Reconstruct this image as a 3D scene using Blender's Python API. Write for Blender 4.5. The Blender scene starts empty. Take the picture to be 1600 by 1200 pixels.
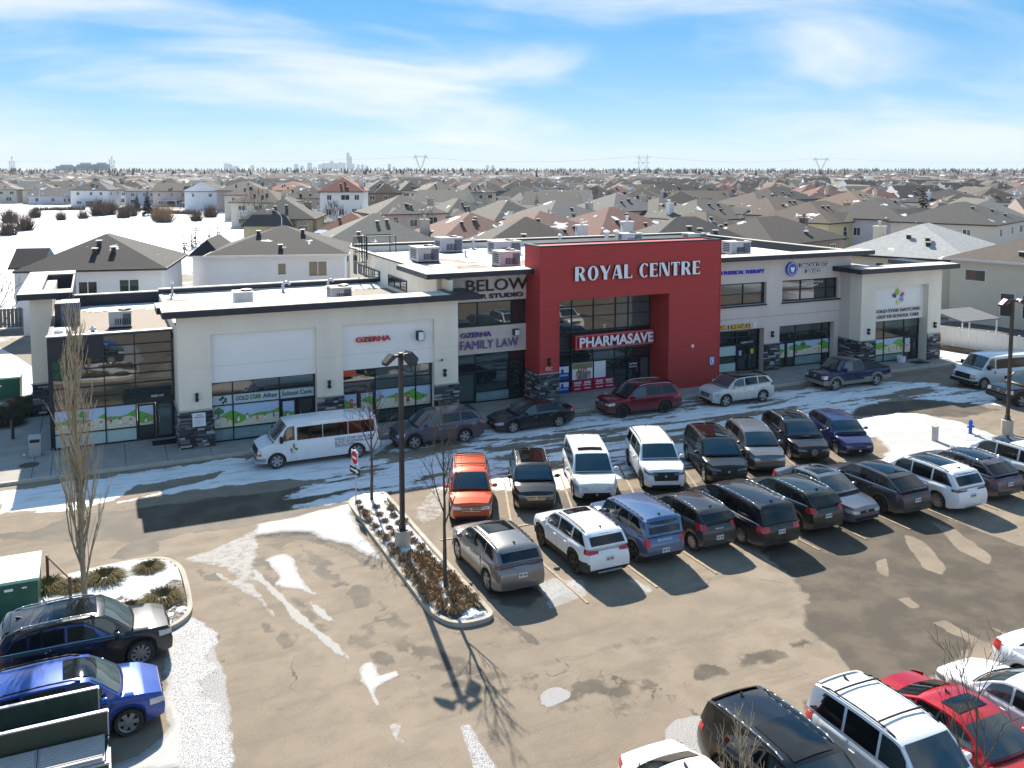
import bpy, bmesh, math, random
import numpy as np
from mathutils import Vector, Matrix, noise as mnoise
R = math.radians
rnd = random.Random(7)
S = bpy.context.scene
C = S.collection

# ------------------------------------------------------------------ camera
cam_d = bpy.data.cameras.new('camera')
cam = bpy.data.objects.new('camera', cam_d); C.objects.link(cam)
cam.location = (0, 0, 14.5)
cam.rotation_euler = (R(90 - 4.5), 0, R(65.322 - 90))
cam_d.sensor_width = 36.0
cam_d.lens = 36.0 * 1420 / 1600
cam_d.shift_y = -(600 - 374.76) / 1600
cam_d.clip_start = 0.5
cam_d.clip_end = 60000
S.camera = cam

# ------------------------------------------------------------------ sun, sky, exposure
SUN_EL, SUN_AZ = 36.5, 81.2            # azimuth counted from +X towards +Y
sd = bpy.data.lights.new('sun', 'SUN'); sd.energy = 3.0; sd.angle = R(0.55); sd.color = (1.0, 0.93, 0.82)
sun = bpy.data.objects.new('sun', sd); C.objects.link(sun)
tosun = Vector((math.cos(R(SUN_EL)) * math.cos(R(SUN_AZ)), math.cos(R(SUN_EL)) * math.sin(R(SUN_AZ)), math.sin(R(SUN_EL))))
sun.rotation_euler = tosun.to_track_quat('Z', 'Y').to_euler()
sun.location = (0, 0, 60)

world = bpy.data.worlds.new('World'); S.world = world; world.use_nodes = True
wt = world.node_tree; wt.nodes.clear()
def wn(t, **k):
    n = wt.nodes.new(t)
    for a, b in k.items(): setattr(n, a, b)
    return n
out = wn('ShaderNodeOutputWorld'); bg = wn('ShaderNodeBackground'); bg.inputs['Strength'].default_value = 0.15
sky = wn('ShaderNodeTexSky'); sky.sky_type = 'NISHITA'; sky.sun_disc = False
sky.sun_elevation = R(SUN_EL); sky.sun_rotation = R(90 - SUN_AZ)
sky.air_density = 0.6; sky.dust_density = 0.0; sky.ozone_density = 4.0; sky.altitude = 650
hsv = wn('ShaderNodeHueSaturation'); hsv.inputs['Saturation'].default_value = 2.7
gam = wn('ShaderNodeGamma'); gam.inputs['Gamma'].default_value = 0.30          # soft contrast of a hazy-bright winter sky, the same in every direction
wt.links.new(sky.outputs[0], gam.inputs['Color']); wt.links.new(gam.outputs[0], hsv.inputs['Color'])
# thin clouds: noise on the direction projected to a plane high overhead
geo = wn('ShaderNodeTexCoord'); sep = wn('ShaderNodeSeparateXYZ'); wt.links.new(geo.outputs['Generated'], sep.inputs[0])
zc = wn('ShaderNodeMath', operation='MAXIMUM'); wt.links.new(sep.outputs['Z'], zc.inputs[0]); zc.inputs[1].default_value = 0.0
zp = wn('ShaderNodeMath', operation='ADD'); wt.links.new(zc.outputs[0], zp.inputs[0]); zp.inputs[1].default_value = 0.20
dx = wn('ShaderNodeMath', operation='DIVIDE'); wt.links.new(sep.outputs['X'], dx.inputs[0]); wt.links.new(zp.outputs[0], dx.inputs[1])
dy = wn('ShaderNodeMath', operation='DIVIDE'); wt.links.new(sep.outputs['Y'], dy.inputs[0]); wt.links.new(zp.outputs[0], dy.inputs[1])
cmb = wn('ShaderNodeCombineXYZ'); wt.links.new(dx.outputs[0], cmb.inputs['X']); wt.links.new(dy.outputs[0], cmb.inputs['Y'])
def cloud(scale, rot, sx, sy, lo, hi, off, detail=9, dist=0.5):
    mp = wn('ShaderNodeMapping'); mp.inputs['Rotation'].default_value = (0, 0, R(rot)); mp.inputs['Scale'].default_value = (sx, sy, 1)
    mp.inputs['Location'].default_value = off
    wt.links.new(cmb.outputs[0], mp.inputs['Vector'])
    nz = wn('ShaderNodeTexNoise'); nz.inputs['Scale'].default_value = scale; nz.inputs['Detail'].default_value = detail
    nz.inputs['Roughness'].default_value = 0.52; nz.inputs['Distortion'].default_value = dist
    wt.links.new(mp.outputs[0], nz.inputs['Vector'])
    mr = wn('ShaderNodeMapRange', interpolation_type='SMOOTHSTEP'); mr.inputs['From Min'].default_value = lo; mr.inputs['From Max'].default_value = hi
    wt.links.new(nz.outputs['Fac'], mr.inputs['Value'])
    return mr.outputs[0]
c1 = cloud(1.15, 25, 0.8, 1.1, 0.40, 0.68, (2.9, 8.8, 0))
c2 = cloud(2.4, 25, 0.5, 1.3, 0.46, 0.8, (7.7, 4.2, 0), dist=1.0)
mx = wn('ShaderNodeMath', operation='MULTIPLY_ADD'); wt.links.new(c2, mx.inputs[0]); mx.inputs[1].default_value = 0.28; wt.links.new(c1, mx.inputs[2])
cl = wn('ShaderNodeMath', operation='MULTIPLY'); wt.links.new(mx.outputs[0], cl.inputs[0]); cl.inputs[1].default_value = 0.74; cl.use_clamp = True
mix = wn('ShaderNodeMix', data_type='RGBA'); wt.links.new(cl.outputs[0], mix.inputs['Factor'])
wt.links.new(hsv.outputs[0], mix.inputs[6]); mix.inputs[7].default_value = (2.0, 2.02, 1.98, 1)
wt.links.new(mix.outputs[2], bg.inputs['Color']); wt.links.new(bg.outputs[0], out.inputs['Surface'])

vs = S.view_settings; vs.view_transform = 'Standard'; vs.look = 'None'; vs.gamma = 1.0; vs.use_curve_mapping = False
vs.exposure = 1.82
S.render.engine = 'CYCLES'
cy = S.cycles; cy.use_denoising = True; cy.max_bounces = 5; cy.diffuse_bounces = 3; cy.glossy_bounces = 3
cy.transmission_bounces = 2; cy.volume_bounces = 0; cy.transparent_max_bounces = 6; cy.caustics_reflective = False; cy.caustics_refractive = False
cy.sample_clamp_indirect = 6.0

# ------------------------------------------------------------------ materials
MATS = {}
def mat(name, col, rough=0.7, metal=0.0, var=0.0, vscale=3.0, bump=0.0, bscale=40.0, coat=0.0, ior=1.45, col2=None, spec=None, stretch=None):
    m = bpy.data.materials.new(name); m.use_nodes = True; MATS[name] = m
    t = m.node_tree; b = t.nodes['Principled BSDF']
    b.inputs['Base Color'].default_value = (*col, 1); b.inputs['Roughness'].default_value = rough; b.inputs['Metallic'].default_value = metal
    b.inputs['IOR'].default_value = ior; b.inputs['Coat Weight'].default_value = coat; b.inputs['Coat Roughness'].default_value = 0.04
    if spec is not None: b.inputs['Specular IOR Level'].default_value = spec
    if var or bump:
        tc = t.nodes.new('ShaderNodeTexCoord'); vec = tc.outputs['Object']
        if stretch:
            mp = t.nodes.new('ShaderNodeMapping'); mp.inputs['Scale'].default_value = stretch; t.links.new(vec, mp.inputs['Vector']); vec = mp.outputs[0]
    if var:
        n = t.nodes.new('ShaderNodeTexNoise'); n.inputs['Scale'].default_value = vscale; n.inputs['Detail'].default_value = 6; n.inputs['Roughness'].default_value = 0.65
        t.links.new(vec, n.inputs['Vector'])
        rp = t.nodes.new('ShaderNodeMapRange'); rp.inputs['From Min'].default_value = 0.3; rp.inputs['From Max'].default_value = 0.7
        t.links.new(n.outputs['Fac'], rp.inputs['Value'])
        mixn = t.nodes.new('ShaderNodeMix'); mixn.data_type = 'RGBA'; t.links.new(rp.outputs[0], mixn.inputs['Factor'])
        c2 = col2 if col2 else tuple(max(0, c * (1 + var)) for c in col)
        c1 = col if col2 else tuple(c * (1 - var) for c in col)
        mixn.inputs[6].default_value = (*c1, 1); mixn.inputs[7].default_value = (*c2, 1)
        t.links.new(mixn.outputs[2], b.inputs['Base Color'])
    if bump:
        n2 = t.nodes.new('ShaderNodeTexNoise'); n2.inputs['Scale'].default_value = bscale; n2.inputs['Detail'].default_value = 4
        t.links.new(vec, n2.inputs['Vector'])
        bp = t.nodes.new('ShaderNodeBump'); bp.inputs['Strength'].default_value = bump; bp.inputs['Distance'].default_value = 0.02
        t.links.new(n2.outputs['Fac'], bp.inputs['Height']); t.links.new(bp.outputs[0], b.inputs['Normal'])
    return m

def glassmat(name, tint, ior=1.9, rough=0.015):
    m = mat(name, tint, rough, ior=ior); return m

# ------------------------------------------------------------------ mesh builder
class MB:
    def __init__(s): s.v = []; s.f = []; s.m = []
    def add(s, vs, fs, m=0):
        o = len(s.v); s.v += [tuple(p) for p in vs]; s.f += [tuple(i + o for i in f) for f in fs]; s.m += [m] * len(fs)
    def poly(s, pts, m=0): s.add(pts, [tuple(range(len(pts)))], m)
    def box(s, x0, y0, z0, x1, y1, z1, m=0):
        if x0 > x1: x0, x1 = x1, x0
        if y0 > y1: y0, y1 = y1, y0
        if z0 > z1: z0, z1 = z1, z0
        s.add([(x0, y0, z0), (x1, y0, z0), (x1, y1, z0), (x0, y1, z0), (x0, y0, z1), (x1, y0, z1), (x1, y1, z1), (x0, y1, z1)],
              [(0, 3, 2, 1), (4, 5, 6, 7), (0, 1, 5, 4), (1, 2, 6, 5), (2, 3, 7, 6), (3, 0, 4, 7)], m)
    def cbox(s, c, d, m=0, rz=0.0):
        o = len(s.v); s.box(-d[0] / 2, -d[1] / 2, -d[2] / 2, d[0] / 2, d[1] / 2, d[2] / 2, m)
        ca, sa = math.cos(rz), math.sin(rz)
        for i in range(o, len(s.v)):
            x, y, z = s.v[i]; s.v[i] = (c[0] + x * ca - y * sa, c[1] + x * sa + y * ca, c[2] + z)
    def prism(s, pts, z0, z1, m=0, top=None, bot=True):
        n = len(pts); vs = [(p[0], p[1], z0) for p in pts] + [(p[0], p[1], z1) for p in pts]
        fs = [(i, (i + 1) % n, n + (i + 1) % n, n + i) for i in range(n)]
        s.add(vs, fs, m); s.add([(p[0], p[1], z1) for p in pts], [tuple(range(n))], m if top is None else top)
        if bot: s.add([(p[0], p[1], z0) for p in pts], [tuple(reversed(range(n)))], m)
    def slab(s, pts3, d, m=0):          # polygon pts3 extruded by vector d
        n = len(pts3); a = [Vector(p) for p in pts3]; b = [p + Vector(d) for p in a]
        s.add([tuple(p) for p in a + b], [(i, (i + 1) % n, n + (i + 1) % n, n + i) for i in range(n)] + [tuple(reversed(range(n))), tuple(range(n, 2 * n))], m)
    def tube(s, p0, p1, r0, r1=None, n=8, m=0, cap=True):
        r1 = r0 if r1 is None else r1
        p0 = Vector(p0); p1 = Vector(p1); d = p1 - p0
        if d.length < 1e-7: return
        q = d.to_track_quat('Z', 'Y'); vs = []
        for p, r in ((p0, r0), (p1, r1)):
            for k in range(n):
                a = 2 * math.pi * k / n; vs.append(tuple(p + q @ Vector((r * math.cos(a), r * math.sin(a), 0))))
        fs = [(k, (k + 1) % n, n + (k + 1) % n, n + k) for k in range(n)]
        if cap: fs += [tuple(reversed(range(n))), tuple(range(n, 2 * n))]
        s.add(vs, fs, m)
    def path(s, pts, r, n=6, m=0):
        for a, b in zip(pts[:-1], pts[1:]): s.tube(a, b, r, r, n, m)
    def lathe(s, prof, n=24, m=0, axis='z', c=(0, 0, 0)):
        vs = []
        for (r, h) in prof:
            for k in range(n):
                a = 2 * math.pi * k / n; x, y = r * math.cos(a), r * math.sin(a)
                p = (x, y, h) if axis == 'z' else ((x, h, y) if axis == 'y' else (h, x, y))
                vs.append((p[0] + c[0], p[1] + c[1], p[2] + c[2]))
        fs = []
        for i in range(len(prof) - 1):
            for k in range(n): fs.append((i * n + k, i * n + (k + 1) % n, (i + 1) * n + (k + 1) % n, (i + 1) * n + k))
        s.add(vs, fs, m)
    def mesh(s, name, mats, smooth=False, sharp=40):
        me = bpy.data.meshes.new(name); me.from_pydata(s.v, [], s.f)
        for mm in (mats if isinstance(mats, (list, tuple)) else [mats]): me.materials.append(mm)
        if len(s.m): me.polygons.foreach_set('material_index', s.m)
        if smooth:
            me.polygons.foreach_set('use_smooth', [True] * len(me.polygons)); me.update()
            if sharp: me.set_sharp_from_angle(angle=R(sharp))
        me.update(); return me
    def build(s, name, mats, parent=None, smooth=False, sharp=40):
        return link(name, s.mesh(name, mats, smooth, sharp), parent)

ABS, ROOTS = {}, set()
def link(name, me, parent=None):
    o = bpy.data.objects.new(name, me); C.objects.link(o)
    if parent is not None:
        o.parent = parent
        if parent.name in ABS: ABS[o.name] = ABS[parent.name]; o.matrix_parent_inverse = Matrix.Translation(-ABS[parent.name]) if parent.name in ROOTS else Matrix()
    return o
def thing(name, label, cat, loc=(0, 0, 0), rz=0.0, group=None, absolute=False):
    o = bpy.data.objects.new(name, None); C.objects.link(o); o.location = loc; o.rotation_euler = (0, 0, rz)
    o.empty_display_size = 0.2
    o['label'] = label; o['category'] = cat
    if group: o['group'] = group
    if absolute: ABS[o.name] = Vector(loc); ROOTS.add(o.name)     # children are given in world coordinates
    return o
def tag(o, label=None, cat=None, group=None, kind=None):
    if label: o['label'] = label
    if cat: o['category'] = cat
    if group: o['group'] = group
    if kind: o['kind'] = kind
    return o
def kids(o): return list(o.children)
def copy_tree(o, parent=None):
    c = o.copy(); C.objects.link(c)
    if parent is not None: c.parent = parent
    for ch in list(o.children): copy_tree(ch, c)
    return c
def inplace(mb, name, mats, base, label, cat, group=None, smooth=False):   # single mesh thing whose vertices are world coordinates
    mb.v = [(x - base[0], y - base[1], z - base[2]) for x, y, z in mb.v]
    o = mb.build(name, mats, None, smooth); o.location = base
    return tag(o, label, cat, group)
_txt = {}
def text_mesh(s, size=1.0, ext=0.03, off=0.0, sx=1.0, align='LEFT', space=1.0):
    key = (s, size, ext, off, sx, align, space)
    if key in _txt: return _txt[key]
    cu = bpy.data.curves.new('txt', 'FONT'); cu.body = s; cu.size = size; cu.extrude = ext; cu.offset = off; cu.align_x = align
    cu.resolution_u = 3; cu.space_character = space
    o = bpy.data.objects.new('txt', cu); C.objects.link(o)
    dg = bpy.context.evaluated_depsgraph_get(); me = bpy.data.meshes.new_from_object(o.evaluated_get(dg))
    bpy.data.objects.remove(o); bpy.data.curves.remove(cu)
    if sx != 1.0:
        for v in me.vertices: v.co.x *= sx
    _txt[key] = me; return me
SNOW = [(1.0,0.35,[(38.44,37.38),(40.47,38.31),(42.81,38.6),(44.07,37.41),(44.39,35.49),(44.03,32.8),(43.82,31.51),(40.92,31.52),(38.8,31.69),(36.22,31.77),(34.93,32.37),(36.59,33.52),(37.72,35.44)]),(0.95,0.3,[(6.97,37.07),(8.28,37.56),(9.66,37.74),(9.36,35.38),(9.31,33.31),(9.33,31.53),(9.04,31.54),(8.74,32.17),(8.4,33.2),(7.53,34.26),(7.21,35.08),(6.09,35.74),(5.37,35.93),(5.66,36.93)]),(0.92,0.35,[(1.64,29.35),(2.46,30.42),(2.8,29.48),(3.02,28.72),(3.02,28.08),(2.83,27.56),(2.6,27.47),(2.6,27.08),(3.0,27.01),(2.71,26.47),(2.23,26.15),(2.25,25.45),(2.67,24.76),(2.72,23.79),(2.57,21.64),(-0.41,23.01),(0.52,23.37),(0.93,24.02),(1.17,25.44),(1.46,26.68)]),(0.62,0.35,[(2.18,35.18),(2.91,35.22),(3.64,35.52),(5.48,36.58),(5.34,35.13),(4.76,32.07),(4.31,32.0),(3.81,33.18),(2.82,34.28)]),(0.9,0.18,[(5.24,33.59),(5.69,33.81),(6.1,33.82),(6.39,33.25),(6.31,31.92),(6.41,30.77),(6.51,30.04),(6.33,29.92),(6.0,30.43),(5.45,30.94),(5.15,31.46),(5.42,31.77),(5.41,32.62)]),(0.8,0.18,[(4.76,33.51),(5.17,31.88),(5.43,30.85),(5.72,29.06),(6.01,27.56),(6.33,26.36),(6.48,25.57),(6.39,25.46),(6.13,25.97),(5.77,27.37),(5.39,28.43),(5.03,30.41),(4.66,32.12)]),(0.75,0.15,[(6.09,30.03),(6.39,29.24),(6.57,28.2),(6.59,27.6),(6.41,27.96),(6.17,28.25),(6.06,28.91)]),(0.62,0.2,[(2.82,34.28),(3.62,33.44),(4.04,32.4),(4.71,31.71),(4.94,29.91),(5.14,28.54),(4.98,28.43),(4.69,29.07),(4.41,30.5),(3.53,32.64)]),(0.9,0.1,[(6.53,24.9),(6.74,25.18),(6.98,25.15),(7.12,24.82),(7.05,24.4),(7.24,24.39),(7.54,24.43),(7.57,24.05),(7.21,23.86),(6.76,23.72),(6.64,23.43),(6.61,22.95),(6.47,22.72),(6.43,23.03),(6.42,23.7),(6.35,24.25)]),(0.7,0.1,[(6.49,21.91),(6.65,22.05),(6.85,21.96),(6.85,21.68),(6.68,21.38),(6.74,21.12),(6.53,20.69),(6.49,21.18)]),(0.66,0.2,[(8.15,21.14),(8.51,21.13),(8.46,20.56),(8.45,19.72),(8.52,18.91),(7.82,19.23),(8.06,20.32)]),(0.6,0.2,[(13.71,27.68),(14.45,27.9),(14.75,27.48),(15.09,26.94),(14.89,26.35),(14.08,26.46),(13.27,26.08),(13.49,26.99)]),(0.85,0.5,[(-4.28,45.86),(-0.35,46.01),(6.72,46.44),(6.7,44.7),(4.61,44.22),(1.23,43.87),(0.4,42.49),(-1.36,42.06),(-4.04,42.9)]),(0.85,0.5,[(6.72,46.44),(15.2,46.44),(13.11,44.3),(11.06,41.66),(9.14,41.36),(6.94,42.18),(3.57,42.25),(1.17,42.14),(0.39,42.16),(4.58,43.94)]),(0.9,0.5,[(57.85,48.42),(59.72,49.12),(59.44,44.51),(58.31,41.68),(56.23,40.16),(55.88,42.79),(56.53,45.38)]),(0.75,0.5,[(38.1,38.38),(40.28,38.85),(43.15,38.92),(44.41,37.25),(41.08,37.01),(36.65,35.3)]),(0.55,0.3,[(14.77,40.26),(15.61,39.88),(13.17,35.15),(11.4,33.72),(11.69,35.83),(12.8,37.39)]),(0.65,0.15,[(16.56,26.65),(17.04,26.7),(17.13,26.0),(17.16,25.46),(16.75,25.23),(16.67,25.79)])]
STREAK = [(0.8,1.0,[(11.72,44.14),(14.83,45.33),(24.74,46.6),(34.48,46.41),(44.8,45.81),(50.72,44.74),(53.09,39.68),(52.63,37.55),(50.51,36.01),(47.94,38.84),(46.05,40.57),(41.4,40.2),(38.47,37.79),(33.4,36.79),(26.54,35.37),(22.08,35.23),(19.39,35.25),(16.0,36.19),(13.86,37.79),(11.51,37.98),(9.54,37.62),(7.51,37.75),(5.79,38.54),(7.13,40.0)]),(0.85,1.0,[(31.78,43.06),(38.02,44.26),(44.01,45.0),(50.41,44.46),(51.86,42.57),(46.63,42.09),(40.74,42.15),(35.54,41.33),(30.52,40.74)]),(0.5,0.8,[(51.86,42.57),(56.57,40.41),(50.51,36.01),(51.17,38.22)])]
WET_SHADE = [(1.0,0.5,[(22.57,26.44),(22.33,25.44),(22.05,24.12),(21.61,23.0),(20.25,21.46),(19.77,20.18),(19.57,19.25),(19.2,18.53),(20.06,17.99),(20.77,17.74),(22.14,17.92),(23.28,18.09),(24.2,18.15),(26.33,18.01),(32.17,22.16),(32.15,24.04),(31.65,25.73),(31.68,27.04),(29.91,27.46),(27.64,27.35),(25.27,26.99)]),(0.9,0.5,[(18.15,35.38),(20.76,34.18),(24.63,33.77),(28.49,33.96),(33.28,33.89),(32.69,32.03),(27.26,30.75),(23.75,30.29),(19.8,30.58),(17.59,31.97)]),(1.0,0.6,[(38.11,39.4),(40.0,40.84),(43.86,41.06),(48.65,39.9),(49.46,36.49),(45.54,36.43),(42.37,38.19),(39.97,39.29)]),(1.0,0.25,[(0.05,36.16),(0.52,37.02),(1.1,37.35),(1.88,36.72),(1.87,35.95),(1.04,35.83),(0.48,35.72)]),(0.8,0.5,[(12.27,28.9),(13.0,28.29),(13.48,26.73),(11.93,25.97),(11.5,27.64)]),(0.6,0.4,[(16.56,17.74),(17.09,18.46),(17.92,18.25),(19.17,18.55),(18.1,17.03)]),(0.7,0.3,[(12.92,18.22),(13.45,18.27),(14.43,17.97),(14.1,17.54),(13.18,17.77)]),(0.6,0.3,[(15.27,41.62),(15.54,36.57),(13.89,34.04),(12.45,33.24)]),(0.8,0.4,[(-4.28,40.36),(-2.48,40.24),(-1.34,41.43),(0.88,41.2),(6.71,40.81),(10.89,41.04),(13.22,40.47),(14.45,39.41),(11.14,37.73),(8.25,37.41),(3.82,37.2),(1.67,37.15),(-1.05,38.07)])]  # dark ground: damp areas, and last the building's shade painted on the lane
DRY = [(1.0,0.25,[(23.87,20.02),(24.54,19.81),(24.52,18.62),(24.19,17.67),(23.55,17.65),(23.83,18.52),(23.86,19.36)]),(1.0,0.12,[(25.73,23.99),(26.67,24.18),(25.18,22.8),(25.17,23.25)]),(1.0,0.12,[(24.2,21.55),(24.7,21.47),(24.47,20.69),(24.07,20.78)]),(1.0,0.2,[(28.78,25.59),(29.05,25.05),(28.07,22.8),(26.99,21.8),(26.9,22.87)]),(1.0,0.2,[(30.88,25.86),(31.1,24.67),(30.0,22.4),(29.4,22.07),(29.41,23.29)]),(1.0,0.2,[(25.36,19.57),(25.61,17.91),(25.19,17.61),(25.24,18.51)]),(0.8,0.3,[(24.59,26.96),(24.29,25.65),(23.91,25.44),(24.05,26.53)])]
GRIT = [(1.0,0.15,[(10.66,21.51),(11.03,21.65),(11.32,21.62),(11.54,21.28),(11.45,21.05),(10.74,20.89),(10.57,21.13)]),(1.0,0.15,[(13.0,18.77),(13.52,19.08),(14.05,18.96),(14.71,18.59),(13.4,16.66),(12.36,17.14),(12.73,18.31)]),(0.8,0.3,[(2.45,30.33),(3.06,28.7),(2.79,23.76),(2.57,21.64),(1.26,22.24),(1.41,25.34),(1.76,28.87)]),(0.8,0.2,[(8.15,21.14),(8.51,21.13),(8.46,20.56),(8.45,19.72),(8.52,18.91),(7.82,19.23),(8.06,20.32)]),(0.6,0.3,[(13.71,27.68),(15.26,27.25),(14.87,26.09),(13.27,25.83)])]
TRACKS = [(0.5,0.9,[(6.15,34.76),(7.5,31.09),(7.89,27.6),(8.27,25.47),(9.2,23.56),(10.66,21.92)]),(0.45,0.6,[(5.03,34.5),(5.56,30.37),(6.38,27.39),(7.38,25.16),(8.7,23.28),(10.53,21.64),(12.78,20.95),(15.55,20.57),(19.37,20.57)]),(0.25,0.5,[(3.32,32.73),(4.38,29.68),(5.26,26.85),(6.31,24.1),(8.23,22.04),(11.3,20.47),(14.23,19.94)]),(0.45,0.3,[(2.83,34.4),(4.01,31.34),(4.64,28.19),(4.91,27.01)]),(0.25,0.5,[(10.42,26.67),(11.8,24.26),(13.93,22.86),(17.36,22.35),(20.77,22.39)]),(0.35,0.35,[(1.78,29.72),(2.83,28.38),(2.96,26.36),(2.94,23.1),(2.83,21.78)]),(0.4,0.25,[(9.37,30.23),(9.42,27.6),(9.67,25.88),(10.75,24.33)])]
CRACKS = [[(11.4,26.31),(11.62,25.29),(11.72,24.94),(11.9,23.59),(12.01,22.87),(12.19,22.3)],[(5.37,35.93),(7.16,34.83),(8.23,33.03),(8.89,31.02)]]
# ------------------------------------------------------------------ numpy noise and masks for the parking lot surface
def vnoise(x, y, seed=0):
    xi = np.floor(x).astype(np.int64); yi = np.floor(y).astype(np.int64); xf = x - xi; yf = y - yi
    def h(a, b):
        n = (a * 374761393 + b * 668265263 + seed * 982451653) & 0xffffffff
        n = ((n ^ (n >> 13)) * 1274126177) & 0xffffffff
        return ((n ^ (n >> 16)) & 0xffff) / 65535.0
    u = xf * xf * (3 - 2 * xf); v = yf * yf * (3 - 2 * yf)
    return (h(xi, yi) * (1 - u) + h(xi + 1, yi) * u) * (1 - v) + (h(xi, yi + 1) * (1 - u) + h(xi + 1, yi + 1) * u) * v
def fbm(x, y, sc, oc=4, seed=0, rough=0.55):
    t = 0; a = 1; s = 0
    for k in range(oc): t = t + a * vnoise(x * sc * 2 ** k, y * sc * 2 ** k, seed + k * 17); s += a; a *= rough
    return t / s
def polydist(px, py, poly):          # signed distance, negative inside
    d = np.full(px.shape, 1e9); ins = np.zeros(px.shape, bool); n = len(poly)
    for i in range(n):
        ax, ay = poly[i]; bx, by = poly[(i + 1) % n]; ex, ey = bx - ax, by - ay; L = ex * ex + ey * ey + 1e-9
        t = np.clip(((px - ax) * ex + (py - ay) * ey) / L, 0, 1)
        d = np.minimum(d, (px - ax - t * ex) ** 2 + (py - ay - t * ey) ** 2)
        c = ((ay > py) != (by > py)) & (px < (bx - ax) * (py - ay) / ((by - ay) if abs(by - ay) > 1e-9 else 1e-9) + ax)
        ins ^= c
    d = np.sqrt(d); return np.where(ins, -d, d)
def linedist(px, py, line):
    d = np.full(px.shape, 1e9)
    for (ax, ay), (bx, by) in zip(line[:-1], line[1:]):
        ex, ey = bx - ax, by - ay; L = ex * ex + ey * ey + 1e-9
        t = np.clip(((px - ax) * ex + (py - ay) * ey) / L, 0, 1)
        d = np.minimum(d, (px - ax - t * ex) ** 2 + (py - ay - t * ey) ** 2)
    return np.sqrt(d)
def sst(a, b, x):
    t = np.clip((x - a) / (b - a), 0, 1); return t * t * (3 - 2 * t)

GX0, GX1, GY0, GY1, GD = -14.0, 70.0, 2.0, 46.62, 0.13
nx = int((GX1 - GX0) / GD) + 1; ny = int((GY1 - GY0) / GD) + 1
gx, gy = np.meshgrid(np.linspace(GX0, GX1, nx), np.linspace(GY0, GY1, ny))
wob = (fbm(gx, gy, 0.7, 4, 3) - 0.5) * 1.1 + (fbm(gx, gy, 3.0, 3, 9) - 0.5) * 0.35
def layer(L):
    m = np.zeros(gx.shape)
    for st, soft, poly in L:
        xs = [p[0] for p in poly]; ys = [p[1] for p in poly]
        sel = (gx > min(xs) - 3) & (gx < max(xs) + 3) & (gy > min(ys) - 3) & (gy < max(ys) + 3)
        d = polydist(gx[sel], gy[sel], poly) + wob[sel] * min(1.0, soft * 1.6)
        m[sel] = np.maximum(m[sel], st * (1 - sst(-soft * 0.8, soft * 0.5, d)))
    return m
snow = layer(SNOW); wet = layer(WET_SHADE) * (1 - layer(DRY)); grit = layer(GRIT); streak = layer(STREAK)
# wind-packed, driven-over snow on the lane: streaks along the building
lane = fbm(gx * 0.22 + gy * 0.02, gy * 1.5 + 0.35 * np.sin(gx * 0.25), 1.0, 5, 21, 0.62)
lane = 0.35 + 0.65 * sst(0.30, 0.52, lane + 0.10 * (fbm(gx, gy, 2.5, 3, 40) - 0.5))
streak_s = 0.92 * streak * lane
snow = np.maximum(snow, streak_s)
trk = np.zeros(gx.shape)
for st, w, line in TRACKS:
    d = linedist(gx, gy, line) + (fbm(gx, gy, 0.9, 3, 55) - 0.5) * 0.9
    trk = np.maximum(trk, 1.5 * st * (1 - sst(w * 0.2, w, np.abs(d))) * sst(0.35, 0.6, fbm(gx, gy, 1.4, 4, 71)))
crk = np.zeros(gx.shape)
for line in CRACKS:
    d = linedist(gx, gy, line) + (fbm(gx, gy, 1.6, 3, 15) - 0.5) * 0.3
    crk = np.maximum(crk, 1 - sst(0.02, 0.13, np.abs(d)))
# melt water fringe round the snow patches
ring = np.clip(layer([(1.0, s + 0.25, p) for a, s, p in SNOW[1:12]]) - snow, 0, 1) * 0.5
wet_shade2 = np.clip(np.maximum(wet, np.maximum(trk, ring)), 0, 1)
wet_shade2 = np.maximum(wet_shade2, 0.55 * streak * (1 - lane))
wet_shade2 = np.maximum(wet_shade2, crk)
thick = np.zeros(gx.shape)
for k in (0, 1, 14): thick = np.maximum(thick, layer([SNOW[k]]))
gz = 0.02 * np.clip(snow, 0, 1) * fbm(gx, gy, 1.2, 3, 5) + thick * (0.10 + 0.12 * fbm(gx, gy, 0.9, 4, 8)) * 0.7 + 0.012 * (fbm(gx, gy, 0.5, 3, 2) - 0.5)
gz[(snow < 0.02)] *= 0.4
verts = np.stack([gx, gy, gz], -1).reshape(-1, 3).astype(np.float32)
idx = np.arange(nx * ny).reshape(ny, nx)
quads = np.stack([idx[:-1, :-1], idx[:-1, 1:], idx[1:, 1:], idx[1:, :-1]], -1).reshape(-1, 4)
me = bpy.data.meshes.new('parking_lot')
me.vertices.add(len(verts)); me.vertices.foreach_set('co', verts.ravel())
me.loops.add(quads.size); me.loops.foreach_set('vertex_index', quads.ravel().astype(np.int32))
me.polygons.add(len(quads)); me.polygons.foreach_set('loop_start', np.arange(0, quads.size, 4, dtype=np.int32))
try: me.polygons.foreach_set('loop_total', np.full(len(quads), 4, dtype=np.int32))
except Exception: pass
me.polygons.foreach_set('use_smooth', np.ones(len(quads), dtype=bool))
at = me.attributes.new('surface', 'FLOAT_COLOR', 'POINT')
shade_snow = np.maximum(streak, layer(SNOW[12:16]))  # mask of snow lying in shade, coloured lighter in the lot material
col = np.stack([snow, wet_shade2, grit, shade_snow], -1).reshape(-1, 4).astype(np.float32)
at.data.foreach_set('color', col.ravel())
me.update(); me.validate()
lot = link('parking_lot', me); tag(lot, kind='structure')

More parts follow.
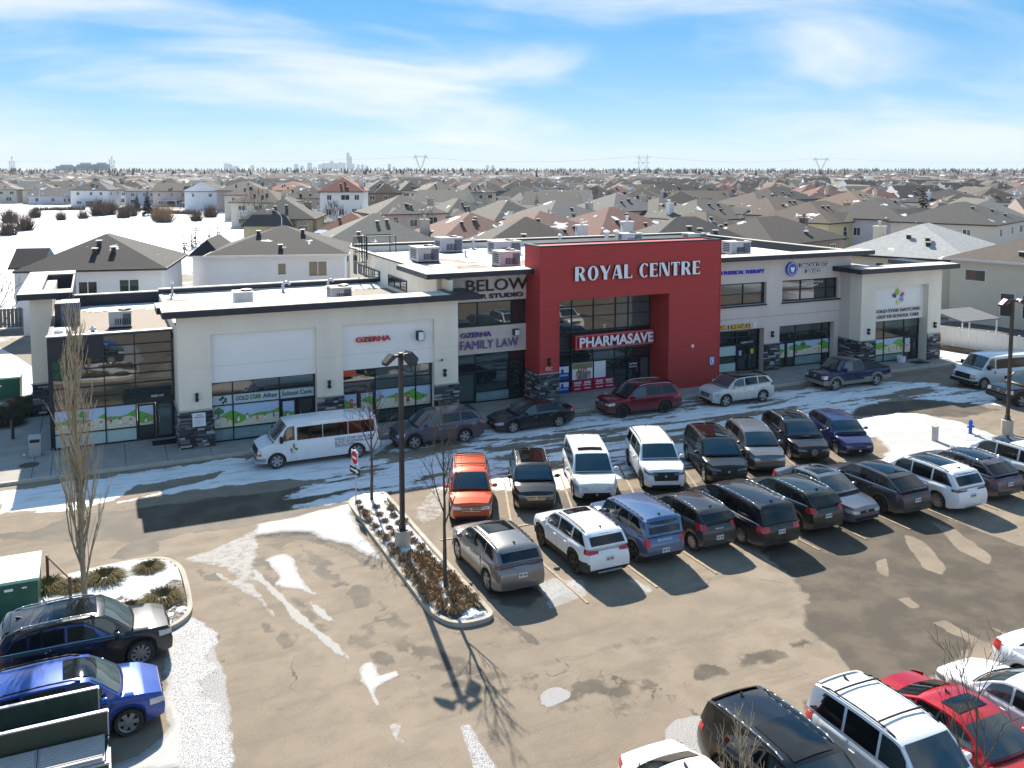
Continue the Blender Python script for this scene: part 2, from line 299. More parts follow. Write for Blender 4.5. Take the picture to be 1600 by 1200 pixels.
def lot_material():
    m = bpy.data.materials.new('lot_surface'); m.use_nodes = True; t = m.node_tree; b = t.nodes['Principled BSDF']
    N = t.nodes.new; Lk = t.links.new
    tc = N('ShaderNodeTexCoord'); a = N('ShaderNodeAttribute'); a.attribute_name = 'surface'; sp = N('ShaderNodeSeparateColor'); Lk(a.outputs['Color'], sp.inputs[0])
    def nz(sc, det=6, ro=0.6, stretch=None, dist=0.0):
        n = N('ShaderNodeTexNoise'); n.inputs['Scale'].default_value = sc; n.inputs['Detail'].default_value = det; n.inputs['Roughness'].default_value = ro; n.inputs['Distortion'].default_value = dist
        v = tc.outputs['Object']
        if stretch:
            mp = N('ShaderNodeMapping'); mp.inputs['Scale'].default_value = stretch; Lk(v, mp.inputs['Vector']); v = mp.outputs[0]
        Lk(v, n.inputs['Vector']); return n.outputs['Fac']
    def rng(v, lo, hi, a0=0.0, a1=1.0, smooth=True):
        n = N('ShaderNodeMapRange'); n.interpolation_type = 'SMOOTHSTEP' if smooth else 'LINEAR'
        n.inputs['From Min'].default_value = lo; n.inputs['From Max'].default_value = hi; n.inputs['To Min'].default_value = a0; n.inputs['To Max'].default_value = a1
        Lk(v, n.inputs['Value']); return n.outputs[0]
    def mathn(op, x, y):
        n = N('ShaderNodeMath'); n.operation = op
        for i, q in enumerate((x, y)):
            if isinstance(q, (int, float)): n.inputs[i].default_value = q
            else: Lk(q, n.inputs[i])
        return n.outputs[0]
    def mixc(f, c1, c2):
        n = N('ShaderNodeMix'); n.data_type = 'RGBA'
        if isinstance(f, (int, float)): n.inputs['Factor'].default_value = f
        else: Lk(f, n.inputs['Factor'])
        for i, q in ((6, c1), (7, c2)):
            if isinstance(q, tuple): n.inputs[i].default_value = (*q, 1)
            else: Lk(q, n.inputs[i])
        return n.outputs[2]
    big = nz(0.12, 5); mid = nz(0.9, 6); fine = nz(18, 4, 0.7); sandn = nz(60, 3, 0.8)
    dust = mixc(rng(big, 0.35, 0.65), (0.265, 0.214, 0.160), (0.222, 0.178, 0.132))
    dust = mixc(rng(mid, 0.38, 0.68, 0, 0.6), dust, (0.172, 0.137, 0.102)); dust = mixc(rng(nz(0.5, 7, 0.7, (.5, 1.6, 1)), 0.5, 0.62, 0, 0.45), dust, (0.150, 0.121, 0.090))
    dust = mixc(rng(fine, 0.42, 0.72, 0, 0.30), dust, (0.34, 0.29, 0.23))
    spk = rng(nz(4.5, 6, 0.8), 0.635, 0.67); dust = mixc(mathn('MULTIPLY', spk, 0.8), dust, (0.07, 0.06, 0.048))
    spk2 = rng(nz(2.2, 6, 0.8, (1, 2.2, 1)), 0.66, 0.72); dust = mixc(mathn('MULTIPLY', spk2, 0.5), dust, (0.10, 0.085, 0.06))
    # damp asphalt where meltwater ran, with the lane's painted shade: darker binder and shinier
    wet_shade_f = rng(mathn('ADD', sp.outputs['Green'], mathn('MULTIPLY', mathn('SUBTRACT', nz(2.2, 8, 0.75), 0.5), 0.9)), 0.24, 0.62)
    wet_shade_c = mixc(rng(nz(0.7, 5), 0.4, 0.65), (0.078, 0.064, 0.049), (0.122, 0.098, 0.072))
    wet_shade_c = mixc(rng(sandn, 0.5, 0.8, 0, 0.55), wet_shade_c, (0.17, 0.145, 0.11))
    vo = N('ShaderNodeTexVoronoi'); vo.feature = 'DISTANCE_TO_EDGE'; vo.inputs['Scale'].default_value = 0.16
    dv = N('ShaderNodeVectorMath'); dv.operation = 'ADD'; dn = N('ShaderNodeTexNoise'); dn.inputs['Scale'].default_value = 0.9; dn.inputs['Detail'].default_value = 5; Lk(tc.outputs['Object'], dn.inputs['Vector'])
    dsc = N('ShaderNodeVectorMath'); dsc.operation = 'SCALE'; dsc.inputs['Scale'].default_value = 1.3; Lk(dn.outputs['Color'], dsc.inputs[0]); Lk(tc.outputs['Object'], dv.inputs[0]); Lk(dsc.outputs[0], dv.inputs[1]); Lk(dv.outputs[0], vo.inputs['Vector'])
    crack = mathn('MULTIPLY', rng(vo.outputs['Distance'], 0.001, 0.006, 1, 0), rng(nz(0.22, 4), 0.54, 0.64, 0, 0.7))
    base = mixc(crack, mixc(wet_shade_f, dust, wet_shade_c), (0.05, 0.042, 0.034))
    gritc = mixc(rng(nz(42, 2, 0.8), 0.44, 0.56), (0.10, 0.095, 0.09), (0.62, 0.61, 0.61))
    gf = rng(mathn('ADD', sp.outputs['Blue'], mathn('MULTIPLY', mathn('SUBTRACT', mid, 0.5), 0.5)), 0.35, 0.6)
    base = mixc(mathn('MULTIPLY', gf, 0.75), base, gritc)
    sn = mathn('ADD', sp.outputs['Red'], mathn('MULTIPLY', mathn('SUBTRACT', nz(3.2, 8, 0.68), 0.5), 0.75))
    sn = mathn('ADD', sn, mathn('MULTIPLY', mathn('SUBTRACT', nz(14, 5, 0.7, (0.5, 1, 1)), 0.5), 0.30))
    sf = rng(sn, 0.42, 0.66)
    dirt = rng(nz(1.6, 6, 0.7, (0.35, 1.3, 1)), 0.46, 0.74, 0, 0.75)
    snow_sunlit = mixc(mathn('MULTIPLY', rng(sp.outputs['Red'], 0.78, 0.96, 1, 0), 0.62), mixc(rng(nz(30, 3), 0.3, 0.75), (0.50, 0.49, 0.475), (0.36, 0.35, 0.335)), (0.25, 0.23, 0.205))  # snow in sun: colour toned down against the glare, thin patches dirtier
    snow_shaded = mixc(dirt, (0.80, 0.785, 0.77), (0.38, 0.34, 0.31))  # snow in shade: lightened in colour to offset the shade, with dirt streaks
    snowc = mixc(rng(a.outputs['Alpha'], 0.05, 0.4), mixc(mathn('MULTIPLY', gf, 0.8), mixc(mathn('MULTIPLY', dirt, 0.35), snow_sunlit, (0.42, 0.39, 0.35)), gritc), snow_shaded)
    Lk(mixc(sf, base, snowc), b.inputs['Base Color'])
    rr = N('ShaderNodeMix'); rr.data_type = 'FLOAT'; Lk(wet_shade_f, rr.inputs['Factor']); rr.inputs[2].default_value = 0.9; rr.inputs[3].default_value = 0.72
    r2 = N('ShaderNodeMix'); r2.data_type = 'FLOAT'; Lk(sf, r2.inputs['Factor']); Lk(rr.outputs[0], r2.inputs[2]); r2.inputs[3].default_value = 0.75
    Lk(r2.outputs[0], b.inputs['Roughness'])
    b.inputs['Specular IOR Level'].default_value = 0.16
    hgt = mathn('ADD', mathn('MULTIPLY', sf, 0.9), mathn('ADD', mathn('MULTIPLY', fine, 0.25), mathn('MULTIPLY', mid, 0.4)))
    bp = N('ShaderNodeBump'); bp.inputs['Strength'].default_value = 0.35; bp.inputs['Distance'].default_value = 0.05; Lk(hgt, bp.inputs['Height']); Lk(bp.outputs[0], b.inputs['Normal'])
    return m
me.materials.append(lot_material())

# ------------------------------------------------------------------ the wide terrain out to the horizon, ice of the pond, streets
def terrain_material():
    m = mat('terrain', (0.20, 0.17, 0.13), 0.9, 0, 0.35, 0.02)
    t = m.node_tree; b = t.nodes['Principled BSDF']
    tc = t.nodes.new('ShaderNodeTexCoord')
    n = t.nodes.new('ShaderNodeTexNoise'); n.inputs['Scale'].default_value = 0.035; n.inputs['Detail'].default_value = 9; n.inputs['Roughness'].default_value = 0.7
    t.links.new(tc.outputs['Object'], n.inputs['Vector'])
    mr = t.nodes.new('ShaderNodeMapRange'); mr.inputs['From Min'].default_value = 0.46; mr.inputs['From Max'].default_value = 0.53; t.links.new(n.outputs['Fac'], mr.inputs['Value'])
    mx = t.nodes.new('ShaderNodeMix'); mx.data_type = 'RGBA'; t.links.new(mr.outputs[0], mx.inputs['Factor'])
    old = b.inputs['Base Color'].links[0].from_socket; t.links.new(old, mx.inputs[6]); mx.inputs[7].default_value = (0.78, 0.79, 0.81, 1)
    t.links.new(mx.outputs[2], b.inputs['Base Color']); return m
mb = MB()
rings = [0, 60, 140, 300, 700, 1500, 4000, 10000, 26000]
seg = 64
for i, r in enumerate(rings[1:]):
    for k in range(seg):
        a = 2 * math.pi * k / seg; mb.v.append((r * math.cos(a), r * math.sin(a), -0.03))
mb.v.append((0, 0, -0.03)); ce = len(mb.v) - 1
for k in range(seg): mb.f.append((ce, k, (k + 1) % seg)); mb.m.append(0)
for i in range(len(rings) - 2):
    for k in range(seg): mb.f.append((i * seg + k, i * seg + (k + 1) % seg, (i + 1) * seg + (k + 1) % seg, (i + 1) * seg + k)); mb.m.append(0)
tag(mb.build('terrain', terrain_material()), kind='structure')
M_snow = mat('snow', (0.60, 0.59, 0.585), 0.7, 0, 0.1, 0.35, 0.6, 1.2, col2=(0.72, 0.72, 0.73))
M_snowgrass = mat('park_snow', (0.76, 0.77, 0.79), 0.8, 0, 0.0, 0.14, 0.2, 1, col2=(0.76, 0.77, 0.79))
def blob(pts, z, name, m, sub=6, amp=1.2, kind='structure'):
    P = []; n = len(pts); q = random.Random(len(name) * 7 + n)
    for i in range(n):
        a, b2 = Vector(pts[i]), Vector(pts[(i + 1) % n])
        for k in range(sub):
            p = a.lerp(b2, k / sub)
            if k: p += Vector((q.uniform(-amp, amp), q.uniform(-amp, amp)))
            P.append((p.x, p.y, z))
    mbb = MB(); mbb.poly(P)
    return tag(mbb.build(name, m), kind=kind)
# ------------------------------------------------------------------ the shopping building
M_beige = mat('stucco_beige', (0.80, 0.725, 0.60), 0.9, 0, 0.07, 0.7, 0.15, 60, stretch=(1, 1, 0.22))
M_grey = mat('stucco_grey', (0.66, 0.57, 0.51), 0.9, 0, 0.07, 0.7, 0.15, 60, stretch=(1, 1, 0.22))
M_panel = mat('panel_white', (0.84, 0.82, 0.78), 0.8, 0, 0.02, 0.6, 0.05, 60)
M_red = mat('red_siding', (0.43, 0.046, 0.042), 0.75, 0, 0.10, 1.2, 0, 1, stretch=(0.4, 1, 6))
M_navy = mat('metal_dark', (0.022, 0.027, 0.040), 0.4, 0.3, 0.15, 2)
M_frame = mat('window_frame_dark', (0.018, 0.026, 0.034), 0.45, 0.2)
M_glass = glassmat('glass_dark', (0.020, 0.030, 0.032), 2.1)
M_glass2 = glassmat('glass_blinds', (0.085, 0.115, 0.115), 1.8, 0.03)
M_frost = mat('glass_frosted', (0.50, 0.62, 0.60), 0.22, 0, 0.03, 2, ior=1.6)
M_frost2 = mat('glass_frosted_teal', (0.22, 0.32, 0.33), 0.15, 0, 0.25, 1.2, ior=1.7)
M_cap = mat('membrane_cream', (0.62, 0.58, 0.50), 0.8, 0, 0.08, 0.7)
M_gravel = mat('roof_gravel', (0.32, 0.265, 0.215), 0.95, 0, 0.45, 14, 0.6, 25)
M_alu = mat('metal_light', (0.42, 0.43, 0.46), 0.5, 0.5, 0.1, 3)
M_ston = [mat('stone_black', (0.035, 0.036, 0.042), 0.8, 0, 0.3, 6, 0.4, 20), mat('stone_dark', (0.075, 0.075, 0.085), 0.85, 0, 0.3, 6, 0.4, 20),
          mat('stone_mid', (0.17, 0.165, 0.17), 0.85, 0, 0.25, 6, 0.4, 20), mat('stone_pale', (0.42, 0.41, 0.40), 0.85, 0, 0.2, 6, 0.4, 20)]
M_white = mat('paint_white', (0.78, 0.78, 0.78), 0.5)
M_black = mat('black_plastic', (0.012, 0.012, 0.013), 0.5)
M_conc = mat('concrete', (0.33, 0.30, 0.265), 0.9, 0, 0.16, 1.1, 0.15, 30)
M_conc2 = mat('concrete_pale', (0.46, 0.42, 0.35), 0.9, 0, 0.14, 1.6, 0.2, 30)

bld = thing('commercial_building', 'long two storey shopping building with beige and grey wings around a red centre', 'building', (20, 56, 0.0), absolute=True)
def wallbox(name, m, *bxs):
    mb = MB()
    for b in bxs: mb.box(*b)
    return mb.build(name, m, bld)
# beige left wing: piers, header, side and back
wallbox('wall', M_beige, (3.6, 48.5, 0, 5.2, 49.3, 5.95), (10.65, 48.5, 0, 12.1, 49.3, 5.95), (17.4, 48.5, 0, 18.85, 49.3, 5.95),
        (3.6, 48.5, 5.95, 18.85, 49.3, 6.99), (3.6, 49.3, 0, 3.85, 63.0, 6.35), (3.6, 63.0, 0, 18.3, 63.3, 6.55), (18.6, 49.3, 0, 18.85, 50.44, 8.0))
wallbox('sign_panel', M_panel, (5.2, 48.72, 3.38, 10.65, 49.2, 5.95)); wallbox('sign_panel', M_panel, (12.1, 48.72, 3.38, 17.4, 49.2, 5.95))
wallbox('reveal_joint', M_grey, *[(a, 48.496 if i % 2 == 0 else 48.716, 4.23, b, 48.52 if i % 2 == 0 else 48.74, 4.25) for i, (a, b) in enumerate(((3.6, 5.2), (5.22, 10.63), (10.65, 12.1), (12.12, 17.38), (17.4, 18.85)))])
# left wing canopy with dark fascia, cream top
mb = MB()
mb.box(2.87, 47.9, 7.0, 19.93, 49.65, 7.345, 0); mb.box(2.72, 49.65, 7.0, 6.1, 51.6, 7.345, 0)
mb.box(2.93, 47.96, 7.345, 18.2, 49.6, 7.36, 1); mb.box(2.80, 49.6, 7.345, 6.0, 51.5, 7.36, 1); mb.box(18.25, 47.95, 7.345, 19.88, 50.3, 7.37, 0); mb.box(18.9, 49.65, 7.0, 19.9, 50.4, 7.345, 0)
mb.build('canopy', [M_navy, M_cap], bld)
# roofs (gravel ballast with melting snow lying on it as its own sheet)
def roofsheet(x0, x1, y0, y1, z, seed, lo, res=0.3, dirs=0.0):
    mb = MB(); mb.box(x0, y0, z - 0.25, x1, y1, z, 0); mb.build('roof_deck', M_gravel, bld)
    nx_ = int((x1 - x0) / res); ny_ = int((y1 - y0) / res)
    X, Y = np.meshgrid(np.linspace(x0, x1, nx_ + 1), np.linspace(y0, y1, ny_ + 1))
    f = fbm(X, Y, 0.22, 5, seed) + 0.25 * (Y - y0) / (y1 - y0) + dirs * (X - x0) / (x1 - x0)
    h = np.clip((f - lo) * 1.6, -0.06, 0.16); mb = MB()
    ok = h > 0.0
    mb.v = [(float(a), float(b), z + 0.004 + max(0.0, float(c)) * 0.6) for a, b, c in zip(X.ravel(), Y.ravel(), h.ravel())]
    for j in range(ny_):
        for i in range(nx_):
            q = (j * (nx_ + 1) + i, j * (nx_ + 1) + i + 1, (j + 1) * (nx_ + 1) + i + 1, (j + 1) * (nx_ + 1) + i)
            okc = ok.ravel()
            if sum(bool(okc[k]) for k in q) >= 3: mb.f.append(q); mb.m.append(0)
    o = mb.build('roof_snow', M_snow, bld, smooth=True, sharp=None); o['kind'] = 'stuff'
roofsheet(3.85, 18.3, 49.7, 63.0, 6.2, 4, 0.47, dirs=-0.05)
roofsheet(-2.2, 3.6, 51.3, 63.0, 5.72, 9, 0.70)
roofsheet(18.6, 50.7, 51.0, 70.3, 7.75, 31, 0.52)
roofsheet(50.0, 57.6, 48.9, 60.0, 6.3, 12, 0.40)
mb = MB()
for b in ((3.6, 62.95, 6.35, 18.3, 63.35, 6.62), (-2.4, 62.95, 5.6, 3.6, 63.35, 6.5)): mb.box(*b)
mb.build('parapet', M_navy, bld)
mb = MB(); mb.box(-2.42, 62.9, 6.5, 3.6, 63.4, 6.56); mb.box(3.6, 62.9, 6.62, 18.3, 63.4, 6.68); mb.build('parapet_cap', M_cap, bld)
# two storey block: side and back walls, parapets
wallbox('wall', M_beige, (18.3, 50.7, 0, 18.6, 70.4, 8.2), (18.3, 70.4, 0, 51.0, 70.7, 8.3))
mb = MB(); mb.box(18.22, 55.2, 8.2, 18.62, 70.75, 8.3); mb.box(18.62, 70.35, 8.3, 51.05, 70.78, 8.45); mb.box(50.7, 51.4, 7.6, 51.02, 70.35, 8.42); mb.build('parapet', M_navy, bld)
mb = MB(); mb.box(18.62, 70.33, 8.45, 51.05, 70.8, 8.5); mb.box(50.66, 51.4, 8.42, 51.06, 70.33, 8.47); mb.build('parapet_cap', M_cap, bld)
wallbox('wall', M_grey, (50.7, 50.8, 0, 51.0, 70.4, 7.6))
# grey recessed block with the hair studio
wallbox('wall', M_grey, (18.3, 50.45, 6.45, 24.15, 50.7, 8.1), (19.6, 50.45, 3.25, 24.15, 50.8, 4.9), (18.86, 50.45, 0.13, 19.6, 50.8, 6.45))
mb = MB(); mb.box(17.25, 49.3, 8.1, 24.75, 51.0, 8.40, 0); mb.box(17.25, 51.0, 8.1, 18.7, 55.1, 8.40, 0); mb.box(17.31, 49.36, 8.40, 24.6, 50.95, 8.415, 1); mb.box(17.31, 50.95, 8.40, 18.64, 55.0, 8.415, 1); mb.build('canopy', [M_navy, M_cap], bld)
# grey right block
wallbox('wall', M_grey, (37.5, 50.4, 3.25, 49.8, 50.7, 4.97), (37.5, 50.4, 6.52, 50.8, 50.7, 8.12), (42.93, 50.4, 4.97, 44.37, 50.7, 6.52), (49.65, 50.4, 4.97, 50.8, 50.7, 6.52),
        (42.82, 50.4, 0, 44.2, 50.9, 3.25), (49.32, 50.4, 0, 49.8, 50.9, 3.25), (37.5, 50.4, 0, 38.6, 50.9, 3.25), (37.5, 50.4, 4.97, 38.4, 50.7, 6.52))
wallbox('reveal_joint', M_frame, (38.6, 50.396, 4.03, 49.8, 50.41, 4.05))
mb = MB(); mb.box(37.5, 49.8, 8.12, 52.55, 51.4, 8.43, 0); mb.box(37.5, 49.86, 8.43, 52.5, 51.35, 8.445, 1); mb.build('canopy', [M_navy, M_cap], bld)
# right end tower of the daycare
wallbox('wall', M_beige, (49.8, 48.3, 0, 51.25, 49.4, 5.9), (56.5, 48.3, 0, 57.85, 49.4, 5.9), (49.8, 48.3, 5.9, 57.85, 49.4, 6.98), (57.6, 49.4, 0, 57.85, 60.2, 6.5), (51.0, 60.0, 0, 57.6, 60.2, 6.5))
wallbox('wall', M_grey, (49.8, 49.4, 0, 50.05, 50.4, 6.98))
wallbox('sign_panel', M_panel, (51.25, 48.75, 3.3, 56.5, 49.2, 5.9))
mb = MB(); mb.box(49.0, 47.6, 7.02, 58.9, 49.3, 7.36, 0); mb.box(49.0, 49.3, 7.02, 51.3, 50.38, 7.36, 0); mb.box(49.9, 47.66, 7.36, 58.85, 49.25, 7.375, 1); mb.box(56.8, 49.3, 7.02, 58.3, 52.5, 7.36, 0); mb.build('canopy', [M_navy, M_cap], bld)
# left glass lobby, wing wall and its canopy with an opening
wallbox('wall', M_navy, (-2.42, 51.1, 0, -2.2, 63.0, 5.96), (-2.42, 51.02, 4.78, 0.17, 51.1, 5.96))
mb = MB(); mb.box(-2.45, 50.98, 5.96, 3.6, 51.3, 6.02); mb.build('parapet_cap', M_alu, bld)
mb = MB(); mb.box(-2.2, 51.3, 5.72, -1.35, 53.9, 6.0); mb.build('parapet_cap', M_cap, bld)
wallbox('wall', M_beige, (-3.6, 58.7, 2.0, -2.45, 69.0, 7.0))
mb = MB()
for b in ((-4.2, 58.1, 7.0, -1.33, 60.0, 7.34), (-4.2, 68.5, 7.0, -1.33, 70.6, 7.34), (-4.2, 60.0, 7.0, -3.0, 68.5, 7.34)): mb.box(*b, 0)
for b in ((-4.14, 58.16, 7.34, -1.4, 59.96, 7.355), (-4.14, 68.54, 7.34, -1.4, 70.55, 7.355), (-4.14, 59.96, 7.34, -3.02, 68.54, 7.355)): mb.box(*b, 1)
mb.box(-1.45, 60.0, 5.7, -1.33, 68.5, 7.3, 0); mb.box(-3.0, 68.4, 5.7, -1.45, 68.5, 7.3, 0)
mb.build('canopy', [M_navy, M_cap], bld)
M_bluegrey = mat('metal_bluegrey', (0.10, 0.115, 0.15), 0.5, 0.2, 0.12, 2)
mb = MB(); mb.box(-2.2, 56.0, 5.72, -1.9, 57.6, 7.0, 1); mb.box(-1.9, 55.95, 5.72, -0.95, 57.6, 7.02, 0); mb.build('bulkhead', [M_bluegrey, M_navy], bld)
# red frame: lap siding built course by course around the portal
def siding():
    mb = MB(); h = 0.105; n = int(9.82 / h)
    for i in range(n):
        z0, z1 = i * h, (i + 1) * h
        segs = [(24.15, 37.5)] if z0 >= 6.47 else [(24.15, 25.45), (33.45, 37.5)]
        for a, b in segs:
            mb.add([(a, 48.535, z0), (b, 48.535, z0), (b, 48.555, z1), (a, 48.555, z1)], [(0, 1, 2, 3)])
            mb.add([(a, 48.555, z0), (b, 48.555, z0), (b, 48.535, z0), (a, 48.535, z0)], [(0, 1, 2, 3)])
        for x, y0, y1, s in ((24.15, 48.56, 50.64, -1), (37.5, 48.56, 50.4, 1)):
            mb.add([(x + s * 0.02, y1, z0), (x + s * 0.02, y0, z0), (x, y0, z1), (x, y1, z1)], [(0, 1, 2, 3)] if s < 0 else [(3, 2, 1, 0)])
        if z1 <= 6.47:
            mb.add([(33.45 - 0.02, 48.56, z0), (33.45 - 0.02, 50.68, z0), (33.45, 50.68, z1), (33.45, 48.56, z1)], [(3, 2, 1, 0)])
            mb.add([(25.45 + 0.02, 48.56, z0), (25.45 + 0.02, 50.68, z0), (25.45, 50.68, z1), (25.45, 48.56, z1)], [(0, 1, 2, 3)])
    o = mb.build('siding', M_red, bld); o['kind'] = 'stuff'
siding()
wallbox('wall', M_red, (24.17, 48.57, 0, 25.43, 50.64, 6.47), (33.47, 48.57, 0, 37.48, 50.64, 6.47), (24.17, 48.57, 6.47, 37.48, 50.64, 9.78))
mb = MB(); mb.box(24.12, 48.5, 9.78, 37.53, 48.75, 9.86); mb.box(24.12, 50.45, 9.78, 37.53, 50.68, 9.86); mb.box(24.12, 48.75, 9.78, 24.4, 50.45, 9.86); mb.box(37.25, 48.75, 9.78, 37.53, 50.45, 9.86); mb.build('parapet_cap', M_navy, bld)
# corner trim of the red frame
mb = MB()
for x in (24.13, 25.40, 33.43, 37.44): mb.box(x, 48.52, 0, x + 0.08, 48.535, 9.78 if x in (24.13, 37.44) else 6.47)
mb.build('corner_trim', M_red, bld)

# ------------------------------------------------------------------ ledger stone cladding
STONE_MESH = []
for k in range(4):
    for j in range(3):
        mb = MB(); q = random.Random(k * 10 + j)
        mb.box(-0.5, -0.5, -0.5, 0.5, 0.5, 0.5)
        mb.v = [(x + q.uniform(-.03, .03), y + q.uniform(-.12, .12), z + q.uniform(-.07, .07)) for x, y, z in mb.v]
        STONE_MESH.append(mb.mesh('stone', M_ston[k]))
n_stone = 0; rest_stone = MB()
def stone_face(axis, fixed, a0, a1, z0=0.13, z1=2.06, weights=(30, 34, 22, 14), single=True, out=-1):
    global n_stone
    q = random.Random(int(a0 * 100) + int(fixed * 10)); z = z0
    while z < z1 - 0.02:
        h = min(q.choice((0.085, 0.105, 0.125)), z1 - z); a = a0
        while a < a1 - 0.01:
            l = min(q.uniform(0.22, 0.62), a1 - a)
            if a1 - a - l < 0.12: l = a1 - a
            k = q.choices(range(4), weights)[0]; dep = 0.07 + q.uniform(-0.018, 0.025)
            c, zc_ = a + l / 2, z + h / 2
            if single and n_stone < 300:
                o = bpy.data.objects.new('stone', STONE_MESH[k * 3 + q.randrange(3)]); C.objects.link(o); o.parent = bld; o.matrix_parent_inverse = Matrix.Translation((-20, -56, 0))
                if axis == 'y': o.location = (c, fixed + out * dep / 2, zc_); o.scale = (l - 0.012, dep, h - 0.012)
                else: o.location = (fixed + out * dep / 2, c, zc_); o.scale = (dep, l - 0.012, h - 0.012)
                n_stone += 1
            else:
                if axis == 'y': rest_stone.box(c - l / 2 + .006, fixed, zc_ - h / 2 + .006, c + l / 2 - .006, fixed + out * dep, zc_ + h / 2 - .006, k)
                else: rest_stone.box(fixed, c - l / 2 + .006, zc_ - h / 2 + .006, fixed + out * dep, c + l / 2 - .006, zc_ + h / 2 - .006, k)
            a += l
        z += h
stone_face('y', 48.5, 3.6, 5.22); stone_face('y', 48.5, 17.36, 18.87); stone_face('y', 48.5, 10.63, 12.12); stone_face('x', 3.6, 48.42, 51.0)
stone_face('y', 48.53, 24.13, 25.47, weights=(25, 32, 25, 18)); stone_face('x', 24.13, 48.45, 50.44, weights=(25, 32, 25, 18))
stone_face('y', 50.4, 42.8, 44.22); stone_face('y', 48.3, 49.8, 51.27); stone_face('x', 49.8, 48.22, 50.4); stone_face('y', 48.3, 56.48, 57.87)
stone_face('y', 58.7, -3.62, -2.43); stone_face('x', 5.22, 48.42, 49.0, single=False, out=1)
if rest_stone.v: tag(rest_stone.build('stone_cladding', M_ston, bld), kind='stuff')
wallbox('wall', M_grey, (-3.55, 58.76, 0, -2.5, 69, 2.0))
mb = MB()
for b in ((3.5, 48.38, 2.06, 5.24, 48.5, 2.12), (3.5, 48.5, 2.06, 3.6, 51.0, 2.12), (10.6, 48.38, 2.06, 12.15, 48.5, 2.12), (17.33, 48.38, 2.06, 18.9, 48.5, 2.12), (24.05, 48.43, 2.06, 25.5, 48.53, 2.1),
          (42.77, 50.3, 2.06, 44.25, 50.4, 2.12), (49.68, 48.18, 2.06, 51.3, 48.3, 2.12), (49.68, 48.3, 2.06, 49.8, 50.4, 2.12), (56.45, 48.18, 2.06, 57.9, 48.3, 2.12), (-3.68, 58.58, 2.0, -2.4, 58.7, 2.06)): mb.box(*b)
mb.build('stone_sill', M_conc2, bld)
# backing behind the stones (dark mortar)
mb = MB()
for b in ((3.58, 48.47, 0.1, 5.2, 48.498, 2.06), (10.66, 48.47, 0.1, 12.09, 48.498, 2.06), (17.41, 48.47, 0.1, 18.84, 48.498, 2.06), (24.16, 48.51, .1, 25.44, 48.534, 2.06), (3.572, 48.5, 0.1, 3.598, 51.0, 2.06), (24.1, 48.56, .1, 24.128, 50.44, 2.06),
          (42.83, 50.37, .1, 44.19, 50.398, 2.06), (49.81, 48.27, .1, 51.24, 48.298, 2.06), (49.77, 48.3, .1, 49.798, 50.4, 2.06), (56.51, 48.27, .1, 57.84, 48.298, 2.06)): mb.box(*b)
mb.build('mortar_backing', M_ston[0], bld)

# ------------------------------------------------------------------ windows: frame = window part, each pane its own sub-part
PANES = {}
def pane_obj(m, parent, x0, x1, z0, z1, y, dep=0.02):
    if m.name not in PANES:
        b = MB(); b.box(-.5, -.5, -.5, .5, .5, .5); PANES[m.name] = b.mesh('pane', m)
    o = bpy.data.objects.new('pane', PANES[m.name]); C.objects.link(o); o.parent = parent
    o.location = ((x0 + x1) / 2, y + dep / 2, (z0 + z1) / 2); o.scale = (x1 - x0, dep, z1 - z0)
    return o
MU = [mat('mural_sky', (0.48, 0.60, 0.78), 0.35), mat('mural_green', (0.16, 0.42, 0.07), 0.35), mat('mural_sand', (0.72, 0.66, 0.50), 0.35), mat('mural_dark', (0.02, 0.012, 0.01), 0.5),
      mat('mural_skin', (0.68, 0.36, 0.22), 0.4), mat('mural_red', (0.55, 0.06, 0.04), 0.4), mat('mural_white', (0.8, 0.8, 0.8), 0.4), mat('mural_tree', (0.06, 0.26, 0.06), 0.4), mat('mural_orange', (0.62, 0.30, 0.08), 0.4), mat('mural_blue', (0.1, 0.2, 0.6), 0.4)]
